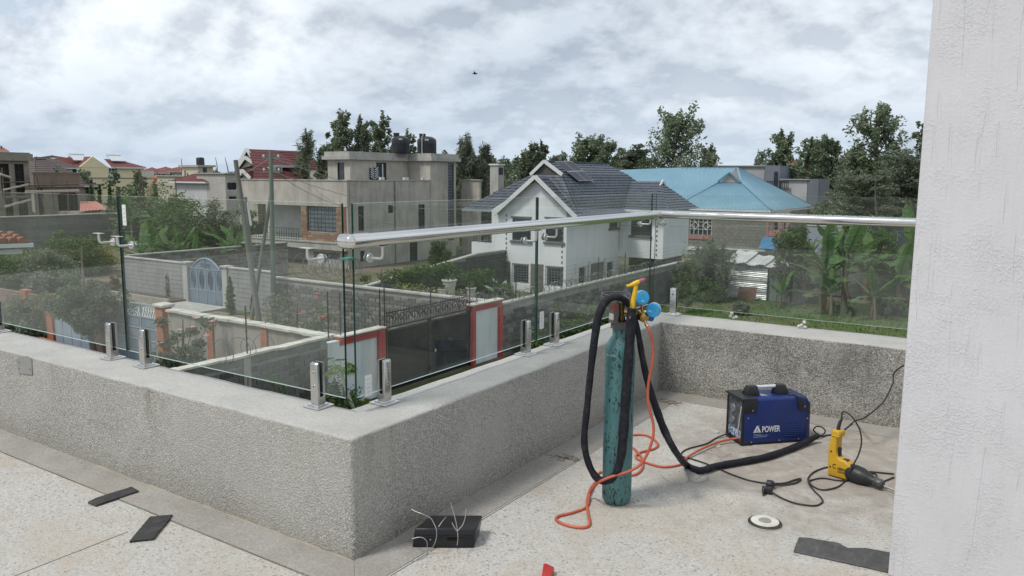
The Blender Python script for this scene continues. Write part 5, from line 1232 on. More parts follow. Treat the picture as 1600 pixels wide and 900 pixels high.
def beam(b, p, q, w, h):
    p, q = Vector(p), Vector(q); d = (q-p).normalized(); s = d.cross(UZ).normalized()*w/2; b.obox((p+q)/2, (q-p)/2, s, d.cross(s.normalized())*h/2)
# ================= white house
Y0 = 43.5; WHH = M('white_house_wall', (.74, .745, .75), (.68, .685, .69), .5, .7, bump=.05, bscale=20, grime=.12)
TIL = M('charcoal_tile', (.060, .072, .092), (.092, .104, .125), 2.5, .55, bump=.2, bscale=9); CLAD = M('stone_cladding', (.22, .20, .175), (.14, .13, .115), 3.2, .85, bump=.6, bscale=9)
xl, xr = Yp(768, 440, Y0).x, Yp(884, 440, Y0).x; ze = Yp(890, 332, Y0).z; apx = Yp(836, 283, Y0)
t = thing('white_house', 'white two-storey house with charcoal tiled gable roof and a solar panel', 'house', ((xl+xr)/2, Y0+4, GZ))
def yz(px, py): return Yp(px, py, Y0).z
def yx(px): return Yp(px, 400, Y0).x
H1 = [(yx(800), yx(829), yz(814, 376), yz(814, 341)), (yx(852), yx(880), yz(866, 378), yz(866, 342)), (yx(800), yx(827), yz(814, 444), yz(814, 412)), (yx(852), yx(881), yz(866, 449), yz(866, 416))]
b = MB(); wall_with_holes(b, 'y', Y0, xl, xr, GZ-.3, ze, .22, H1)
b.prism([(xl, Y0, ze), (xr, Y0, ze), (apx.x, Y0, apx.z)], (0, .2, 0)); b.build('wall', WHH, t)
for h in H1[:2]: window(t, 'y', Y0, h, 5, 5, sill=SILL, bw=.03)
for h in H1[2:]:
    w = window(t, 'y', Y0, h, 6, 8, BARW if False else M('bar_mid', (.20, .22, .24), None, 3, .5), sill=None, frame_mat=TRIMW, frame_w=.10, bw=.022)
b = MB()
for h in H1[:2]: fbox(b, 'y', Y0, h[0]-.08, h[1]+.08, h[3]+.02, h[3]+.12, 0, .06)
b.build('lintel', SILL, t)
# stone cladding panels between the ground floor openings
for (a, e) in ((xl+.06, H1[2][0]-.12), (H1[2][1]+.12, H1[3][0]-.12), (H1[3][1]+.12, xr-.25)):
    if e-a > .08:
        zc0 = GZ-.1; r0 = 0
        b = MB()
        while zc0 < H1[2][3]+.05:
            hh = rnd.uniform(.07, .13); u = a
            while u < e:
                l = min(rnd.uniform(.15, .45), e-u); fbox(b, 'y', Y0, u+.006, u+l-.006, zc0+.006, zc0+hh-.004, -.01, .02+rnd.random()*.025); u += l
            zc0 += hh
        kind(b.build('cladding', CLAD, t), 'stuff')
# corner quoin marks (dark dashes down the corners)
def dashes(ax, c, u, z0, z1, n):
    b = MB()
    for k in range(n): z = z0+(z1-z0)*k/n; fbox(b, ax, c, u-.05, u+.05, z, z+(z1-z0)/n*.5, -.01, .012)
    kind(b.build('corner_dash', SILL, t), 'stuff')
dashes('y', Y0, yx(791), GZ+1.2, ze-.1, 13); dashes('y', Y0, yx(890)-.55, GZ+1.0, ze-.2, 12)
# side wall (+X) and the projecting wing
YWg = Xp(967, 400, xr).y; xw = Yp(1036, 380, YWg).x; zfl = Yp(1030, 405, YWg).z; ywe = Xp(1075, 380, xw).y
def sz(px, py): return Xp(px, py, xr).z
def sy(px): return Xp(px, 400, xr).y
HS = [(sy(951), sy(964), sz(957, 356), sz(957, 344)), (sy(905), sy(917), GZ-.2, sz(911, 416)), (sy(949), sy(960), GZ-.2, sz(955, 408))]
b = MB(); wall_with_holes(b, 'x', xr, Y0+.222, YWg+.05, GZ-.3, ze, .22, HS); b.build('side_wall', WHH, t)
window(t, 'x', xr, HS[0], 2, 3, sill=SILL, bw=.03)
for h in HS[1:]: window(t, 'x', xr, h, 3, 8, M('bar_mid', (0, 0, 0)), frame_mat=TRIMW, frame_w=.10, bw=.022)
zc0 = GZ-.1
b = MB()
while zc0 < HS[1][3]:
    hh = rnd.uniform(.07, .13); u = HS[1][1]+.15
    while u < HS[2][0]-.6:
        l = min(rnd.uniform(.2, .5), HS[2][0]-.6-u); fbox(b, 'x', xr, u+.006, u+l-.006, zc0+.006, zc0+hh-.004, -.01, .02+rnd.random()*.025); u += l
    zc0 += hh
kind(b.build('cladding', CLAD, t), 'stuff')
for u in (HS[1][0]-.5, HS[1][1]+.3, HS[2][0]-.4):
    b = MB(); fbox(b, 'x', xr, u-.1, u+.1, GZ, HS[1][3]+.3, 0, .10); b.build('pilaster', TRIMW, t)
def wz(px, py): return Yp(px, py, YWg).z
def wx(px): return Yp(px, 380, YWg).x
HW = [(wx(985), wx(1016), wz(1000, 368), wz(1000, 338))]
b = MB(); wall_with_holes(b, 'y', YWg, xr, xw, zfl, ze-.05, .2, HW); b.box(xw-.2, xw, YWg+.202, ywe, zfl, ze-.05); b.box(xr, xw-.2, YWg+.21, ywe-.2, zfl, zfl+.1); b.build('wing_wall', WHH, t)
window(t, 'y', YWg, HW[0], 5, 6, sill=SILL, bw=.03)
b = MB(); b.box(xr+.05, xw-.4, YWg+1.6, YWg+1.8, GZ-.2, zfl); b.box(xw-.6, xw-.4, YWg+1.802, ywe-.1, GZ-.2, zfl); b.build('lower_wall', CLAD, t)
dashes('y', YWg, wx(1026), zfl+.2, ze-.9, 7)
b = MB(); b.cyl((xr+.12, YWg-.12, sz(966, 388)), (xr+.12, YWg-.12, ze-.1), .055, .055, 8); b.build('downpipe', TRIMW, t, smooth=True)
# porch and balcony on the left
xp0 = Yp(737, 420, Y0+.6).x; zb0, zb1 = yz(750, 403), yz(750, 380)
b = MB(); b.box(xp0, xl-.01, Y0+.6, Y0+.75, zb0-.05, zb1); b.box(xp0, xp0+.15, Y0+.752, Y0+4, zb0-.05, zb1); b.box(xp0+.15, xl-.01, Y0+.76, Y0+4, zb0-.04, zb0+.12); b.build('balcony_front', WHH, t)
b = MB()
for k in range(16): x_ = xp0+.1+(xl-xp0-.2)*k/15; b.cyl((x_, Y0+.67, zb1), (x_, Y0+.67, zb1+.75), .018, .018, 5)
b.box(xp0+.05, xl-.02, Y0+.645, Y0+.695, zb1+.75, zb1+.80); b.build('railing', BAR, t)
b = MB(); b.cyl((xp0+.2, Y0+.85, GZ), (xp0+.2, Y0+.85, zb0-.05), .13, .13, 12); b.build('column', M('column_grey', (.33, .36, .39), None, 2, .6), t, smooth=True)
b = MB(); b.box(xp0+.02, xl+.05, Y0+4.0, Y0+4.2, GZ-.2, ze); b.build('porch_wall', M('porch_render', (.44, .44, .43), (.36, .36, .35), 1, .8), t)
window(t, 'y', Y0+4.0, (xl-1.6, xl-.3, GZ+.9, GZ+2.3), 4, 6, bw=.03); window(t, 'y', Y0+4.0, (xl-1.2, xl-.2, zb0+.2, zb0+2.2), 3, 5, bw=.03)
# roof: front gable
gx0, gx1 = Yp(772, 336, Y0-.4).x, Yp(899, 334, Y0-.4).x; zg0 = Yp(772, 334, Y0-.4).z; ga = Yp(836, 276, Y0-.4)
ROOFY = Y0+9
b = MB(); slope(b, (gx0, Y0-.4, zg0), (gx0, ROOFY, zg0), (ga.x, ROOFY, ga.z), (ga.x, Y0-.4, ga.z), 12, .04, .30); slope(b, (gx1, ROOFY, zg0), (gx1, Y0-.4, zg0), (ga.x, Y0-.4, ga.z), (ga.x, ROOFY, ga.z), 12, .04, .30)
b.build('gable_roof', TIL, t)
b = MB(); beam(b, (gx0-.05, Y0-.42, zg0-.04), (ga.x, Y0-.42, ga.z+.0), .07, .26); beam(b, (ga.x, Y0-.418, ga.z+.0), (gx1+.05, Y0-.418, zg0-.04), .07, .26); b.build('barge_board', TRIMW, t)
# main hip roof with a gablet at the ridge end
xm = ga.x-.2; rA = Xp(852, 253, xm); rB = Vector((xm, YWg+2.4, rA.z)); zE = ze-.02
ex0 = Yp(722, 331, Y0+.4).x; ex1 = xr+.55; ey0 = Y0+.4; ey1 = YWg+8
gyl = rA.y
b = MB()
k1 = .62                                   # hip front slope stops at the gablet sill
fr0 = Vector((ex0, ey0, zE)); fr1 = Vector((ex1, ey0, zE))
gl_ = Yp(829, 273, rA.y-.2); gr_ = Yp(877, 272, rA.y-.2); 
gA, gB = Vector((gl_.x, rA.y-.1, gl_.z)), Vector((gr_.x, rA.y-.1, gl_.z))
slope(b, fr0, fr1, gB, gA, 13, .04, .30)
slope(b, (ex0, ey1, zE), fr0, gA, (xm, rB.y, gl_.z+.02), 13, .04, .30)
slope(b, (xm-.9, rB.y, gl_.z), gA, rA, rB, 5, .04, .3)
sE = (ex1, YWg+.1, zE)
slope(b, fr1, (ex1, ey1, zE), (gB.x, rB.y+1, gl_.z+.02), gB, 13, .04, .30)
slope(b, gB, (gB.x, rB.y+1, gl_.z+.02), rB, rA, 5, .04, .30)
slope(b, (ex1, ey1, zE), (ex0, ey1, zE), rB, rB, 14, .04, .3)
b.build('main_roof', TIL, t)
b = MB(); b.prism([(gA.x+.2, rA.y-.02, gA.z+.02), (gB.x-.2, rA.y-.02, gA.z+.02), (xm, rA.y-.02, rA.z-.12)], (0, .1, 0)); b.build('gablet_face', M('gablet_dark', (.06, .055, .05), (.10, .09, .08), 3, .8), t)
b = MB(); beam(b, (gA.x-.05, rA.y-.15, gA.z), (xm, rA.y-.15, rA.z+.05), .08, .22); beam(b, (xm, rA.y-.148, rA.z+.05), (gB.x+.05, rA.y-.148, gB.z), .08, .22); b.build('gablet_board', TRIMW, t)
b = MB(); beam(b, (xm, rA.y, rA.z+.05), (xm, rB.y, rB.z+.05), .2, .1); b.build('ridge_cap', TIL, t)
b = MB(); beam(b, (ex0, ey0-.03, zE-.06), (gx0-.02, ey0-.03, zE-.06), .05, .16); beam(b, (ex1+.03, Y0+1.0, zE-.06), (ex1+.03, YWg-.62, zE-.06), .05, .16); b.build('gutter', M('gutter_grey', (.30, .34, .36), None, 2, .5), t)
# wing roof, ridge along X, gablet at its end
wr0 = Yp(952, 283, YWg+3.2); zr_ = wr0.z; wend = Yp(1033, 284, YWg+3.2).x; wex = xw+.5; wye = ywe+.6; wmy = YWg+3.2
b = MB()
slope(b, (ex1-.1, YWg-.55, zE), (wex, YWg-.55, zE), (wend, YWg+3.2, zr_), (xm+.8, YWg+3.2, zr_), 11, .04, .30)
slope(b, (wex, YWg-.55, zE), (wex, wye, zE), (wend, YWg+3.3, zr_-.1), (wend, YWg+3.1, zr_-.1), 11, .04, .30)
b.build('wing_roof', TIL, t)
b = MB(); gx_ = wend+.15; P0 = Vector((gx_, YWg+2.3, zr_-.62)); P1 = Vector((gx_, YWg+3.2, zr_+.06)); P2 = Vector((gx_, YWg+4.1, zr_-.62))
beam(b, P0, P1, .08, .2); beam(b, P1+Vector((.003, 0, 0)), P2, .08, .2); b.build('gablet_board', TRIMW, t)
b = MB(); b.prism([(gx_-.1, P0.y, P0.z), (gx_-.1, P2.y, P2.z), (gx_-.1, P1.y, P1.z-.1)], (.06, 0, 0)); b.build('gablet_face', BAR, t)
b = MB(); beam(b, (ex1+.05, YWg-.58, zE-.06), (wex, YWg-.58, zE-.06), .05, .16); b.build('gutter', TRIMW, t)
# solar panel on the +X slope
def on_slope(px, py, a, bb, c):
    n_ = (bb-a).cross(c-a); d = Vector(ray(px, py)); o_ = Vector(CC); return o_+d*((a-o_).dot(n_)/d.dot(n_))
sa, sb_, sc_ = gB, Vector((gB.x, rB.y, gB.z)), Vector((ex1, ey0+3, zE))
nr_ = (sb_-sa).cross(sc_-sa).normalized(); nr_ = nr_ if nr_.z > 0 else -nr_
q = [on_slope(px, py, sa+nr_*.14, sb_+nr_*.14, sc_+nr_*.14) for px, py in ((866, 253), (893, 252.5), (927, 282.5), (904, 283.5))]
s_ = thing('solar_array', 'dark solar panel in a silver frame on the charcoal roof', 'solar array', q[0]); PV = M('pv_cell', (.035, .035, .05), (.05, .05, .068), 3, .12)
b = MB(); b.prism(q, nr_*.05); b.build('frame', M('pv_frame', (.5, .5, .5), None, 3, .4, .7), s_)
def bil(u, v): return q[0].lerp(q[1], u).lerp(q[3].lerp(q[2], u), v)
for i in range(2):
    for j in range(2):
        b = MB(); b.prism([bil(i*.5+.02, j*.5+.02), bil(i*.5+.48, j*.5+.02), bil(i*.5+.48, j*.5+.48), bil(i*.5+.02, j*.5+.48)], nr_*.056); b.build('cell_panel', PV, s_)
# chimney
cb = Yp(777, 283, Y0+9); t2 = thing('chimney', 'pale square chimney on the left slope of the charcoal roof', 'chimney', cb); w_ = .5; zt_ = Yp(777, 256, Y0+9).z
b = MB(); b.box(cb.x-w_, cb.x+w_*.6, cb.y-w_*.6, cb.y+w_, cb.z-1.6, zt_-.12); b.build('stack', CONCP, t2); b = MB(); b.box(cb.x-w_-.08, cb.x+w_*.6+.08, cb.y-w_*.6-.08, cb.y+w_+.08, zt_-.12, zt_); b.build('cap', TRIMW, t2); b = MB(); b.box(cb.x+w_*.6, cb.x+w_*.6+.03, cb.y-.25, cb.y+.35, zt_-.85, zt_-.3); b.build('vent', BAR, t2)
# ================= unfinished concrete house
YU = 45.8; xu0, xu1 = Yp(377, 350, YU).x, Yp(543, 350, YU).x; zpa = Yp(543, 281, YU).z
RAWC = M('raw_concrete', (.48, .45, .395), (.38, .355, .31), .6, .9, bump=.2, bscale=8, grime=.30, lo=.38, hi=.62); BRK = M('bay_brick', (.29, .165, .105), (.21, .125, .085), 2.5, .85, bump=.3, bscale=12); BRP = M('bay_brick_pale', (.34, .24, .17), (.27, .185, .13), 2.5, .85)
t = thing('unfinished_house', 'unfinished raw concrete house with brick bay windows and a stair tower', 'house', (xu1, YU+5, GZ))
def uz(px, py): return Yp(px, py, YU).z
def ux(px): return Yp(px, 350, YU).x
zsl, zs1, zs0 = uz(440, 320), uz(460, 374), uz(460, 386)            # underside of the parapet, slab top, slab bottom
yb_ = Xp(712, 300, xu1).y; ytw = Xp(672, 300, xu1).y
b = MB(); b.box(xu0, xu1, YU, YU+.25, zsl, zpa-.09); b.build('front_parapet', RAWC, t)
b = MB(); b.box(xu0-.06, xu1+.06, YU-.06, YU+.32, zpa-.088, zpa); b.box(xu1-.26, xu1+.06, YU+.322, ytw, zpa-.088, zpa); b.build('coping', CONCP, t)
b = MB(); b.box(xu0, xu1-.02, YU-.25, YU+3.2, zs0, zs1-.12); b.box(xu0, xu1+.1, YU-.32, YU+3.1, zs1-.118, zs1); b.build('balcony_slab', CONCP, t)
xb0 = ux(470)                                              # brick bay left edge
b = MB(); b.box(xb0-.1, xb0+.1, YU+2.6, YU+2.8, zs1, zsl); b.box(xu0+.2, xb0-.1, YU+2.62, YU+2.8, zs1, zsl); b.build('back_wall', M('render_white', (.50, .50, .49), (.42, .42, .41), 1, .8), t)
window(t, 'y', YU+2.62, (ux(452)+.3, ux(452)+1.2, zs1+.05, zs1+2.1), 4, 6, bw=.04, name='balcony_door')
b = MB(); wall_with_holes(b, 'y', YU+.1, xb0, xu1-.15, zs1, zsl, .2, [(ux(479), ux(525), uz(500, 362), uz(500, 322))]); b.build('bay_core', MORT, t)
wh = (ux(479), ux(525), uz(500, 362), uz(500, 322)); w = window(t, 'y', YU+.1, wh, 8, 6, BAR, M('pane_pale', (.24, .26, .29), (.16, .18, .21), 2, .2), bw=.05, bars_out=.09)
wl_ = (ux(487), ux(528), GZ+.7, zs0-.15)
def bricks(u0, u1, z0, z1, ax, c, hole, H=.24, L=.55):
    z = z0; r0 = 0
    while z < z1-.05:
        u = u0-(L/2 if r0 % 2 else 0)
        while u < u1-.05:
            a, e = max(u, u0), min(u+L, u1); zz2 = min(z+H, z1)
            segs = [(a, e)]
            if hole and z+H/2 > hole[2] and z+H/2 < hole[3]:
                segs = [(a, min(e, hole[0])), (max(a, hole[1]), e)]
            for (a2, e2) in segs:
                if e2-a2 > .06: b = MB(); fbox(b, ax, c, a2+.012, e2-.012, z+.012, zz2-.012, -.02, .05+rnd.random()*.02); b.build('brick', BRK if rnd.random() < .7 else BRP, t)
            u += L
        z += H; r0 += 1
bricks(xb0, xu1-.15, zs1, zsl, 'y', YU+.1, wh)
b = MB(); wall_with_holes(b, 'y', YU+.1, ux(478), xu1-.15, GZ-.2, zs0, .2, [wl_]); b.build('lower_core', MORT, t)
bricks(ux(478), xu1-.15, GZ+1.2, zs0, 'y', YU+.1, wl_); window(t, 'y', YU+.1, wl_, 9, 8, BAR, DGL, bw=.05, bars_out=.09)
b = MB(); b.box(xu1-.15, xu1, YU+.05, YU+.3, GZ-.2, zsl); b.build('corner_pier', RAWC, t)
b = MB(); b.box(xu0+.6, ux(478), YU+2.8, YU+3.0, GZ-.2, zs0); b.build('lower_back_wall', RAWC, t)
window(t, 'y', YU+2.8, (ux(430)+1.6, ux(430)+3.2, GZ+.2, zs0-.2), 6, 7, BAR, bw=.05, name='porch_grille')
for px in (381, 410): b = MB(); x_ = ux(px)+.3; b.box(x_-.25, x_+.25, YU+.1, YU+.6, GZ-.2, zs0); b.build('porch_column', TRIMW if px > 400 else RAWC, t)
b = MB()                                                   # balcony railing
for k in range(26):
    x_ = xu0+.1+(xb0-xu0-.2)*k/25; b.box(x_-.015, x_+.015, YU-.2, YU-.17, zs1, zs1+.95)
for z_ in (.05, .45, .92): b.box(xu0, xb0, YU-.205, YU-.165, zs1+z_, zs1+z_+.04)
b.build('railing', BAR, t)
def szu(px, py): return Xp(px, py, xu1).z
def syu(px): return Xp(px, 350, xu1).y
HU = [(syu(560), syu(569), szu(565, 361), szu(565, 322)), (syu(607), syu(614.5), szu(610, 333), szu(610, 320)), (syu(654), syu(664), szu(659, 357), szu(659, 319)), (syu(562), syu(569), szu(565, 409), szu(565, 392)), (syu(640), syu(652), GZ, GZ+2.0)]
b = MB(); wall_with_holes(b, 'x', xu1, YU+.302, ytw, GZ-.3, zpa-.09, .25, HU); b.build('side_wall', RAWC, t)
for h in HU: window(t, 'x', xu1, h, 3, 6, BAR, DGL, bw=.045, bars_out=.06, name='side_window')
ztw = Xp(690, 252, xu1).z; hl = (syu(699.5), syu(709), GZ+1.5, szu(704, 255))
b = MB(); wall_with_holes(b, 'x', xu1+.04, ytw+.005, yb_, GZ-.3, ztw, .3, [hl]); b.box(xu1-2.6, xu1-.262, ytw+.006, ytw+.25, zpa-1, ztw); b.build('stair_tower', RAWC, t)
window(t, 'x', xu1+.04, hl, 2, 26, BAR, M('pane_pale', (0, 0, 0)), bw=.06, bars_out=.05, name='stair_window')
b = MB(); b.cyl((xu1+.06, syu(617), GZ), (xu1+.06, syu(617), zpa-.1), .05, .05, 6); b.build('waste_pipe', M('pipe_grey', (.22, .23, .24), None, 2, .5), t)
b = MB(); b.box(xu0+.26, xu1-.26, YU+.26, yb_, zpa-1.1, zpa-1.0); b.build('roof_terrace', CONC, t)
# set-back upper block
xk = xu1-2.6; yk = Xp(547, 262, xk).y; xk0 = Yp(512, 262, yk).x; zt1 = Xp(640, 252, xk).z; zt2 = Xp(640, 240.5, xk).z; yk2 = yb_-.4
def kz(px, py): return Xp(px, py, xk).z
def ky(px): return Xp(px, 262, xk).y
HK = [(ky(588), ky(604), zpa-1.0, kz(596, 254))]; hd = (Yp(527, 262, yk).x, Yp(538, 262, yk).x, zpa-1.0, Yp(532, 254, yk).z)
b = MB(); wall_with_holes(b, 'x', xk, yk, yk2, zpa-1.0, zt1, .25, HK); b.build('upper_wall', RAWC, t)
b = MB(); wall_with_holes(b, 'y', yk-.001, xk0, xk-.002, zpa-1.0, zt1, .25, [hd]); b.build('upper_end_wall', RAWC, t)
window(t, 'y', yk-.001, hd, 1, 1, BAR, DGL, name='door_opening'); window(t, 'x', xk, HK[0], 1, 1, BAR, DGL, name='door_opening')
b = MB(); fbox(b, 'x', xk, ky(597.5), ky(599), zpa-1.0, kz(596, 256), -.08, -.02); b.build('door_jamb', TRIMW, t)
b = MB(); a0, a1 = ky(577), ky(590); z_0, z_1 = kz(583, 281), kz(583, 262)
fbox(b, 'x', xk, a0, a1, z_0, z_1, .05, .09)
g_ = b.build('terrace_gate', BAR, t)
b = MB()
for k in range(5):
    for s in (0, 1):
        u0_, u1_ = (a0, (a0+a1)/2) if s == 0 else ((a0+a1)/2, a1); z_ = z_0+.1+(z_1-z_0)*k/5.6
        b.tube([(xk+.10, u0_+.05, z_+(.22 if s == 0 else 0)), (xk+.10, u1_-.05, z_+(0 if s == 0 else .22))], .045, 4)
b.build('chevron', TRIMW, g_)
for a, w_ in ((572, .5), (610, .6), (637, .3), (652, .5)):
    b = MB(); u = ky(a); b.box(xu1-.9, xu1-.7, u-w_/2, u+w_/2, zpa-.2, zpa+.22); b.build('roof_pedestal', TRIMW, t)
b = MB(); b.box(xk0-.35, xk+.3, yk-.35, yb_+.1, zt1, zt1+.28); b.box(xk0-.2, xk+.15, yk-.2, yb_+.1, zt1+.282, zt2); b.box(xk+.302, xu1+.4, ytw-.25, yb_+.35, ztw, ztw+.3); b.box(xk+.152, xu1+.25, ytw-.15, yb_+.2, ztw+.302, zt2+.02); b.build('roof_slab', CONCP, t)
b = MB(); xr2 = Yp(752, 300, yb_+1.5).x; b.box(xu1-.2, xr2, yb_+1.2, yb_+1.5, GZ, Yp(745, 282, yb_+1.4).z); b.build('rear_wall', RAWC, t)
b = MB(); b.box(xu1-.3, xr2+.1, yb_+1.1, yb_+1.6, Yp(745, 282, yb_+1.4).z, Yp(745, 282, yb_+1.4).z+.1); b.build('rear_coping', CONCP, t)
# water tanks
TK = M('tank_black', (.016, .018, .022), (.028, .030, .036), 3, .38)
for lab, px, w_ in (('black water tank on the flat roof, left of the two', 626, 28), ('black water tank with a pale pipe, right of the two', 667, 30)):
    p = Dp(px, 238, (xk-1.2, (yk2+yk)/2+(0 if px < 640 else 2.5), 0)); k_ = (np.array(p)-CC) @ CF; r_ = w_/2/FOC*k_; zb_ = zt2; hh = 31/FOC*k_-.35
    s = thing('water_tank', lab, 'water tank', (p.x, p.y, zb_), 0, 'water tanks on the flat roof'); b = MB()
    b.lathe([(r_*.96, 0), (r_, .08), (r_*.985, hh*.25), (r_, hh*.3), (r_*.985, hh*.5), (r_, hh*.55), (r_, hh*.82), (r_*.93, hh*.93), (r_*.6, hh*1.06), (r_*.1, hh*1.1)], (p.x, p.y, zb_), 28); b.build('body', TK, s, smooth=True)
    b = MB(); c_ = Vector((p.x, p.y, zb_+hh*1.0))-Vector((CR[0], CR[1], 0))*r_*.45; b.lathe([(r_*.33, 0), (r_*.33, .28), (r_*.36, .29), (r_*.34, .38)], c_, 16); b.build('lid', TK, s, smooth=True)
    b = MB(); v = Vector((-p.x, -p.y, 0)).normalized(); c_ = Vector((p.x, p.y, zb_+hh*.86))+v*r_*.97; b.obox(c_, v.cross(UZ)*r_*.2, v*.02, UZ*.05); b.build('badge', TRIMW, s)
    if px > 640:
        b = MB(); c_ = Vector((p.x, p.y, 0))+v*r_*1.02-Vector((CR[0], CR[1], 0))*r_*.5; b.tube([(c_.x, c_.y, zb_), (c_.x, c_.y, zb_+hh*1.0), (c_.x+.1, c_.y+.1, zb_+hh*1.2)], .03, 6); b.build('pipe', TRIMW, s)
# ================= blue roofed house
def mat_blue():
    return M('blue_sheet', (.135, .26, .335), (.17, .30, .375), .35, .45, grime=.05)
BLS = mat_blue(); BLK_G = M('grey_block', (.25, .24, .215), (.19, .18, .165), 1.5, .9, bump=.3, bscale=8); PKT = M('pink_trim', (.42, .20, .18), (.35, .17, .15), 2, .7)
YQ = 75.0
def qx(px, y=YQ): return Yp(px, 360, y).x
def qz(px, py, y=YQ): return Yp(px, py, y).z
xq0, xq1 = qx(1060), qx(1232); zqp = qz(1140, 388); zqe = qz(1140, 327, YQ-.5)
t = thing('blue_roof_house', 'grey block bungalow under a wide pale blue sheet roof', 'house', ((xq0+xq1)/2, YQ, GZ))
hq = (qx(1077), qx(1112), qz(1095, 368), qz(1095, 337)); hq2 = (qx(1207), qx(1217), qz(1212, 361), qz(1212, 338)); hq3 = (qx(1222), qx(1229), qz(1226, 360), qz(1226, 338))
b = MB(); wall_with_holes(b, 'y', YQ, xq0, xq1, GZ-.2, zqe, .25, [hq, hq2, hq3]); b.box(xq1-.25, xq1, YQ+.252, YQ+12, GZ-.2, zqe); b.build('wall', MORT, t)
b = MB(); z = zqp; r0 = 0
while z < zqe-.2:
    u = xq0-(.3 if r0 % 2 else 0)
    while u < xq1-.1:
        a, e = max(u, xq0), min(u+.6, xq1); H_ = .30
        for h in (hq, hq2, hq3):
            if z+H_/2 > h[2] and z+H_/2 < h[3] and a < h[1] and e > h[0]:
                if a < h[0]: e = h[0]
                else: a = h[1]
        if e-a > .05: fbox(b, 'y', YQ, a+.015, e-.015, z+.015, z+H_-.015, -.01, .02+rnd.random()*.02)
        u += .6
    z += .30; r0 += 1
kind(b.build('blocks', BLK_G, t), 'stuff')
b = MB(); fbox(b, 'y', YQ, xq0, xq1+.2, zqp-.35, zqp, -.05, .12); b.build('plinth', TRIMW, t)
w = window(t, 'y', YQ, hq, 5, 1, BARW, bw=.06, frame_mat=BARW, frame_w=.08)
b = MB(); um, zm = (hq[0]+hq[1])/2, (hq[2]+hq[3])/2
for cxx in ((hq[0]*3+hq[1])/4, (hq[0]+hq[1]*3)/4):
    for (dx, dz) in ((.35, 0), (0, .35), (-.35, 0), (0, -.35)):
        b.tube([(cxx+dx*1.3, YQ+.02, zm+dz*1.3), (cxx+dz*.9, YQ+.02, zm+dx*.9)], .03, 4); b.tube([(cxx+dx*1.3, YQ+.02, zm+dz*1.3), (cxx-dz*.9, YQ+.02, zm-dx*.9)], .03, 4)
for z_ in (zm-.35, zm+.35): b.tube([(hq[0], YQ+.025, z_), (hq[1], YQ+.025, z_)], .03, 4)
b.build('scroll_grille', BARW, w)
for h in (hq2, hq3): window(t, 'y', YQ, h, 2, 3, BAR, frame_mat=PKT, frame_w=.12, bw=.03)
b = MB(); fbox(b, 'y', YQ, hq2[0]-.55, hq2[0]-.35, zqp, zqe, 0, .08); fbox(b, 'y', YQ, hq3[1]+.05, hq3[1]+.25, zqp, zqe, 0, .08); fbox(b, 'y', YQ, hq[0]-.1, hq[1]+.1, hq[2]-.35, hq[2]-.02, 0, .1); fbox(b, 'y', YQ, hq2[0]-.34, hq3[1]+.04, hq2[2]-.5, hq2[2]-.02, 0, .06); b.build('pink_surround', PKT, t)
b = MB(); a0 = qx(1193); a1 = qx(1221); z1_ = qz(1210, 371); z0_ = qz(1210, 388)
b.hexa([(a0, YQ-1.4, z0_), (a1, YQ-1.4, z0_), (a1, YQ-.03, z1_-.05), (a0, YQ-.03, z1_-.05), (a0, YQ-1.4, z0_+.08), (a1, YQ-1.4, z0_+.08), (a1, YQ-.03, z1_+.03), (a0, YQ-.03, z1_+.03)]); b.build('canopy', M('canopy_blue', (.07, .20, .36), None, 2, .5), t)
Pfl, Pfr = Yp(1052, 326, YQ-.5), Yp(1206, 326, YQ-.5); Pfl.z = Pfr.z = zqe
Pbr = Xp(1270, 321, Pfr.x); Pbr.z = zqe; yrg = YQ+7
R0, R1 = Yp(1066, 262, yrg), Yp(1152, 260, yrg); R1.z = R0.z
gl0, gl1 = Yp(1123, 285, YQ+3.2), Yp(1158, 285, YQ+3.2); gl1.z = gl0.z
b = MB(); ribs(b, Pfl, Pfr, gl1, gl0, .42, .05); b.build('front_hip', BLS, t)
b = MB(); ribs(b, Pfr, Pbr, R1, gl1, .42, .05); b.build('right_hip', BLS, t)
xfar = Yp(925, 268, yrg+2).x; zl_ = Yp(990, 268, yrg).z
b = MB(); ribs(b, (Pfl.x-14, YQ-.5+.02, zqe-.2), (Pfl.x+2.0, YQ-.5+.02, zqe-.2), R0+Vector((.0, 0, 0)), (xfar, yrg, zl_), .42, .05)
ribs(b, Pfl+Vector((1.8, .03, -.12)), gl0+Vector((.4, .03, -.05)), R1, R0, .42, .05); b.build('main_slope', BLS, t)
b = MB(); beam(b, R0, R1, .3, .1); beam(b, R1, gl1+Vector((0, 0, .05)), .2, .08); beam(b, gl1+Vector((0, 0, .05)), Pfr+Vector((0, 0, .06)), .2, .08); beam(b, gl0+Vector((0, 0, .05)), Pfl+Vector((0, 0, .06)), .2, .08); beam(b, (xfar, yrg, zl_+.03), Yp(1053, 268, yrg), .3, .1); beam(b, R1, Pbr, .2, .08); b.build('ridge_cap', BLS, t)
b = MB(); ap = Yp(1141, 271, YQ+3.0); b.prism([gl0+Vector((.2, -.1, .05)), gl1+Vector((-.2, -.1, .05)), ap], (0, .1, 0)); b.build('gablet_face', M('gablet_cream', (.48, .45, .40), (.4, .37, .33), 3, .8), t)
b = MB(); beam(b, gl0+Vector((0, -.15, .1)), ap+Vector((0, -.15, .1)), .3, .12); beam(b, ap+Vector((0.01, -.15, .1)), gl1+Vector((0, -.15, .1)), .3, .12); b.build('gablet_edge', BLS, t)
b = MB(); beam(b, Pfr+Vector((.04, 0, -.1)), Pbr+Vector((.04, 0, -.1)), .06, .2); beam(b, Pfl+Vector((0, -.04, -.1)), Pfr+Vector((-.05, -.04, -.1)), .06, .2); b.build('fascia', TRIMW, t)
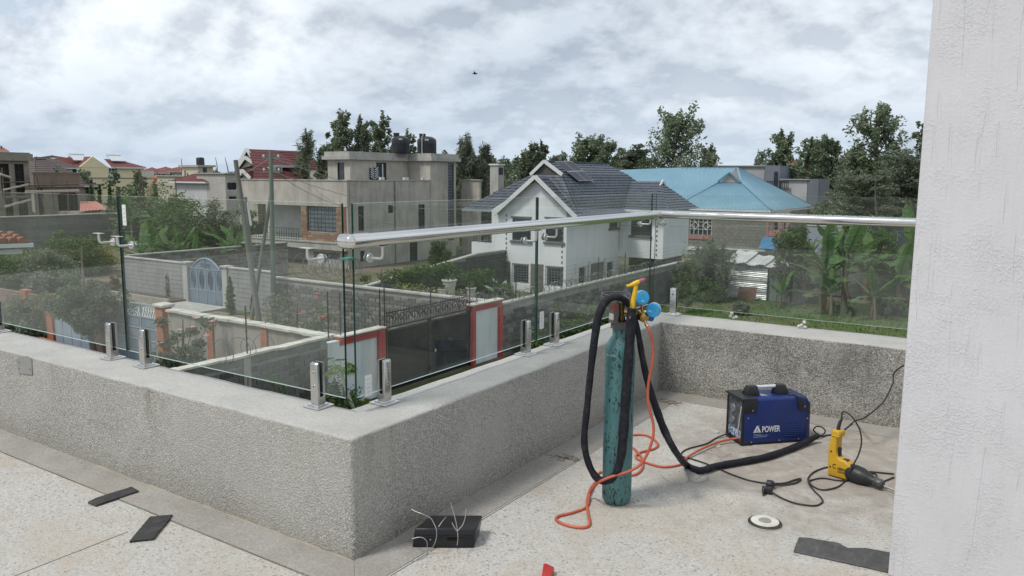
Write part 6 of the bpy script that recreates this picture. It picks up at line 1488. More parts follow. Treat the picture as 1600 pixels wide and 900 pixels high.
# ================= generic far houses
_RM = {}
def roof_mat(c): 
    k = 'roof_%d_%d_%d' % tuple(int(x*1000) for x in c); return M(k, c, tuple(x*.78 for x in c), 1.2, .7, bump=.2, bscale=5)
def wall_mat(c):
    k = 'wallc_%d_%d_%d' % tuple(int(x*1000) for x in c); return M(k, c, tuple(x*.88 for x in c), .5, .8, grime=.1)
def hip_house(label, ax, c, px0, px1, ye, yr, wc, rc, depth=8, wins=(), flat=False, over=.5, yb=None, name='house', inset=.45, cat='house', nc=8):
    """box with a hip (or flat) roof; the facade through px0..px1 stands on plane c (ax 'x' faces +X, 'y' faces -Y)"""
    P = (lambda px, py: Xp(px, py, c)) if ax == 'x' else (lambda px, py: Yp(px, py, c)); iu = 1 if ax == 'x' else 0
    u0, u1 = P(px0, 280)[iu], P(px1, 280)[iu]; pm = (px0+px1)/2; ze_, zr = P(pm, ye).z, P(pm, yr).z
    q = pw(ax, c, (u0+u1)/2, GZ); t = thing(name, label, cat, q); H = []
    for (a, e, y1, y0) in wins: H.append((P(a, 280)[iu], P(e, 280)[iu], P((a+e)/2, y0).z, P((a+e)/2, y1).z))
    b = MB(); wall_with_holes(b, ax, c, u0, u1, GZ-.3, ze_, .25, H)
    for (s0, s1) in ((u0, u0+.25), (u1-.25, u1)): fbox(b, ax, c, s0, s1, GZ-.3, ze_, -depth, -.252)
    fbox(b, ax, c, u0+.252, u1-.252, GZ-.3, ze_, -depth, -depth+.25)
    b.build('wall', wall_mat(wc), t)
    for h in H: window(t, ax, c, h, 3, 2, BAR, frame_mat=TRIMW, frame_w=max(.06, (h[1]-h[0])*.07), bw=.06)
    if flat:
        b = MB(); fbox(b, ax, c, u0-.2, u1+.2, ze_, zr, -depth-.2, .25); b.build('roof_slab', wall_mat(rc), t)
    else:
        o = over; A, B = pw(ax, c, u0-o, ze_, o), pw(ax, c, u1+o, ze_, o); C_, D_ = pw(ax, c, u1+o, ze_, -depth-o), pw(ax, c, u0-o, ze_, -depth-o)
        L = u1-u0; ins = min(L*inset, depth/2*1.1); E_, F_ = pw(ax, c, u0+ins, zr, -depth/2), pw(ax, c, u1-ins, zr, -depth/2); rm = roof_mat(rc)
        b = MB(); slope(b, A, B, F_, E_, nc, .05); slope(b, C_, D_, E_, F_, nc, .05); slope(b, B, C_, F_, F_, nc, .05); slope(b, D_, A, E_, E_, nc, .05); b.build('roof', rm, t)
        b = MB(); beam(b, A-Vector((0, 0, .1)), B-Vector((0, 0, .1)), .08, .22); beam(b, B-Vector((0, 0, .101)), C_-Vector((0, 0, .101)), .08, .22); beam(b, D_-Vector((0, 0, .101)), A-Vector((0, 0, .101)), .08, .22); b.build('fascia', TRIMW, t)
        b = MB(); beam(b, E_+Vector((0, 0, .05)), F_+Vector((0, 0, .05)), .25, .12); b.build('ridge_cap', rm, t)
    return t, P
GRB = (.36, .375, .40)
# grey boxes right
t, P = hip_house('grey flat-roofed house with a dark stair window behind the blue roof', 'y', 102, 1120, 1194, 260, 258.5, (.40, .41, .42), (.36, .37, .39), 9, (), True)
t2, P = hip_house('lower pale grey box of a flat-roofed house beside the darkened stair side', 'y', 98, 1222, 1262, 281, 279.5, (.47, .47, .48), (.42, .43, .45), 6, (), True)
b = MB(); x0_, x1_ = Yp(1196, 280, 101).x, Yp(1219, 280, 101).x; zt_ = Yp(1208, 259, 101).z; b.box(x0_, x1_, 100.6, 108, GZ, zt_); b.build('shaded_side', wall_mat((.19, .21, .25)), t)  # right side of the house; its shade is put into the darker colour
b = MB(); b.box(Yp(1209, 280, 100.5).x, Yp(1215, 280, 100.5).x, 100.5, 100.7, Yp(1212, 296, 100.5).z, Yp(1212, 268, 100.5).z); b.build('stair_window', DGL, t)
b = MB(); x0_, x1_ = Yp(1197, 280, 97.5).x, Yp(1232, 280, 97.5).x
for k in range(14): x_ = x0_+(x1_-x0_)*k/13; b.box(x_-.04, x_+.04, 97.4, 97.5, Yp(1210, 296, 97.5).z, Yp(1210, 284, 97.5).z)
b.box(x0_, x1_, 97.35, 97.55, Yp(1210, 284, 97.5).z, Yp(1210, 283, 97.5).z); b.build('railing', BAR, t)
b = MB(); q = Yp(1262, 290, 97.9); b.box(q.x, q.x+1.2, 97.9, 104, GZ, Yp(1262, 279.5, 97.9).z); b.build('side_slab', wall_mat((.17, .19, .22)), t2)  # slab over the right side of the box, in a darker tone
hip_house('white upper storey of a distant house seen between the trees on the right', 'y', 190, 1298, 1322, 248, 245, (.55, .55, .55), (.5, .5, .5), 8, ((1301, 1304, 250, 256), (1309, 1312, 250, 256)), True)
hip_house('distant house with a small red roof between the trees on the right', 'y', 170, 1224, 1236, 256, 249, (.5, .48, .45), (.36, .11, .07), 6)
hip_house('white ridge-vented house roof peeping over the charcoal roof', 'y', 120, 918, 936, 262, 258, (.6, .6, .6), (.5, .52, .55), 6, (), True)
# grey wall and spiked gate on the right, beyond the bananas
YK = 68.0
t = thing('plain_wall', 'smooth blue-grey wall beyond the banana plants', 'wall', (Yp(1310, 370, YK).x, YK, GZ)); x0_, x1_ = Yp(1258, 370, YK).x, Yp(1354, 370, YK).x; z1_ = Yp(1310, 355, YK).z
b = MB(); b.box(x0_, x1_, YK, YK+.25, GZ-.2, z1_); b.build('render', M('wall_bluegrey', (.30, .33, .37), (.26, .29, .33), .6, .8, grime=.15), t); b = MB(); b.box(x0_, x1_+.1, YK-.05, YK+.3, z1_, z1_+.1); b.build('coping', CONCP, t)
t = thing('spiked_gate', 'dark blue sheet gate with a spiked top beyond the banana plants', 'gate', (Yp(1400, 370, YK).x, YK, GZ)); x0_, x1_ = Yp(1356, 370, YK).x, Yp(1450, 370, YK).x; z1_ = Yp(1400, 362, YK).z
DBG = M('gate_navy', (.045, .06, .085), (.06, .075, .10), 1, .5)
for i in range(4): b = MB(); xa_, xb_ = x0_+(x1_-x0_)*i/4, x0_+(x1_-x0_)*(i+1)/4; b.box(xa_+.02, xb_-.02, YK, YK+.03, GZ+.05, z1_); b.build('sheet_panel', DBG, t)
b = MB()
for i in range(36): x_ = x0_+(x1_-x0_)*i/35; zz_ = z1_+.25+.35*math.sin(math.pi*i/35); b.cyl((x_, YK+.015, z1_-.1), (x_, YK+.015, zz_), .035, .03, 4); b.cyl((x_, YK+.015, zz_), (x_, YK+.015, zz_+.22), .055, .004, 4)
kind(b.build('spikes', DBG, t), 'stuff')
# rear wall of our plot and the tin shed
YR_ = 53.2
t = thing('block_wall', 'dark stained block wall across the back of the lawn behind the tin shed', 'wall', (-9, YR_, GZ)); z1_ = Yp(1150, 391, YR_).z
b = MB(); b.box(X0-.2, 4, YR_+.03, YR_+.25, GZ-.2, z1_); b.build('core', M('mortar_dark', (.10, .10, .095), (.07, .07, .065), 2, .95), t)
b = MB()
for r0 in range(11):
    x_ = X0-(.2 if r0 % 2 else 0)
    while x_ < 3.5: 
        if rnd.random() > .04: b.box(max(x_, X0)+.012, x_+.42, YR_-.01-rnd.random()*.02, YR_+.04, GZ+.1+r0*.2+.012, GZ+.3+r0*.2-.01)
        x_ += .43
kind(b.build('blocks', ST1, t), 'stuff')
TIN = M('galvanised_tin', (.44, .45, .45), (.34, .345, .345), .9, .4, .35, grime=.15); TINR = M('tin_roof_pale', (.52, .52, .50), (.40, .39, .37), 1.2, .55, .1, grime=.2)
YS = 49.0
def sx_(px): return Yp(px, 450, YS).x
def sz_(px, py): return Yp(px, py, YS).z
t = thing('tin_shed', 'small corrugated iron shed with a buckled pale roof on the lawn', 'shed', (sx_(1190), YS, GZ))
a0, a1, zt_ = sx_(1138), sx_(1199), sz_(1170, 416)
for k in range(3):
    b = MB(); za, zb_ = GZ+(zt_-GZ)*k/3, GZ+(zt_-GZ)*(k+1)/3+.03; n = 14
    rows = [(a0, YS-.02-.012*k+.022*math.sin(i*math.pi*.9), za+(zb_-za)*i/n) for i in range(n+1)]
    o = len(b.v); b.v += rows+[(a1, y, z-.03) for _, y, z in rows]
    for i in range(n): b.f.append([i, n+1+i, n+2+i, i+1]); b.mi.append(0)
    b.build('wall_sheet', TIN, t)
a2 = sx_(1258); zt2_ = sz_(1230, 430)
for k in range(4):
    b = MB(); xa_, xb_ = a1+(a2-a1)*k/4, a1+(a2-a1)*(k+1)/4-.02; n = 12; z1_ = zt_-.05+(zt2_-zt_)*k/4
    top = [(xa_+(xb_-xa_)*i/n, YS+.1+.05*(k % 2)+.02*math.sin(i*math.pi*.8), z1_) for i in range(n+1)]; b.v += [(x, y, GZ) for x, y, z in top]+top
    for i in range(n): b.f.append([i, i+1, n+2+i, n+1+i]); b.mi.append(0)
    b.build('wall_sheet', M('tin_grey_vertical', (.25, .27, .28), (.20, .215, .225), 1.1, .5, .2, grime=.2), t)
for k in range(3):
    b = MB(); xa_, xb_ = sx_(1134)+(sx_(1222)-sx_(1134))*k/3-.1, sx_(1134)+(sx_(1222)-sx_(1134))*(k+1)/3+.1; n = 14; zf, zb_ = sz_(1180, 412+2*k), Yp(1180, 393+6*k, YS+2.4).z
    f_ = [(xa_+(xb_-xa_)*i/n, YS-.35+.1*k, zf+.03*(i % 2)+.012*k+.05*math.sin(i*.6+k)) for i in range(n+1)]; g_ = [(x, YS+2.4, zb_+.03*(i % 2)+.012*k+.04*math.sin(i*.8)) for i, (x, y, z) in enumerate(f_)]
    b.v += f_+g_
    for i in range(n): b.f.append([i, i+1, n+2+i, n+1+i]); b.mi.append(0)
    b.build('roof_sheet', TINR, t)
b = MB(); b.box(a0+.02, a0+.08, YS+.05, YS+2.2, GZ, zt_-.05); b.box(a1-.03, a1+.03, YS-.05, YS+.0, GZ, zt_); b.build('post', M('post_dark', (.05, .045, .04), None, 3, .9), t)
t = thing('low_stub', 'low rubble stub wall right of the tin shed, with loose stones', 'wall', (sx_(1268), YS-1, GZ))
for k in range(14):
    b = MB(); x_ = sx_(1250)+rnd.random()*(sx_(1288)-sx_(1250)); b.obox((x_, YS+.9+rnd.random()*.3, GZ+.2+1.3*rnd.random()), (.25, .02, .02), (0, .15, 0), (.01, 0, .10)); b.build('stone', ST3 if k % 2 else ST1, t)
p = Zp(1166, 470, GZ); t = thing('board', 'brown board leaning at the foot of the tin shed wall', 'board', p); b = MB(); b.obox(p+Vector((0, .1, .42)), (.55, .05, 0), (0, .02, .02), (0, .12, .42)); b.build('sheet', M('board_brown', (.17, .10, .07), (.12, .07, .05), 2, .8), t)
# ================= left side of town
# roof corner with clay tiles on the left
c0 = at(0, 16.5); zf = 1.6-104/FOC*16.5*.93
u = Vector((CR[0], CR[1], 0)); v = Vector((-u.y, u.x, 0))
t = thing('tiled_roof', 'corner of a red clay tiled roof with a white fascia at the left border', 'roof', (c0.x, c0.y, zf)); CLAY = M('clay_tile', (.30, .125, .075), (.19, .10, .07), 7, .85, bump=.2, bscale=20)
ecr = Dp(47, 379, c0); v = Vector((ecr.x, ecr.y, 0)).normalized(); u = Vector((v.y, -v.x, 0))
for i in range(12):
    s0 = ecr-u*(.10+i*.145); b = MB()
    L = .36*(1+i*.12); top = s0+v*L*1.5-u*L*.55+Vector((0, 0, min(L*.75, .62)*.40))
    nt_ = 3
    for k in range(nt_):
        p, q = s0.lerp(top, k/nt_), s0.lerp(top, (k+1.12)/nt_); b.tube([p+Vector((0, 0, .02)), q], [.082, .066], 10)
    b.build('tile_row', CLAY, t, smooth=True)
b = MB(); b.poly([ecr+Vector((0, 0, .0)), ecr-u*2.2, ecr-u*2.2+v*1.2+Vector((0, 0, .28)), ecr-u*.75+v*1.1+Vector((0, 0, .28))]); b.build('roof_deck', CLAY, t)
b = MB(); b.obox(ecr-u*1.05+Vector((0, 0, -.045)), u*1.1, v*.03, (0, 0, .035)); b.obox(ecr-u*1.2+v*.12+Vector((0, 0, -.16)), u*1.07, v*.03, (0, 0, .04)); b.build('fascia', TRIMW, t)
b = MB(); b.obox(ecr-u*2.42+v*1.0+Vector((0, 0, (GZ-ecr.z)/2-.2)), u*.9, v*.5, (0, 0, (ecr.z-GZ)/2-.02)); b.build('wall', wall_mat((.5, .47, .42)), t)
u = Vector((CR[0], CR[1], 0)).normalized(); v = Vector((-u.y, u.x, 0))
# scaffolded house
SX = -97; RC2 = M('site_concrete', (.31, .28, .23), (.235, .215, .18), .5, .9, bump=.2, bscale=6, grime=.4); BRN = M('brown_render', (.27, .20, .155), (.22, .165, .13), .6, .9, grime=.3)
t = thing('scaffolded_house', 'tall grey house under construction with dark window openings and scaffolding', 'house', (SX, Xp(40, 300, SX).y, GZ))
def kx(px): return Xp(px, 300, SX).y
def kz_(px, py): return Xp(px, py, SX).z
ztp = kz_(20, 251); H = []
for a, e in ((3, 17), (25.5, 40)): H += [(kx(a), kx(e), kz_(20, 306), kz_(20, 256)), (kx(a+2), kx(e+2), kz_(20, 345), kz_(20, 310))]
y0_ = Xp(-60, 300, SX).y
b = MB(); wall_with_holes(b, 'x', SX, y0_, kx(48), GZ, ztp, .35, H); b.box(SX-8, SX-.36, kx(48)-.3, kx(48), GZ, ztp); b.build('wall', RC2, t)
for h in H: window(t, 'x', SX, h, 2, 4, BAR, M('opening_shade', (.02, .018, .016), None, 2, .9), bw=.08, frame_w=.05)  # unglazed openings: a dark sheet stands in for the shade inside
b = MB(); fbox(b, 'x', SX, y0_, kx(48)+.3, ztp, kz_(20, 240), -8, .5); fbox(b, 'x', SX, y0_, kx(48)+.1, kz_(20, 239.9), kz_(20, 238), -7, .3); b.build('roof_slab', RC2, t)
zl0, zl1 = kz_(80, 292), kz_(80, 271); hA = (kx(83), kx(114), GZ+2.5, kz_(100, 303)); hB = (kx(52), kx(60), GZ+2.5, kz_(55, 294))
b = MB(); wall_with_holes(b, 'x', SX+1, kx(48)+.02, kx(120), GZ, zl0, .3, [hA, hB]); b.build('lower_wall', RC2, t)
window(t, 'x', SX+1, hA, 5, 3, BAR, M('opening_shade', (0, 0, 0)), bw=.08); window(t, 'x', SX+1, hB, 1, 4, BAR, M('opening_shade', (0, 0, 0)), bw=.08)
b = MB(); cxx, rr_ = (hA[0]+hA[1])/2, (hA[1]-hA[0])/2*.8; b.prism([(SX+1.02, cxx+rr_*math.cos(a), hA[3]+rr_*.45*math.sin(a)) for a in [math.pi*i/10 for i in range(11)]], (.02, 0, 0)); b.build('arch_shade', M('opening_shade', (0, 0, 0)), t)  # flat dark plate; the shade inside the arch is in its colour
b = MB(); fbox(b, 'x', SX+1, kx(48)+.02, kx(120)+.2, zl0, zl0+.25, -6, .4); b.build('slab', RC2, t)
b = MB(); fbox(b, 'x', SX+1, kx(49), kx(119), zl0+.252, zl1, -.3, .02); b.build('parapet', BRN, t)
b = MB(); fbox(b, 'x', SX+1, kx(49)-.1, kx(120), zl1, zl1+.12, -.4, .12); b.build('coping', RC2, t)
t = thing('scaffolding', 'rough pole scaffolding with pale planks across the front of the grey house', 'scaffold', (SX+3, kx(60), GZ)); POL = M('scaffold_pole', (.10, .08, .06), (.16, .13, .10), 3, .9); PLK = M('pale_plank', (.50, .45, .38), (.38, .34, .28), 3, .9)
for px, py0, dx in ((6, 262, 0), (25, 280, .0), (47, 283, 0), (58, 270, 1.2), (82, 280, .1), (106, 282, -.1), (128, 312, 0), (134, 312, .4)):
    y_ = Xp(px, 300, SX+3).y; b = MB(); b.tube([(SX+3, y_+dx, GZ), (SX+3, y_, Xp(px, py0, SX+3).z)], .075, 6); b.build('pole', POL, t)
for (a, ya_, e, ye_, w_, m_) in ((0, 272, 16, 277, .16, PLK), (5, 297, 45, 288, .12, PLK), (40, 300, 123, 298, .18, PLK), (0, 285, 48, 284, .07, POL), (47, 290, 122, 288, .1, POL), (8, 323, 48, 312, .14, PLK), (4, 303, 48, 302, .07, POL), (4, 309, 48, 308, .07, POL)):
    b = MB(); b.tube([Xp(a, ya_, SX+3.2), Xp(e, ye_, SX+3.2)], w_, 5); b.build('ledger' if m_ is POL else 'plank', m_, t)
# brown roofed houses, yellow house
BRR = (.115, .085, .08); RDR = (.17, .058, .05)
t, P = hip_house('brown roofed house with a stone porch right of the scaffolding', 'x', -118, 60, 146, 290, 249, (.33, .29, .25), BRR, 14, ((132, 139, 293, 303),), inset=.40, nc=14)
t, P = hip_house('second brown roofed house behind, with pale walls', 'x', -150, 64, 122, 262, 246, (.52, .53, .54), BRR, 12, ((102, 108, 264, 270), (114, 121, 264, 272)), inset=.3)
YC = -152; YEW = M('yellow_wall', (.80, .71, .47), (.74, .65, .43), .4, .8, grime=.06)
t = thing('yellow_house', 'pale yellow gabled house with dark red roofs and white eaves', 'house', (YC, Xp(180, 280, YC).y, GZ))
def oy(px): return Xp(px, 280, YC).y
def oz(px, py): return Xp(px, py, YC).z
hb = (oy(171), oy(184), oz(178, 276), oz(178, 263))
b = MB(); wall_with_holes(b, 'x', YC, oy(125), oy(226), GZ, oz(170, 262), .4, [hb]); b.prism([(YC, oy(125), oz(150, 262)), (YC, oy(172), oz(150, 262)), (YC, oy(147), oz(147, 244.5))], (-.4, 0, 0)); b.build('wall', YEW, t)
window(t, 'x', YC, hb, 3, 2, BARW, DGL, bw=.12, name='balcony'); b = MB(); fbox(b, 'x', YC, hb[0], hb[1], hb[2], hb[2]+.9, .02, .1); b.build('balustrade', TRIMW, t)
b = MB(); fbox(b, 'x', YC, oy(125), oy(241), oz(190, 279), oz(190, 277.5), 0, .12); b.build('string_course', M('grey_band', (.30, .29, .26), None, 2, .8), t)
b = MB(); b.box(YC-6, YC-.0, oy(226)+.01, oy(241), GZ, oz(233, 276)); b.build('annex', YEW, t)
b = MB(); b.box(YC-6, YC+.06, oy(226)+.02, oy(240.5), oz(233, 275.9), oz(233, 267)); b.build('annex_balcony', TRIMW, t)
rm = roof_mat((.20, .065, .052)); D8 = Vector((-9, 0, 0))
b = MB(); g0_, g1_, ga_ = Vector((YC+.3, oy(124), oz(124, 262))), Vector((YC+.3, oy(173), oz(173, 262))), Vector((YC+.3, oy(147), oz(147, 244)))
slope(b, g0_+Vector((-.5, 0, -.1)), g0_+D8, ga_+D8, ga_+Vector((-.5, 0, -.1)), 8, .05)
slope(b, (YC+.5, oy(172.5), oz(200, 261)), (YC+.5, oy(227), oz(200, 261)), (YC-5, oy(206), oz(206, 249)), (YC-5, oy(186), oz(186, 248)), 8, .05); slope(b, (YC+.5, oy(227), oz(200, 261)), (YC-11, oy(227), oz(200, 261)), (YC-5, oy(206), oz(206, 249)), (YC-5, oy(206), oz(206, 249)), 8, .05)
L0 = Xp(98, 258, YC-6); slope(b, (YC-2, oy(104), oz(110, 261)), (YC-2, oy(126), oz(110, 261)), (YC-5, oy(143), oz(143, 246)), (YC-5, oy(112), oz(112, 246)), 8, .05)
b.build('roof', rm, t)
b = MB(); fbox(b, 'x', YC, oy(172.5), oy(227), oz(200, 263.5), oz(200, 261), .3, .6); b.build('fascia', TRIMW, t)
for (px, py) in ((122, 250), (180, 251)):
    s_ = MB(); q = Xp(px, py, YC-3.2); s_.obox(q+Vector((.5, 0, .45)), (0, 1.5, 0), (-.9, .0, .55), (.03, 0, .05)); s_.cyl(q+Vector((-.5, -1.4, 1.0)), q+Vector((-.5, 1.4, 1.0)), .28, .28, 8); o = s_.build('solar_heater', M('heater_white', (.62, .65, .68), None, 3, .2)); tag(o, 'pale solar water heater on the red roof '+('left of' if px < 150 else 'right of')+' the yellow gable', 'solar heater')
t, P = hip_house('white belvedere with a salmon roof at the far left border', 'x', -150, -14, 11, 236, 219, (.6, .6, .6), (.45, .2, .14), 4, ((-1, 2, 228, 235), (5, 8, 228, 235)))
SAL = M('salmon_sheet', (.50, .21, .17), (.42, .17, .14), .6, .6)
t = thing('lean_to_roof', 'salmon pink low roof behind the plain grey wall', 'shed', Xp(150, 330, -92)); b = MB(); ribs(b, Xp(125, 330, -90), Xp(172, 327.5, -90), Xp(150, 315, -94), Xp(125, 315, -94), .4, .05); b.build('roof', SAL, t); b = MB(); b.box(-96, -90.3, Xp(126, 330, -90).y, Xp(168, 330, -90).y, GZ, Xp(150, 330, -90).z-.1); b.build('wall', wall_mat((.35, .3, .26)), t)
hip_house('far row house with a dull red roof right of the yellow house', 'x', -190, 243, 262, 270, 262, (.55, .53, .5), (.27, .09, .075), 8, ((248, 251, 272, 277), (255, 258, 272, 277)))
hip_house('far house with a dull red roof and white upper windows', 'x', -200, 262, 284, 268, 261, (.5, .47, .42), (.26, .1, .08), 8, ((266, 269, 270, 275),))
hip_house('far low house with a long dull red roof near the middle distance trees', 'x', -230, 284, 300, 266, 261, (.5, .45, .38), (.28, .10, .08), 8)
hip_house('low house with a bright orange roof before the far dark tree', 'x', -150, 250, 276, 286, 274, (.4, .33, .28), (.42, .15, .075), 8)
hip_house('far brown gabled roof left of the yellow house, by a water tank', 'x', -185, 90, 106, 247, 243, (.5, .48, .45), BRR, 8)
t, P = hip_house('cream house with a square tower room and a small black roof tank', 'x', -105, 295, 334, 276, 274.5, (.52, .48, .38), (.46, .43, .35), 8, ((298, 306, 279, 288),), True)
b = MB(); a0, a1 = P(310, 280).y, P(333, 280).y; b.box(-109, -104.9, a0, a1, P(320, 275).z, P(320, 261).z); b.build('tower', wall_mat((.52, .48, .38)), t); b = MB(); b.box(-109.4, -104.6, a0-.3, a1+.3, P(320, 261).z, P(320, 258).z); b.build('tower_slab', wall_mat((.46, .43, .35)), t)
b = MB(); fbox(b, 'x', -104.9, P(317, 280).y, P(323, 280).y, P(320, 279).z, P(320, 262).z, .01, .04); b.build('tower_window', DGL, t)
b = MB(); q = P(326, 258); b.lathe([(.6, 0), (.6, 1.0), (.5, 1.15), (.15, 1.2)], (q.x-2, q.y, q.z), 14); b.build('roof_tank', TK, t, smooth=True)
hip_house('white porch house with a dark red roof left of the leaning pole', 'x', -92, 322, 351, 284, 270, (.55, .55, .54), RDR, 7, ((336, 341, 287, 300), (345, 350, 288, 301)))
hip_house('pale grey house with big dark windows behind the leaning pole', 'x', -88, 352, 374, 272, 270, (.47, .45, .41), (.4, .38, .35), 6, ((354, 371, 284, 298), (356, 369, 306, 312)), True)
# red roofed house with stacked gables
YV = 59.0
def vx(px, y=YV): return Yp(px, 270, y).x
def vz(px, py, y=YV): return Yp(px, py, y).z
t = thing('red_roof_house', 'cream house with stacked white-edged gables under a dark red roof', 'house', (vx(385), YV, GZ)); CRM = wall_mat((.50, .46, .39)); rm = roof_mat((.145, .048, .046))
b = MB(); b.box(vx(372), vx(398)+.3, YV, YV+8, GZ, vz(385, 262)); b.box(vx(398), vx(398)+9, YV+2.5, YV+9, GZ, Xp(450, 263, vx(398)+9).z if False else vz(385, 266)); b.build('wall', CRM, t)
for (pl_, pa_, pr_, yy, dp) in (((369, 263), (386, 233), (404, 262), 0.0, 9), ((370, 264), (383, 246), (399, 256), -.8, 5), ((371, 279), (379, 266.5), (392, 279), -1.6, 5)):
    y_ = YV+yy; A, B, C_ = Yp(*pl_, y_), Yp(*pa_, y_), Yp(*pr_, y_); dv = Vector((0, dp, 0))
    b = MB(); b.prism([A+Vector((.2, .3, 0)), C_+Vector((-.2, .3, 0)), B+Vector((0, .3, -.2))], (0, .2, 0)); b.build('gable_face', CRM, t)
    b = MB(); slope(b, A, A+dv, B+dv, B, 8, .05); slope(b, C_+dv, C_, B, B+dv, 8, .05); b.build('gable_roof', rm, t)
    b = MB(); beam(b, A+Vector((0, -.05, 0)), B+Vector((0, -.05, 0)), .1, .38); beam(b, B+Vector((0, -.048, 0)), C_+Vector((0, -.048, 0)), .1, .38); b.build('barge_board', TRIMW, t)
xe_ = vx(400)+4.5; R_0, R_1 = Yp(388, 233, YV+.4), Xp(409, 232.5, Yp(388, 233, YV+.4).x); R_1.z = R_0.z
e_0, e_1 = Xp(424, 258, xe_), Xp(466, 258, xe_); e_1.z = e_0.z
b = MB(); slope(b, Xp(396, 262, xe_-1.5)+Vector((0, 0, -.2)), e_1, R_1+Vector((0, 2, 0)), R_0, 12, .05)
slope(b, Xp(395, 281, xe_+1.2), Xp(474, 281, xe_+1.2), Xp(450, 253, xe_-2.5), Xp(398, 253, xe_-2.5), 12, .05); b.build('main_roof', rm, t)
b = MB(); beam(b, e_0+Vector((.1, 0, -.1)), e_1+Vector((.1, 0, -.1)), .1, .25); b.build('fascia', TRIMW, t)
b = MB(); a0, a1 = Xp(427, 265, xe_-.2).y, Xp(441, 265, xe_-.2).y; fbox(b, 'x', xe_-.2, a0, a1, Xp(434, 272, xe_-.2).z, e_0.z-.2, -1, 0); b.build('dormer_wall', TRIMW, t)
b = MB(); a0, a1 = Xp(432, 265, xe_-.2).y, Xp(438, 265, xe_-.2).y; fbox(b, 'x', xe_-.2, a0, a1, Xp(434, 269, xe_-.2).z, Xp(434, 260, xe_-.2).z, .01, .05); b.build('dormer_window', DGL, t)
# ================= poles and wires
WOOD = M('pole_wood', (.20, .205, .18), (.14, .14, .12), 1.5, .9, bump=.3, bscale=10, stretch=(1, 1, .15)); WOODG = M('pole_wood_green', (.17, .215, .175), (.13, .165, .135), 1.5, .9, bump=.3, bscale=10, stretch=(1, 1, .15))
pb_ = Yp(428, 500, 26.0); pb_.z = GZ; pt_ = Dp(423, 236, pb_)
t = thing('utility_pole', 'upright greenish wooden utility pole with wires at its top', 'pole', pb_); b = MB(); b.tube([pb_, pt_], [.135, .10], 12); b.build('shaft', WOODG, t, smooth=True)
b = MB()
for dz in (.35, 1.0): q = pt_-Vector((0, 0, dz)); b.obox(q, u*.42, v*.05, (0, 0, .045))
b.build('cross_arm', WOOD, t)
INS = M('insulator', (.55, .55, .52), None, 4, .3)
for s in (-1, 1):
    for dz in (.35, 1.0): b = MB(); q = pt_-Vector((0, 0, dz-.05)); b.lathe([(.05, 0), (.06, .05), (.03, .14)], q+u*.36*s, 8); b.build('insulator', INS, t)
pl0 = Yp(406, 508, 25.2); pl0.z = GZ; pl1 = Dp(368, 250, pl0); 
t = thing('leaning_pole', 'long grey utility pole leaning to the left', 'pole', pl0); b = MB(); b.tube([pl0, pl1], [.145, .105], 12); b.build('shaft', WOOD, t, smooth=True)
s0_, s1_ = Yp(392, 505, 25.6), Dp(424, 300, pb_); s0_.z = GZ; t = thing('stay_pole', 'thin stay pole propped against the upright green pole', 'pole', s0_); b = MB(); b.tube([s0_, s1_], [.11, .08], 8); b.build('shaft', WOOD, t, smooth=True)
s0_ = Yp(400, 470, 28.6); s0_.z = GZ; s1_ = Dp(383, 308, s0_); t = thing('short_pole', 'shorter weathered pole just right of the leaning pole', 'pole', s0_); b = MB(); b.tube([s0_, s1_], [.12, .1], 8); b.build('shaft', WOOD, t, smooth=True)
b = MB(); q = Dp(389, 333, s0_); b.tube([Dp(386, 315, s0_), Dp(392, 352, s0_)], .07, 6); b.build('meter_pipe', TRIMW, t)
def sag(label, p, q, s, r=.016, m=None):
    p, q = Vector(p), Vector(q); b = MB(); b.tube([p.lerp(q, i/20)-Vector((0, 0, s*4*(i/20)*(1-i/20))) for i in range(21)], r, 5); tag(b.build('overhead_wire', m or M('wire_pale', (.40, .40, .39), None, 3, .6)), label, 'wire')
tp = pt_-Vector((0, 0, .3)); tp2 = pt_-Vector((0, 0, .95))
sag('upper overhead wire from the green pole to the charcoal eave', tp, Yp(742, 318, Y0+.3), .5); sag('lower overhead wire from the green pole to the porch eave', tp2, Yp(735, 325, Y0+.3), .7)
sag('overhead wire from the green pole down to the brick bay', tp2, Yp(536, 322, YU-.1), .25, .014, FW); sag('overhead wire running from the green pole off to the left town', tp, Xp(330, 287, -80), .4)
sag('dark wire hanging low across the concrete side wall', Yp(470, 278, YU-.3), Xp(735, 345, -31), 1.8, .014, FW); sag('wire crossing before the blue roof house walls', Yp(965, 352, YWg-.6), Yp(1425, 350, 60), .12, .012)
for k, (px, py0, py1, X_) in enumerate(((218, 264, 300, -120), (223, 275, 300, -118), (289, 266, 296, -100), (293, 270, 296, -99))):
    q = Xp(px, py1, X_); q.z = GZ; t = thing('thin_pole', ('tall thin dark pole before the yellow wall', 'shorter thin pole before the yellow wall', 'thin pole left of the cream tower house', 'second thin pole beside the cream tower house')[k], 'pole', q); b = MB(); b.tube([q, Xp(px, py0, X_)], [.14, .1], 6); b.build('shaft', POL if k < 2 else WOOD, t)
# bird
q = Vector(CC)+Vector(ray(742, 115)).normalized()*45; b = MB(); b.tube([q-u*.16, q-u*.05, q+u*.08, q+u*.15], [.01, .045, .04, .008], 8)
for s in (-1, 1): b.add([q, q+u*.09, q+v*.3*s+Vector((0, 0, .10))-u*.03, q+v*.12*s+Vector((0, 0, .05))-u*.06], [(0, 1, 2, 3)])
tag(b.build('bird', BLK), 'small dark bird gliding high in the cloudy sky', 'bird')
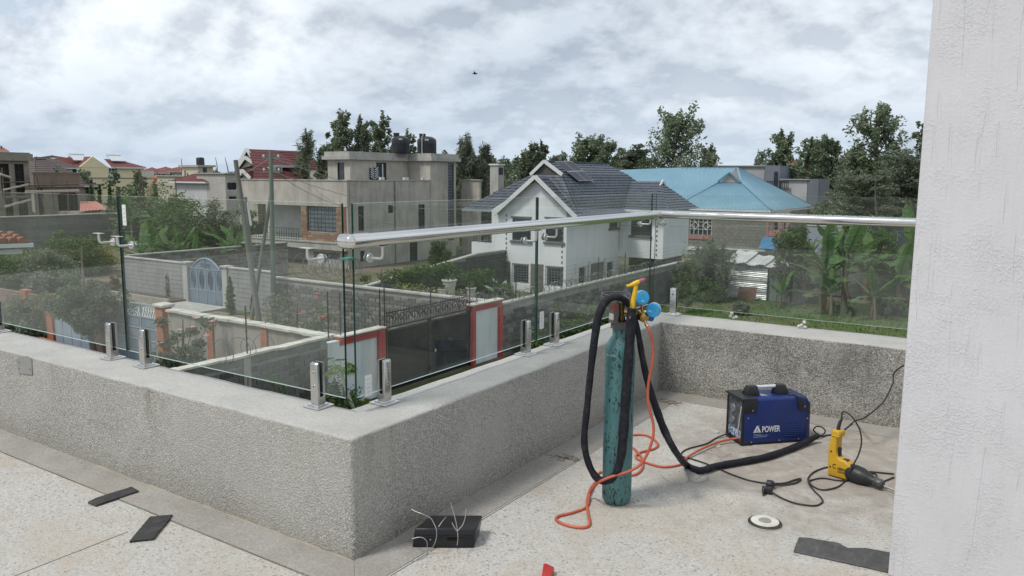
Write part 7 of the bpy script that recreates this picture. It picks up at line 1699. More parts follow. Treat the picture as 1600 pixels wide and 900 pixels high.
# ------------------------------------------------------------------ TREES AND PLANTS
def leafmat(name, c1, c2, c3, trans=.35):
    m, n, o = newmat(name); t = NT(n); co = t.coord(); oi = t.new('ShaderNodeObjectInfo')
    a = t.ramp(t.noise(co, .55, 4, .6), [(.35, 0), (.65, 1)]); col = t.mix(a, c1, c2)
    col = t.mix(t.ramp(t.noise(co, 6, 3, .7), [(.45, 0), (.75, .8)]), col, c3)
    hv = t.new('ShaderNodeHueSaturation'); t.l(col, hv.inputs['Color']); hv.inputs['Hue'].default_value = .5
    t.l(t.math('ADD', .82, t.math('MULTIPLY', oi.outputs['Random'], .36)), hv.inputs['Value'])
    p = t.pbr(None, hv.outputs[0], .6, 0, None, .3); tr = t.new('ShaderNodeBsdfTranslucent'); t.l(hv.outputs[0], tr.inputs[0])
    mx = t.new('ShaderNodeMixShader'); mx.inputs[0].default_value = trans; t.l(p.outputs[0], mx.inputs[1]); t.l(tr.outputs[0], mx.inputs[2]); t.l(mx.outputs[0], o.inputs[0]); return m
L_DARK = leafmat('leaf_dark', (0.125, 0.162, 0.094), (0.177, 0.218, 0.130), (0.250, 0.292, 0.191)); L_GREY = leafmat('leaf_greygreen', (0.141, 0.167, 0.108), (0.192, 0.225, 0.151), (0.267, 0.292, 0.208))  # dark leaf greens lightened slightly in place of air haze
L_MID = leafmat('leaf_mid', (0.080, 0.123, 0.043), (0.116, 0.174, 0.058), (0.174, 0.232, 0.087)); L_BRI = leafmat('leaf_bright', (.085, .15, .03), (.12, .19, .045), (.17, .24, .07)); L_YEL = leafmat('leaf_yellow', (.20, .22, .05), (.28, .28, .06), (.36, .33, .08))
L_CAS = leafmat('leaf_needle', (0.115, 0.138, 0.094), (0.162, 0.189, 0.130), (0.208, 0.230, 0.169)); L_BAN = leafmat('leaf_banana', (.07, .145, .035), (.10, .19, .05), (.15, .24, .08), .4); L_HEDGE = leafmat('leaf_hedge', (0.065, 0.109, 0.036), (0.087, 0.145, 0.043), (0.131, 0.203, 0.065))
BARK = M('bark', (.13, .11, .09), (.08, .068, .055), 4, .95, bump=.4, bscale=16); BARKP = M('bark_pale', (.24, .20, .17), (.17, .14, .12), 4, .95, bump=.4, bscale=16)
def leaves_mesh(name, C, Rr, n, size, mat, seed, up=.3, elong=1.0, droop=0.0, hang=None):
    """C: cluster centres (k,3), Rr: radii (k,3); n leaves per cluster; one bent quad each"""
    r = np.random.default_rng(seed); C = np.asarray(C, float); Rr = np.asarray(Rr, float); k = len(C)
    g = r.normal(size=(k, n, 3)); g /= np.linalg.norm(g, axis=2, keepdims=True)+1e-9; g *= r.random((k, n, 1))**.45
    P = (C[:, None, :]+g*Rr[:, None, :]).reshape(-1, 3); N = len(P)
    d = r.normal(size=(N, 3)); d[:, 2] = d[:, 2]*.6+up-droop; d /= np.linalg.norm(d, axis=1, keepdims=True)
    if hang is not None: d = d*.45+np.array(hang); d /= np.linalg.norm(d, axis=1, keepdims=True)
    s = np.cross(d, r.normal(size=(N, 3))); s /= np.linalg.norm(s, axis=1, keepdims=True)+1e-9
    L = (size*r.uniform(.6, 1.35, (N, 1))); Wd = L*.55/elong; L = L*elong
    V = np.stack([P-d*L*.5, P+s*Wd*.5, P+d*L*.5, P-s*Wd*.5], 1).reshape(-1, 3)
    me = bpy.data.meshes.new(name); me.vertices.add(4*N); me.vertices.foreach_set('co', V.ravel()); me.loops.add(4*N); me.loops.foreach_set('vertex_index', np.arange(4*N)); me.polygons.add(N); me.polygons.foreach_set('loop_start', np.arange(0, 4*N, 4)); me.update(calc_edges=True); me.materials.append(mat); return me
def tree_meshes(kind_, h, w, seed, mat, nl=1.0, leaf=.34, bark=BARK):
    """returns trunk mesh builder and crown mesh, origin at the foot"""
    r = random.Random(seed); b = MB(); C = []; R = []; lean = Vector((r.uniform(-.04, .04)*h, r.uniform(-.04, .04)*h, 0))
    def tip(z): return Vector((lean.x*z/h+.02*h*math.sin(z*.7+seed), lean.y*z/h+.02*h*math.cos(z*.6+seed), z))
    tr = .018*h+.05
    b.tube([tip(h*i/8*.96) for i in range(9)], [tr*(1.25 if i == 0 else 1)*(1-.105*i) for i in range(9)], 8)
    def limb(z, a, L, el, segs=4, cl=1.0, flat=False):
        p = tip(z); pts = [p]; d = Vector((math.cos(a)*math.cos(el), math.sin(a)*math.cos(el), math.sin(el)))
        for i in range(segs):
            d = (d+Vector((r.uniform(-.25, .25), r.uniform(-.25, .25), r.uniform(-.08, .22)))).normalized(); p = p+d*L/segs; pts.append(p)
        b.tube(pts, [max(.012, tr*.42*(1-z/h*.6)*(1-i/(segs+.6))) for i in range(segs+1)], 5)
        return pts
    if kind_ == 'grevillea':
        for i in range(56):
            z = h*(.16+.82*(i/55)); f = (1-(z/h-.25)**1.8*.8) if z/h > .25 else .8; a = i*2.4+r.uniform(-.5, .5); L = w/2*f*r.uniform(.7, 1.45)
            pts = limb(z*.93, a, L, r.uniform(.15, .85))
            for q in pts[2:]: C.append(q+Vector((r.gauss(0, .12), r.gauss(0, .12), r.gauss(.1, .2)))); s = r.uniform(.32, .62)*w/4.4; R.append((s*.85, s*.85, s*1.25))
        for i in range(5): C.append(tip(h*(.9+.025*i))); R.append((.14*w/2, .14*w/2, .06*h))
    elif kind_ == 'casuarina':
        for i in range(54):
            z = h*(.10+.85*(i/53)); f = max(.12, 1-(z/h)**1.3*.8); a = i*2.4+r.uniform(-.6, .6); L = w/2*f*r.uniform(.8, 1.6); pts = limb(z*.9, a, L, r.uniform(.3, 1.0))
            for q in pts[1:]: C.append(q+Vector((0, 0, .2))); s = r.uniform(.25, .5)*w/5; R.append((s*.7, s*.7, s*2.0))
    elif kind_ == 'broad':
        for i in range(36):
            a = i*2.4; el = math.asin(min(1, (i+.5)/36))*.95+.05; L = w/2*r.uniform(.75, 1.1)*(1 if el < .9 else .95); pts = limb(h*r.uniform(.25, .45), a, L, el)
            q0 = pts[-1]; q0.z = min(q0.z, h)
            for q in pts[1:]: C.append(q+Vector((r.gauss(0, .2), r.gauss(0, .2), r.gauss(0, .2)))); s = r.uniform(.5, .9)*w/6; R.append((s, s, s*.75))
    elif kind_ == 'layered':
        for i in range(40):
            z = h*(.30+.66*i/39); a = i*2.4+r.uniform(-.4, .4); L = w/2*r.uniform(.5, 1.1)*(1-.45*max(0, z/h-.6)); pts = limb(z, a, L, r.uniform(.0, .22))
            for q in pts[1:]: C.append(q); s = r.uniform(.5, .95)*w/7; R.append((s*1.3, s*1.3, s*.28))
    elif kind_ == 'bush':
        for i in range(34):
            a = i*2.4; el = math.asin((i+.5)/34); L = min(w/2/max(.2, math.cos(el)), h/max(.2, math.sin(el)))*r.uniform(.66, .92); pts = limb(h*.06, a, L, el, 3)
            for q in pts[1:]: C.append(q+Vector((0, 0, .05))); s = r.uniform(.6, 1.0)*min(w, h*1.4)/4.2; R.append((s, s, s*.8))
    elif kind_ == 'cypress':
        for i in range(24): z = h*(.06+.9*i/23); f = math.sin(min(1, (1-i/24)*1.6)*math.pi/2); a = i*2.4; C.append(tip(z)+Vector((math.cos(a), math.sin(a), 0))*w*.16*f); R.append((w*.34*f, w*.34*f, h*.07))
    me = leaves_mesh('crown', C, R, int(max(6, (62 if kind_ == 'bush' else 28 if kind_ in ('grevillea', 'casuarina') else 40)*nl)), leaf, mat, seed, up=.5 if kind_ in ('grevillea', 'casuarina', 'cypress') else .2, elong=2.2 if kind_ == 'casuarina' else 1.15)
    return b, me
_proto = {}
def tree(name, label, px, py_base, py_top, dist, kind_, wpx, mat, seed, cat='tree', group=None, leaf=None, nl=1.0, bark=BARK, base=None, z0=GZ):
    p = base or at(px, dist); p = Vector((p.x, p.y, z0)); zt_ = hz_at(px, py_top, p); h = zt_-z0; d_ = math.hypot(p.x, p.y)
    w = wpx/FOC*d_*math.cos(math.atan((px-800)/FOC))*(1.22 if kind_ in ('grevillea', 'casuarina') else 1); t = thing(name, label, cat, p, 0, group)
    b, me = tree_meshes(kind_, h, w, seed, mat, nl, leaf or max(.10, .0042*d_), bark)
    b.v = [tuple(Vector(q)+p) for q in b.v]; b.build('stem' if kind_ in ('bush',) else 'trunk', bark, t, smooth=True); link('foliage' if kind_ == 'bush' else 'crown', me, t); return t
GT_ = 'trees on the skyline'
for i, a in enumerate((
    ('casuarina_tree', 'thin sparse grey tree at the left end of the trees behind the unfinished house', 490, 192, 92, 'casuarina', 46, L_GREY, .55),
    ('casuarina_tree', 'low needle tree between the sparse grey tree and the tall leafy one', 512, 215, 90, 'casuarina', 44, L_CAS, .9),
    ('grevillea_tree', 'tall leafy tree with the highest tip left of the water tanks', 545, 177, 84, 'grevillea', 44, L_DARK, 1.0),
    ('grevillea_tree', 'narrow leafy tree in the middle of the three left of the tanks', 572, 189, 84, 'grevillea', 34, L_DARK, 1.0),
    ('grevillea_tree', 'leafy tree nearest the left water tank, tip bent right', 603, 181, 86, 'grevillea', 38, L_DARK, 1.0),
    ('grevillea_tree', 'tree showing between the two water tanks', 646, 208, 95, 'grevillea', 30, L_DARK, .8),
    ('casuarina_tree', 'dark wide needle tree right of the stair tower', 734, 206, 82, 'casuarina', 66, L_CAS, 1.2),
    ('casuarina_tree', 'thin needle tree left of the pale chimney', 764, 234, 95, 'casuarina', 34, L_CAS, .9),
    ('grevillea_tree', 'low leafy tree behind the pale chimney', 790, 237, 105, 'broad', 40, L_DARK, 1.0),
    ('grevillea_tree', 'small pointed tree left of the gablet', 826, 229, 105, 'grevillea', 36, L_DARK, 1.0),
    ('grevillea_tree', 'slim twin-tipped tree above the gablet', 842, 225, 108, 'grevillea', 20, L_DARK, 1.0),
    ('casuarina_tree', 'needle tree just behind the charcoal ridge', 862, 236, 110, 'casuarina', 34, L_CAS, .9),
    ('broad_tree', 'dense tree behind the solar panel, upright tips', 912, 222, 110, 'grevillea', 58, L_DARK, 1.3),
    ('broad_tree', 'dense tree right of the solar panel, darker side', 938, 223, 112, 'grevillea', 50, L_DARK, 1.2),
    ('acacia_tree', 'grey-green feathery acacia left of the biggest tree', 985, 234, 108, 'layered', 70, L_GREY, 1.1),
    ('grevillea_tree', 'biggest tree on the skyline, over the blue ridge', 1048, 180, 104, 'grevillea', 84, L_DARK, 1.5),
    ('grevillea_tree', 'pale small tree at the right foot of the biggest tree', 1096, 231, 112, 'grevillea', 30, L_GREY, 1.0),
    ('casuarina_tree', 'needle tree with a low tip between the sparse grey tree and the red roof', 474, 236, 96, 'casuarina', 36, L_CAS, .8),
    ('grevillea_tree', 'leafy tree low at the left foot of the tall one by the tanks', 528, 208, 88, 'grevillea', 36, L_DARK, .9),
    ('casuarina_tree', 'spire of the dark needle group nearest the stair tower', 719, 222, 86, 'casuarina', 30, L_CAS, .9),
    ('casuarina_tree', 'right spire of the dark needle group by the chimney', 750, 213, 84, 'casuarina', 36, L_CAS, .9),
    ('broad_tree', 'low round tree filling the gap left of the gablet', 808, 244, 112, 'broad', 44, L_GREY, 1.0),
    ('broad_tree', 'low tree just right of the gablet, behind the ridge', 884, 240, 114, 'broad', 46, L_DARK, 1.0),
    ('broad_tree', 'low tree between the solar array and the acacia', 960, 238, 118, 'broad', 44, L_MID, 1.0),
    ('broad_tree', 'low grey-green tree at the left foot of the biggest tree', 1016, 240, 116, 'broad', 40, L_GREY, 1.0),
    ('broad_tree', 'rounded tree at the left end of the group behind the grey box house', 1178, 227, 118, 'broad', 54, L_DARK, 1.1),
    ('grevillea_tree', 'open leafy tree with splayed tips behind the grey box house', 1212, 208, 120, 'grevillea', 40, L_DARK, 1.0),
    ('grevillea_tree', 'dark tree just right of the grey box house', 1250, 222, 110, 'grevillea', 50, L_DARK, 1.2),
    ('grevillea_tree', 'twin-tipped tree right of the low grey box', 1278, 216, 112, 'grevillea', 40, L_DARK, 1.0),
    ('broad_tree', 'low bushy tree under the distant white storey', 1296, 262, 90, 'broad', 56, L_DARK, 1.1),
    ('grevillea_tree', 'tall ragged tree near the column, with splayed top', 1352, 169, 92, 'grevillea', 76, L_DARK, 1.5),
    ('grevillea_tree', 'lower shoot of foliage left of the tall ragged tree', 1318, 236, 92, 'grevillea', 46, L_DARK, 1.2),
    ('grevillea_tree', 'tall tree half hidden by the column edge', 1441, 186, 88, 'grevillea', 44, L_DARK, 1.2),
    ('layered_tree', 'dark flat-layered tree beside the column edge', 1412, 244, 80, 'layered', 110, L_CAS, 1.15),
    ('layered_tree', 'flat-layered dark tree before the tall ragged one', 1345, 275, 76, 'layered', 100, L_GREY, 1.1),
    ('broad_tree', 'bright green round tree among the dark layered ones', 1362, 268, 70, 'broad', 44, L_MID, 1.3),
    ('broad_tree', 'dark bushy tree filling the gap right of the blue eave', 1290, 290, 84, 'broad', 70, L_DARK, 1.3),
    ('broad_tree', 'round tree left of the cream tower house', 292, 244, 140, 'broad', 34, L_DARK, 1.0),
    ('broad_tree', 'round tree just right of the small roof tank', 344, 242, 150, 'broad', 30, L_DARK, 1.0),
    ('broad_tree', 'tree touching the red gable from the left', 364, 242, 135, 'broad', 20, L_DARK, 1.0),
    ('layered_tree', 'dark spreading tree below the far row houses', 281, 272, 112, 'broad', 30, L_DARK, 1.1),
    ('broad_tree', 'small far tree left of the yellow gable', 78, 240, 160, 'broad', 10, L_DARK, .8),
    ('broad_tree', 'tiny far tree behind the scaffolded house', 56, 235, 170, 'broad', 9, L_DARK, .8),
    ('broad_tree', 'small round tree among the far red roofs', 258, 262, 150, 'broad', 11, L_MID, .8))):
    nm, lab, px, pt, d_, k_, w_, m_, nl_ = a
    tree(nm, lab, px, 0, pt, d_, k_, w_, m_, 31+i*7, group=GT_, nl=nl_)
# far-off wood closing the horizon
r = np.random.default_rng(5); C = []; R = []
for px in np.arange(-60, 1700, 5.0):
    lo, hi = (18, 36) if 690 < px < 1030 else (14, 42) if px > 1165 else (6, 24) if 470 < px <= 690 else (4, 14) if px >= 1030 else (-6, 4)
    if px < 420 and r.random() < .35: continue
    d_ = r.uniform(130, 260); p = at(px, d_); top = 1.6+r.uniform(lo, hi)/FOC*d_; z = top-.6; w_ = .8
    while z > GZ:                                # each column of clumps is one tree standing on the ground
        C.append((p.x+r.normal(0, w_*.5), p.y+r.normal(0, w_*.5), z)); R.append((w_, w_, 1.3)); z -= 1.5; w_ = min(3.2, w_+.55)
kind(link('far_wood', leaves_mesh('far_wood', C, R, 58, .78, L_DARK, 77)), 'stuff')
# mid-ground bushes and hedges on the left
GH_ = 'bushes in the overgrown plot'
for i, (nm, lab, px, pt, pbm, k_, w_, m_, nl_, lf) in enumerate((
    ('round_bush', 'dark clipped bush below the yellow house, left one', 196, 293, 352, 'bush', 42, L_HEDGE, 1.5, .3),
    ('round_bush', 'dark clipped bush below the yellow house, right one', 238, 294, 352, 'bush', 52, L_HEDGE, 1.5, .3),
    ('leafy_bush', 'broad dark bush below the cream tower house', 300, 288, 356, 'bush', 92, L_HEDGE, 1.7, .3),
    ('leafy_bush', 'pale leafy bush at the right end of the overgrown plot', 330, 290, 352, 'bush', 46, L_MID, 1.4, .3),
    ('leafy_bush', 'grey-green thicket behind the white sticker', 222, 316, 384, 'bush', 80, L_GREY, 1.7, .28),
    ('leafy_bush', 'green thicket in the middle of the overgrown plot', 283, 314, 388, 'bush', 96, L_MID, 1.9, .28),
    ('leafy_bush', 'dull thicket beside the leaning pole', 338, 318, 384, 'bush', 70, L_GREY, 1.6, .28),
    ('leafy_bush', 'low green bush under the balcony edge', 395, 335, 384, 'bush', 50, L_MID, 1.4, .25))):
    b_ = Zp(px, pbm, GZ); tree(nm, lab, px, 0, pt, 0, k_, w_, m_, 300+i, 'bush', GH_, lf, nl_, base=b_)
for lab, px, d_ in (('slim cypress by the stone porch, left one', 150.5, 108), ('slim cypress before the yellow wall, middle one', 165, 108), ('slim cypress before the yellow wall, right one', 179.5, 108)): tree('cypress_tree', lab, px, 0, 290, d_, 'cypress', 7, L_HEDGE, int(px), group='slim cypresses before the yellow wall', leaf=.4)
for i, (nm, lab, px, pbm, pt, k_, w_, m_, nl_, lf) in enumerate((
    ('yellow_bush', 'yellow-flecked bush behind the bare brackets', 118, 430, 372, 'bush', 92, L_MID, 2.0, .2),
    ('yellow_bush', 'yellow-green bush behind the left glass joint', 152, 425, 376, 'bush', 60, L_YEL, .9, .16),
    ('leafy_bush', 'tall green bush at the left border behind the tiled roof', 20, 455, 392, 'bush', 90, L_MID, 1.6, .2),
    ('leafy_bush', 'broad grey-green bush left of the round leafy tree', 80, 455, 395, 'bush', 86, L_GREY, 1.8, .2),
    ('leafy_bush', 'low dark bush in front of the worn pink wall, left', 28, 525, 462, 'bush', 70, L_DARK, 1.6, .13),
    ('leafy_bush', 'dark bush in front of the worn pink wall, by the pale gate', 62, 530, 458, 'bush', 60, L_DARK, 1.5, .13))):
    tree(nm, lab, px, 0, pt, 0, k_, w_, m_, 400+i, 'bush', None, lf, nl_, base=Zp(px, pbm, GZ))
tb = Zp(149, 562, GZ)
tree('round_tree', 'round leafy tree with a slim brown trunk before the pale gate', 141, 0, 376, 0, 'broad', 112, L_DARK, 511, leaf=.12, nl=4.2, base=tb, bark=BARKP)
# plants along the coursed wall and the pillars
for i, (nm, lab, px, pbm, pt, k_, w_, m_, nl_, lf) in enumerate((
    ('climber', 'tall climbing shrub on the coursed wall left of the arched gate', 268, 468, 413, 'cypress', 16, L_MID, 1.6, .13), ('conifer', 'slim conifer right of the arched gate', 362, 492, 433, 'cypress', 17, L_MID, 1.6, .13),
    ('conifer', 'small dark conifer between the crossed poles', 396, 502, 462, 'cypress', 10, L_HEDGE, 1.4, .12), ('shrub', 'reddish shrub in the planting bed by the left joint', 180, 455, 430, 'bush', 18, leafmat('leaf_rust', (.14, .075, .035), (.18, .11, .05), (.2, .14, .06)), 1.2, .12),
    ('shrub', 'small rusty shrub in the planting bed', 220, 460, 436, 'cypress', 14, bpy.data.materials['leaf_rust'], 1.2, .12), ('shrub', 'low rusty plant beside the climbing shrub', 262, 462, 440, 'cypress', 12, bpy.data.materials['leaf_rust'], 1.2, .12), ('shrub', 'small green ball shrub in the planting bed', 203, 448, 424, 'bush', 22, L_MID, 1.2, .12),
    ('shrub', 'grey-green shrub hanging on the block wall, with red flowers beside it', 507, 470, 440, 'bush', 28, L_MID, 1.5, .12), ('shrub', 'small olive shrub on the block wall by the black gate', 580, 490, 450, 'bush', 34, L_GREY, 1.3, .12),
    ('tall_shrub', 'dense dark shrub behind the block wall coping', 595, 462, 417, 'bush', 56, L_MID, 2.0, .14), ('shrub', 'spiky leafy shrub by the unfinished house side wall', 686, 415, 377, 'bush', 34, L_MID, 1.4, .2), ('shrub', 'yellow-green shrub under the porch grille', 441, 418, 407, 'bush', 18, L_YEL, 1.0, .12),
    ('shrub', 'reddish bush at the right end of the clipped hedge', 703, 444, 416, 'bush', 26, bpy.data.materials['leaf_rust'], 1.2, .12), ('grassy_shrub', 'round grassy shrub behind the white gate panel', 785, 474, 447, 'bush', 40, L_MID, 1.4, .12), ('shrub', 'small potted shrub by the porch column', 748, 450, 436, 'bush', 16, L_MID, 1.0, .12), ('shrub', 'low yellowish shrub by the porch column', 735, 440, 432, 'bush', 16, L_YEL, .8, .12))):
    tree(nm, lab, px, 0, pt, 0, k_, w_, m_, 600+i, 'shrub', None, lf, nl_, base=Zp(px, pbm, GZ) if nm != 'tall_shrub' else Yp(px, pbm, YW2+1.7))
# rose bushes
def flowers(t, pos, mat, r=.06):
    for p in pos:
        b = MB()
        for k in range(5): a = 2*math.pi*k/5; d = Vector((math.cos(a), math.sin(a), .35)); s = Vector((-math.sin(a), math.cos(a), 0)); b.add([p, p+d*r*.7+s*r*.5, p+d*r*1.1, p+d*r*.7-s*r*.5], [(0, 1, 2, 3)])
        b.build('flower', mat, t)
PNK = M('rose_pink', (.55, .24, .26), (.62, .34, .35), 20, .6); RDF = M('rose_red', (.48, .06, .045), (.40, .045, .04), 20, .6)
rb_ = Yp(288, 560, 16.3); rb_.z = GZ
t = tree('rose_bush', 'dark rose bush with pink blooms before the peach wall', 288, 0, 494, 0, 'bush', 76, L_DARK, 701, 'bush', None, .13, 2.0, base=rb_)
flowers(t, [Dp(x, y, rb_, .3) for x, y in ((307, 498), (331, 503), (300, 512), (281, 516), (249, 537), (322, 525))], PNK, .11)
r2 = Yp(468, 535, 17.4); r2 = Vector((r2.x+.3, 19.3, 0))
t = tree('rose_bush', 'tall loose rose bush with red blooms behind the block wall', 468, 0, 468, 0, 'bush', 130, L_GREY, 702, 'bush', None, .15, 1.8, base=Vector((-22.5, 19.6, 0)))
flowers(t, [Dp(x, y, (-22.5, 19.6, 0), .7) for x, y in ((428, 491), (469, 491), (495, 460), (497, 468), (504, 496), (424, 520))], RDF, .12)
# clipped hedge, yellow border, pots
def hedge(name, label, x0, x1, y0, y1, z1, mat, n, leaf, seed, cat='hedge'):
    t = thing(name, label, cat, ((x0+x1)/2, (y0+y1)/2, GZ)); r = np.random.default_rng(seed); C = []
    nx = max(2, int((x1-x0)/.35)); ny = max(2, int((y1-y0)/.35)); nz = max(1, int((z1-GZ)/.35))
    for i in range(nx):
        for j in range(ny):
            for k in range(nz): C.append((x0+(x1-x0)*(i+.5)/nx-(x0+x1)/2+r.normal(0, .04), y0+(y1-y0)*(j+.5)/ny-(y0+y1)/2+r.normal(0, .04), (z1-GZ)*(k+.5)/nz+r.normal(0, .03)))
    link('foliage', leaves_mesh('foliage', C, np.full((len(C), 3), .26), n, leaf, mat, seed), t); return t
hedge('clipped_hedge', 'long clipped green hedge before the dark block wall', XD+.4, XD+1.4, 31.2, 36.6, -3.62, L_HEDGE, 28, .18, 801)
_h = bpy.data.objects['clipped_hedge']; r = np.random.default_rng(804)
C = [(r.uniform(-.5, .5), r.uniform(-2.7, 2.7), 2.34+r.normal(0, .04)) for _ in range(70)]
link('bright_top_leaves', leaves_mesh('bright_top_leaves', C, np.full((70, 3), .22), 26, .16, L_BRI, 806), _h)  # brighter green leaves laid over the hedge top
hedge('clipped_hedge', 'second hedge stretch behind the white pots, darker and lower', XD+.4, XD+1.3, 36.9, 40.5, -4.1, L_HEDGE, 26, .18, 807)
for lab, p0, p1 in (('yellow leaved border plants behind the block wall coping', 620, 690), ('short yellow border behind the black gate top', 695, 724)):
    xa_, xb_ = Yp(p0, 470, YW2+.5).x, Yp(p1, 475, YW2+.5).x
    hedge('flower_border', lab, xa_, xb_, YW2+.3, YW2+.75, ZW+.34, L_YEL, 10, .13, 802+p0, 'border plants')
POT = M('pot_white', (.60, .58, .54), (.5, .48, .44), 4, .7)
for lab, px, pb2, r_ in (('large white pot at the end of the hedge', 702, 455, .42), ('small pale pot beside the large white pot', 691, 462, .25), ('white pot by the porch column foot', 736, 462, .30)):
    p = Xp(px, pb2, XD+2.0); t = thing('plant_pot', lab, 'plant pot', (p.x, p.y, p.z)); b = MB(); b.lathe([(r_*.72, 0), (r_*.95, r_*1.35), (r_*1.05, r_*1.4), (r_*1.05, r_*1.55), (r_*.85, r_*1.55), (r_*.8, r_*1.4)], p, 20); b.build('pot', POT, t, smooth=True)
    b = MB(); b.cyl((p.x, p.y, GZ-.1), (p.x, p.y, p.z), r_*.75, r_*.75, 12); b.build('plinth', CONC, t)
    link('foliage', leaves_mesh('foliage', [(0, 0, r_*1.9)], [(r_*.8, r_*.8, r_*.8)], 60, .14, L_MID, int(px)), t)
b = MB(); p = Zp(399, 505, GZ); b.lathe([(.12, 0), (.16, .06), (.17, .22), (.13, .34)], p, 14); tag(b.build('bucket', M('bucket_orange', (.60, .30, .03), None, 5, .5), smooth=True), 'orange bucket at the foot of the leaning pole', 'bucket')
b = MB(); p = Zp(146, 545, GZ); p.z = GZ; b.lathe([(.16, 0), (.20, .1), (.18, .26), (.07, .36), (.06, .46)], p, 14); tag(b.build('jerrycan', M('can_yellow', (.55, .36, .05), (.5, .45, .3), 8, .5), smooth=True), 'yellow can on the ground by the round tree trunk', 'can')
# agave, papaya
def rosette(name, label, p, n, L, w_, mat, cat='plant', el0=.5, trunk=0):
    t = thing(name, label, cat, p)
    if trunk: b = MB(); b.cyl(p, (p.x, p.y, p.z+trunk), .06, .05, 8); b.build('stem', BARKP, t)
    me = []
    for q in range(3):
        b = MB(); pts = [(0, 0, 0), (L*.3, w_*.5, L*.04), (L*.7, w_*.4, -.02*L), (L, 0, -.14*L), (L*.7, -w_*.4, -.02*L), (L*.3, -w_*.5, L*.04)]; b.add(pts, [(0, 1, 5), (1, 2, 4, 5), (2, 3, 4)]); m_ = bpy.data.meshes.new('leaf'); m_.from_pydata(b.v, [], b.f); m_.materials.append(mat); me.append(m_)
    for k in range(n): o = link('leaf', me[k % 3], t, (0, 0, trunk), (rnd.uniform(-.3, .3), -el0*rnd.uniform(.3, 1.7), k*2.4)); o.scale = (rnd.uniform(.75, 1.1),)*3
    return t
pp_ = Zp(781, 470, GZ); rosette('agave', 'pale agave with broad upright leaves beside the white house wall', Vector((pp_.x, pp_.y, GZ)), 11, 1.5, .30, leafmat('leaf_agave', (.20, .25, .19), (.25, .30, .23), (.28, .33, .26), .1), 'agave', .8, .3)
for lab, px, pz, hgt in (('green palm-like plant by the plinth of the blue roof house', 1095, 392, 1.2), ('spiky blue-green plant right of the blue canopy', 1268, 400, 1.8)):
    d_ = Yp(px, pz, 56 if px < 1200 else 62); rosette('spiky_plant', lab, Vector((d_.x, d_.y, GZ)), 22, 1.5, .10, L_MID, 'plant', .9, hgt)
# papaya on the gate wall
pb3 = Vector((X0+1.3, Xp(541, 600, X0+1.3).y, GZ)); pt3 = Dp(533, 580, pb3)
t = thing('papaya_plant', 'young papaya plant with pale stem before the white gate panel', 'plant', pb3)
b = MB(); b.tube([Dp(552, 640, pb3), Dp(541, 610, pb3), pt3], [.07, .055, .04], 8); b.build('stem', M('papaya_stem', (.42, .42, .35), (.3, .3, .24), 8, .8), t)
bmL = []
for q in range(2):
    b = MB()
    for k in range(7):
        a = -1.5+3.0*k/6; d = Vector((math.cos(a), math.sin(a), 0)); s = Vector((-d.y, d.x, 0)); b.add([(0, 0, 0), tuple(d*.12+s*.05), tuple(d*.3-Vector((0, 0, .05))), tuple(d*.12-s*.05)], [(0, 1, 2, 3)])
    m_ = bpy.data.meshes.new('papaya_leaf'); m_.from_pydata(b.v, [], b.f); m_.materials.append(L_BRI); bmL.append(m_)
for k in range(13):
    a = k*2.4; L = rnd.uniform(.25, .6); el = rnd.uniform(.0, .8); e = pt3+Vector((math.cos(a)*math.cos(el), math.sin(a)*math.cos(el), math.sin(el)))*L; b = MB(); b.tube([pt3, e], .010, 4); pe = b.build('petiole', L_BRI, t)
    o = link('leaf', bmL[k % 2], pe, e-pb3, (rnd.uniform(-.2, .2), .4, a)); o.scale = (.85,)*3
for i, (lab, px, pbm, pt, w_, m_, lf) in enumerate((('dense round bush at the foot of the white gate panel', 537, 645, 584, 62, L_HEDGE, .09), ('light green weeds at the foot of the block wall', 432, 610, 584, 60, L_BRI, .09), ('green weeds below the block wall, further left', 385, 600, 582, 40, L_BRI, .09), ('yellowish weeds by the red gate pillar foot', 572, 640, 625, 24, L_YEL, .08), ('dark weeds below the block wall pier', 462, 625, 600, 40, L_MID, .09))):
    tree('weed_clump', lab, px, 0, pt, 0, 'bush', w_, m_, 900+i, 'weeds' if i else 'bush', None, lf, 1.0, base=Vector((X0+1.0, Xp(px, pbm, X0+1.0).y, 0)), z0=GZ)
# weeds along the long wall
for i, (lab, px, pbm, pt, w_, m_) in enumerate((('small conifer-like shrub against the long block wall behind the sticker', 866, 515, 470, 34, L_MID), ('low green bush behind the near spigot pair', 832, 540, 515, 44, L_MID), ('bush left of the gas bottle against the long wall', 915, 508, 480, 46, L_MID), ('weeds in the middle of the long wall foot', 890, 522, 500, 40, L_HEDGE), ('leafy weeds at the foot of the long wall behind the bottle', 940, 500, 474, 36, L_HEDGE))):
    tree('wall_bush', lab, px, 0, pt, 0, 'cypress' if i == 0 else 'bush', w_, m_, 930+i, 'bush', None, .12, 1.1, base=Vector((X0+.8, Xp(px, pbm, X0+.8).y, 0)))
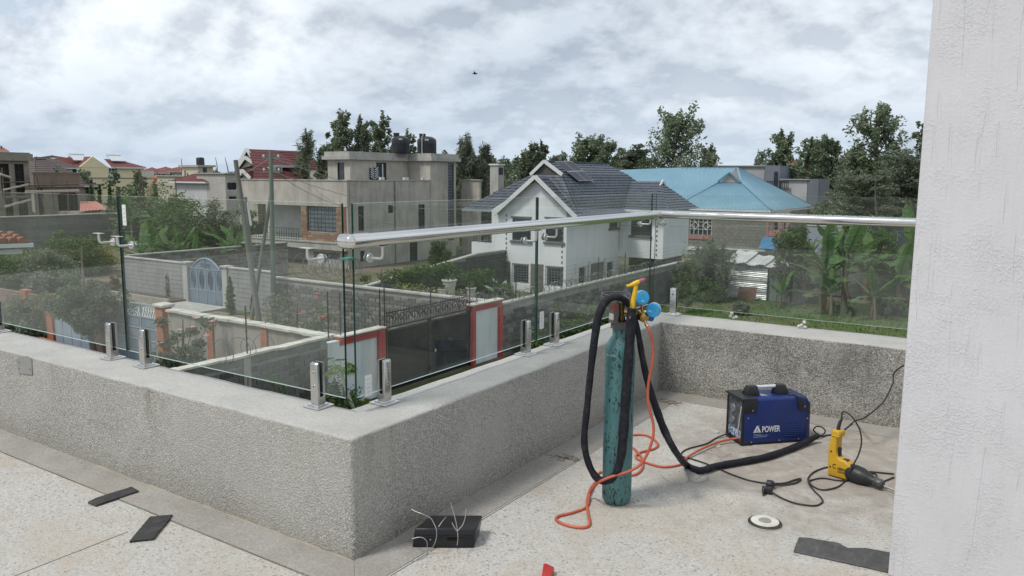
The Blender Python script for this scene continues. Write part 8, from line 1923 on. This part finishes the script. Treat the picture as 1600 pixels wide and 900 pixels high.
# garden right: feathery bushes, shrubs, banana plants
for i, (nm, lab, px, pbm, pt, k_, w_, m_, nl_, lf, br) in enumerate((
    ('feathery_shrub', 'grey-green feathery shrub left of the tin shed', 1105, 470, 392, 'casuarina', 84, L_GREY, 1.1, .16, BARK), ('feathery_shrub', 'drooping feathery shrub touching the shed roof', 1130, 462, 398, 'casuarina', 44, L_GREY, .9, .16, BARK),
    ('sapling', 'thin pale sapling at the end of the long wall', 1070, 490, 410, 'grevillea', 24, L_MID, .6, .13, BARKP), ('leafy_bush', 'dark green bush at the long wall end', 1062, 470, 415, 'bush', 40, L_DARK, 1.0, .13, BARK), ('leafy_bush', 'low light green bush below the feathery shrub', 1108, 472, 438, 'bush', 48, L_BRI, .8, .14, BARK),
    ('small_tree', 'leafy young tree between the shed and the bananas', 1232, 474, 362, 'grevillea', 52, L_MID, 1.3, .17, BARK), ('leafy_bush', 'grey-green bush behind the tall banana', 1268, 430, 380, 'bush', 40, L_GREY, 1.0, .2, BARK), ('small_tree', 'dark conifer-like tree behind the tall banana', 1322, 440, 345, 'grevillea', 34, L_MID, 1.2, .2, BARK),
    ('small_tree', 'leafy tree between the banana groups', 1368, 455, 375, 'grevillea', 58, L_MID, 1.3, .18, BARK), ('leafy_bush', 'dark tree foliage right of the blue-grey wall', 1345, 425, 372, 'bush', 52, L_DARK, 1.2, .2, BARK), ('leafy_bush', 'low dark bush under the right bananas', 1385, 492, 465, 'bush', 56, L_DARK, 1.1, .13, BARK), ('grass_clump', 'dry grass clump on the lawn before the shed', 1158, 492, 476, 'bush', 26, L_GREY, .6, .14, BARK))):
    tree(nm, lab, px, 0, pt, 0, k_, w_, m_, 1000+i, 'shrub' if 'tree' not in nm else 'tree', None, lf, nl_, br, base=Zp(px, pbm, GZ))
def banana_leaf(L, w_, droop, seed):
    r = random.Random(seed); b = MB(); n = 12; pts = []
    for i in range(n+1):
        s = i/n; pts.append(Vector((L*(s-.16*droop*s*s*1.2), 0, L*(.10*s-droop*s*s*.55))))
    for i in range(n):
        s0, s1 = i/n, (i+1)/n
        f = lambda s: w_*max(.03, (min(1, (s-.10)/.14) if s > .10 else .0))*(1-max(0, (s-.72)/.28)**2*.95) if s > .1 else w_*.03
        for sd in (-1, 1):
            g0, g1 = f(s0), f(s1); tear = r.uniform(.0, .12)*w_ if r.random() < .5 else 0; dz = -.25*g0
            a, c = pts[i]+Vector((0, 0, 0)), pts[i+1]; e0 = a+Vector((L*.03, sd*g0, dz+r.uniform(-.02, .02)*L)); e1 = c+Vector((L*.03-tear, sd*g1, -.25*g1+r.uniform(-.03, .02)*L)); b.add([a, c, e1, e0] if sd < 0 else [a, e0, e1, c], [(0, 1, 2, 3)])
    b.tube([p+Vector((0, 0, -.008)) for p in pts], [.035*(1-i/(n+1)*.8) for i in range(n+1)], 5)
    me = bpy.data.meshes.new('banana_leaf'); me.from_pydata([tuple(v) for v in b.v], [], b.f); me.materials.append(L_BAN); return me
BL_ = [banana_leaf(2.2, .25, dr, 20+k) for k, dr in enumerate((.25, .5, .8, 1.1, .35, .65))]
DRY = leafmat('leaf_dry', (.24, .17, .09), (.18, .12, .06), (.3, .22, .12)); STEMB = M('banana_stem', (.15, .17, .08), (.13, .10, .06), 3, .7, stretch=(1, 1, .2))
def banana(label, px, pbm, h, n, sc_, seed, dry=2, p=None, z0=GZ):
    r = random.Random(seed); p = p or Zp(px, pbm, z0); t = thing('banana_plant', label, 'banana plant', p, 0, 'banana plants'); b = MB(); ln = Vector((r.uniform(-.15, .15), r.uniform(-.15, .15), h))
    b.tube([p, p+ln*.5, p+ln], [.13*sc_, .10*sc_, .07*sc_], 8); b.build('pseudostem', STEMB, t, smooth=True)
    for k in range(n):
        el = 1.25-1.15*(k/n)**.9+r.uniform(-.12, .12); o = link('leaf', BL_[(k+seed) % 6 if k > 2 else (0, 4, 1)[k]], t, ln*(1-.02*k), (r.uniform(-.4, .4), -el, k*2.4+seed)); o.scale = (sc_*r.uniform(.8, 1.15),)*3
    me = bpy.data.meshes.new('dry_leaf')
    for k in range(dry):
        d = BL_[3].copy(); d.materials.clear(); d.materials.append(DRY); o = link('dry_leaf', d, t, ln*.75, (0, .9, k*2.9+seed*1.7)); o.scale = (sc_*.6, sc_*.35, sc_*.6)
    return t
banana('tall banana plant with the highest upright leaf, left group', 1318, 485, 3.0, 11, 1.4, 3)
banana('banana plant leaning over the shed, leftmost of the left group', 1284, 488, 2.4, 10, 1.3, 5, 3)
banana('young bright banana shoot before the left group', 1298, 494, 1.4, 7, .85, 8, 3)
banana('dark banana plant behind the gap between the groups', 1352, 470, 2.2, 9, 1.1, 12)
banana('broad-leaved banana plant cut by the column edge', 1422, 478, 2.6, 10, 1.5, 15)
banana('banana plant with a yellow-brown heart, right group', 1402, 494, 2.0, 10, 1.15, 18, 2)
banana('low banana plant at the left of the right group', 1366, 500, 1.3, 8, .9, 21, 3)
banana('small banana sucker before the tin shed doors', 1218, 480, .8, 6, .7, 24, 0)
# banana row over the walls on the left
for k, (lab, px, d_, h, sc_) in enumerate((('banana plant at the left end of the row behind the arched gate', 222, 62, 1.8, 1.1), ('banana plant second in the row behind the arched gate', 243, 64, 2.0, 1.1), ('banana plant in the middle of the row behind the arched gate', 266, 63, 1.8, 1.15), ('banana plant fourth in the row behind the arched gate', 288, 64, 1.8, 1.05), ('banana plant at the right end of the row behind the arched gate', 305, 62, 1.5, 1.0), ('tall banana plant beside the leaning pole', 374, 60, 2.4, 1.2), ('banana plant left of the tall one by the leaning pole', 358, 63, 1.8, 1.1), ('banana plant among the dark clipped bushes', 212, 88, 3.0, 1.3))):
    p = at(px, d_); p.z = GZ; banana(lab, px, 0, h, 8, sc_, 40+k, 0, p)
for _o in bpy.data.objects:
    if '_local' in _o: del _o['_local']
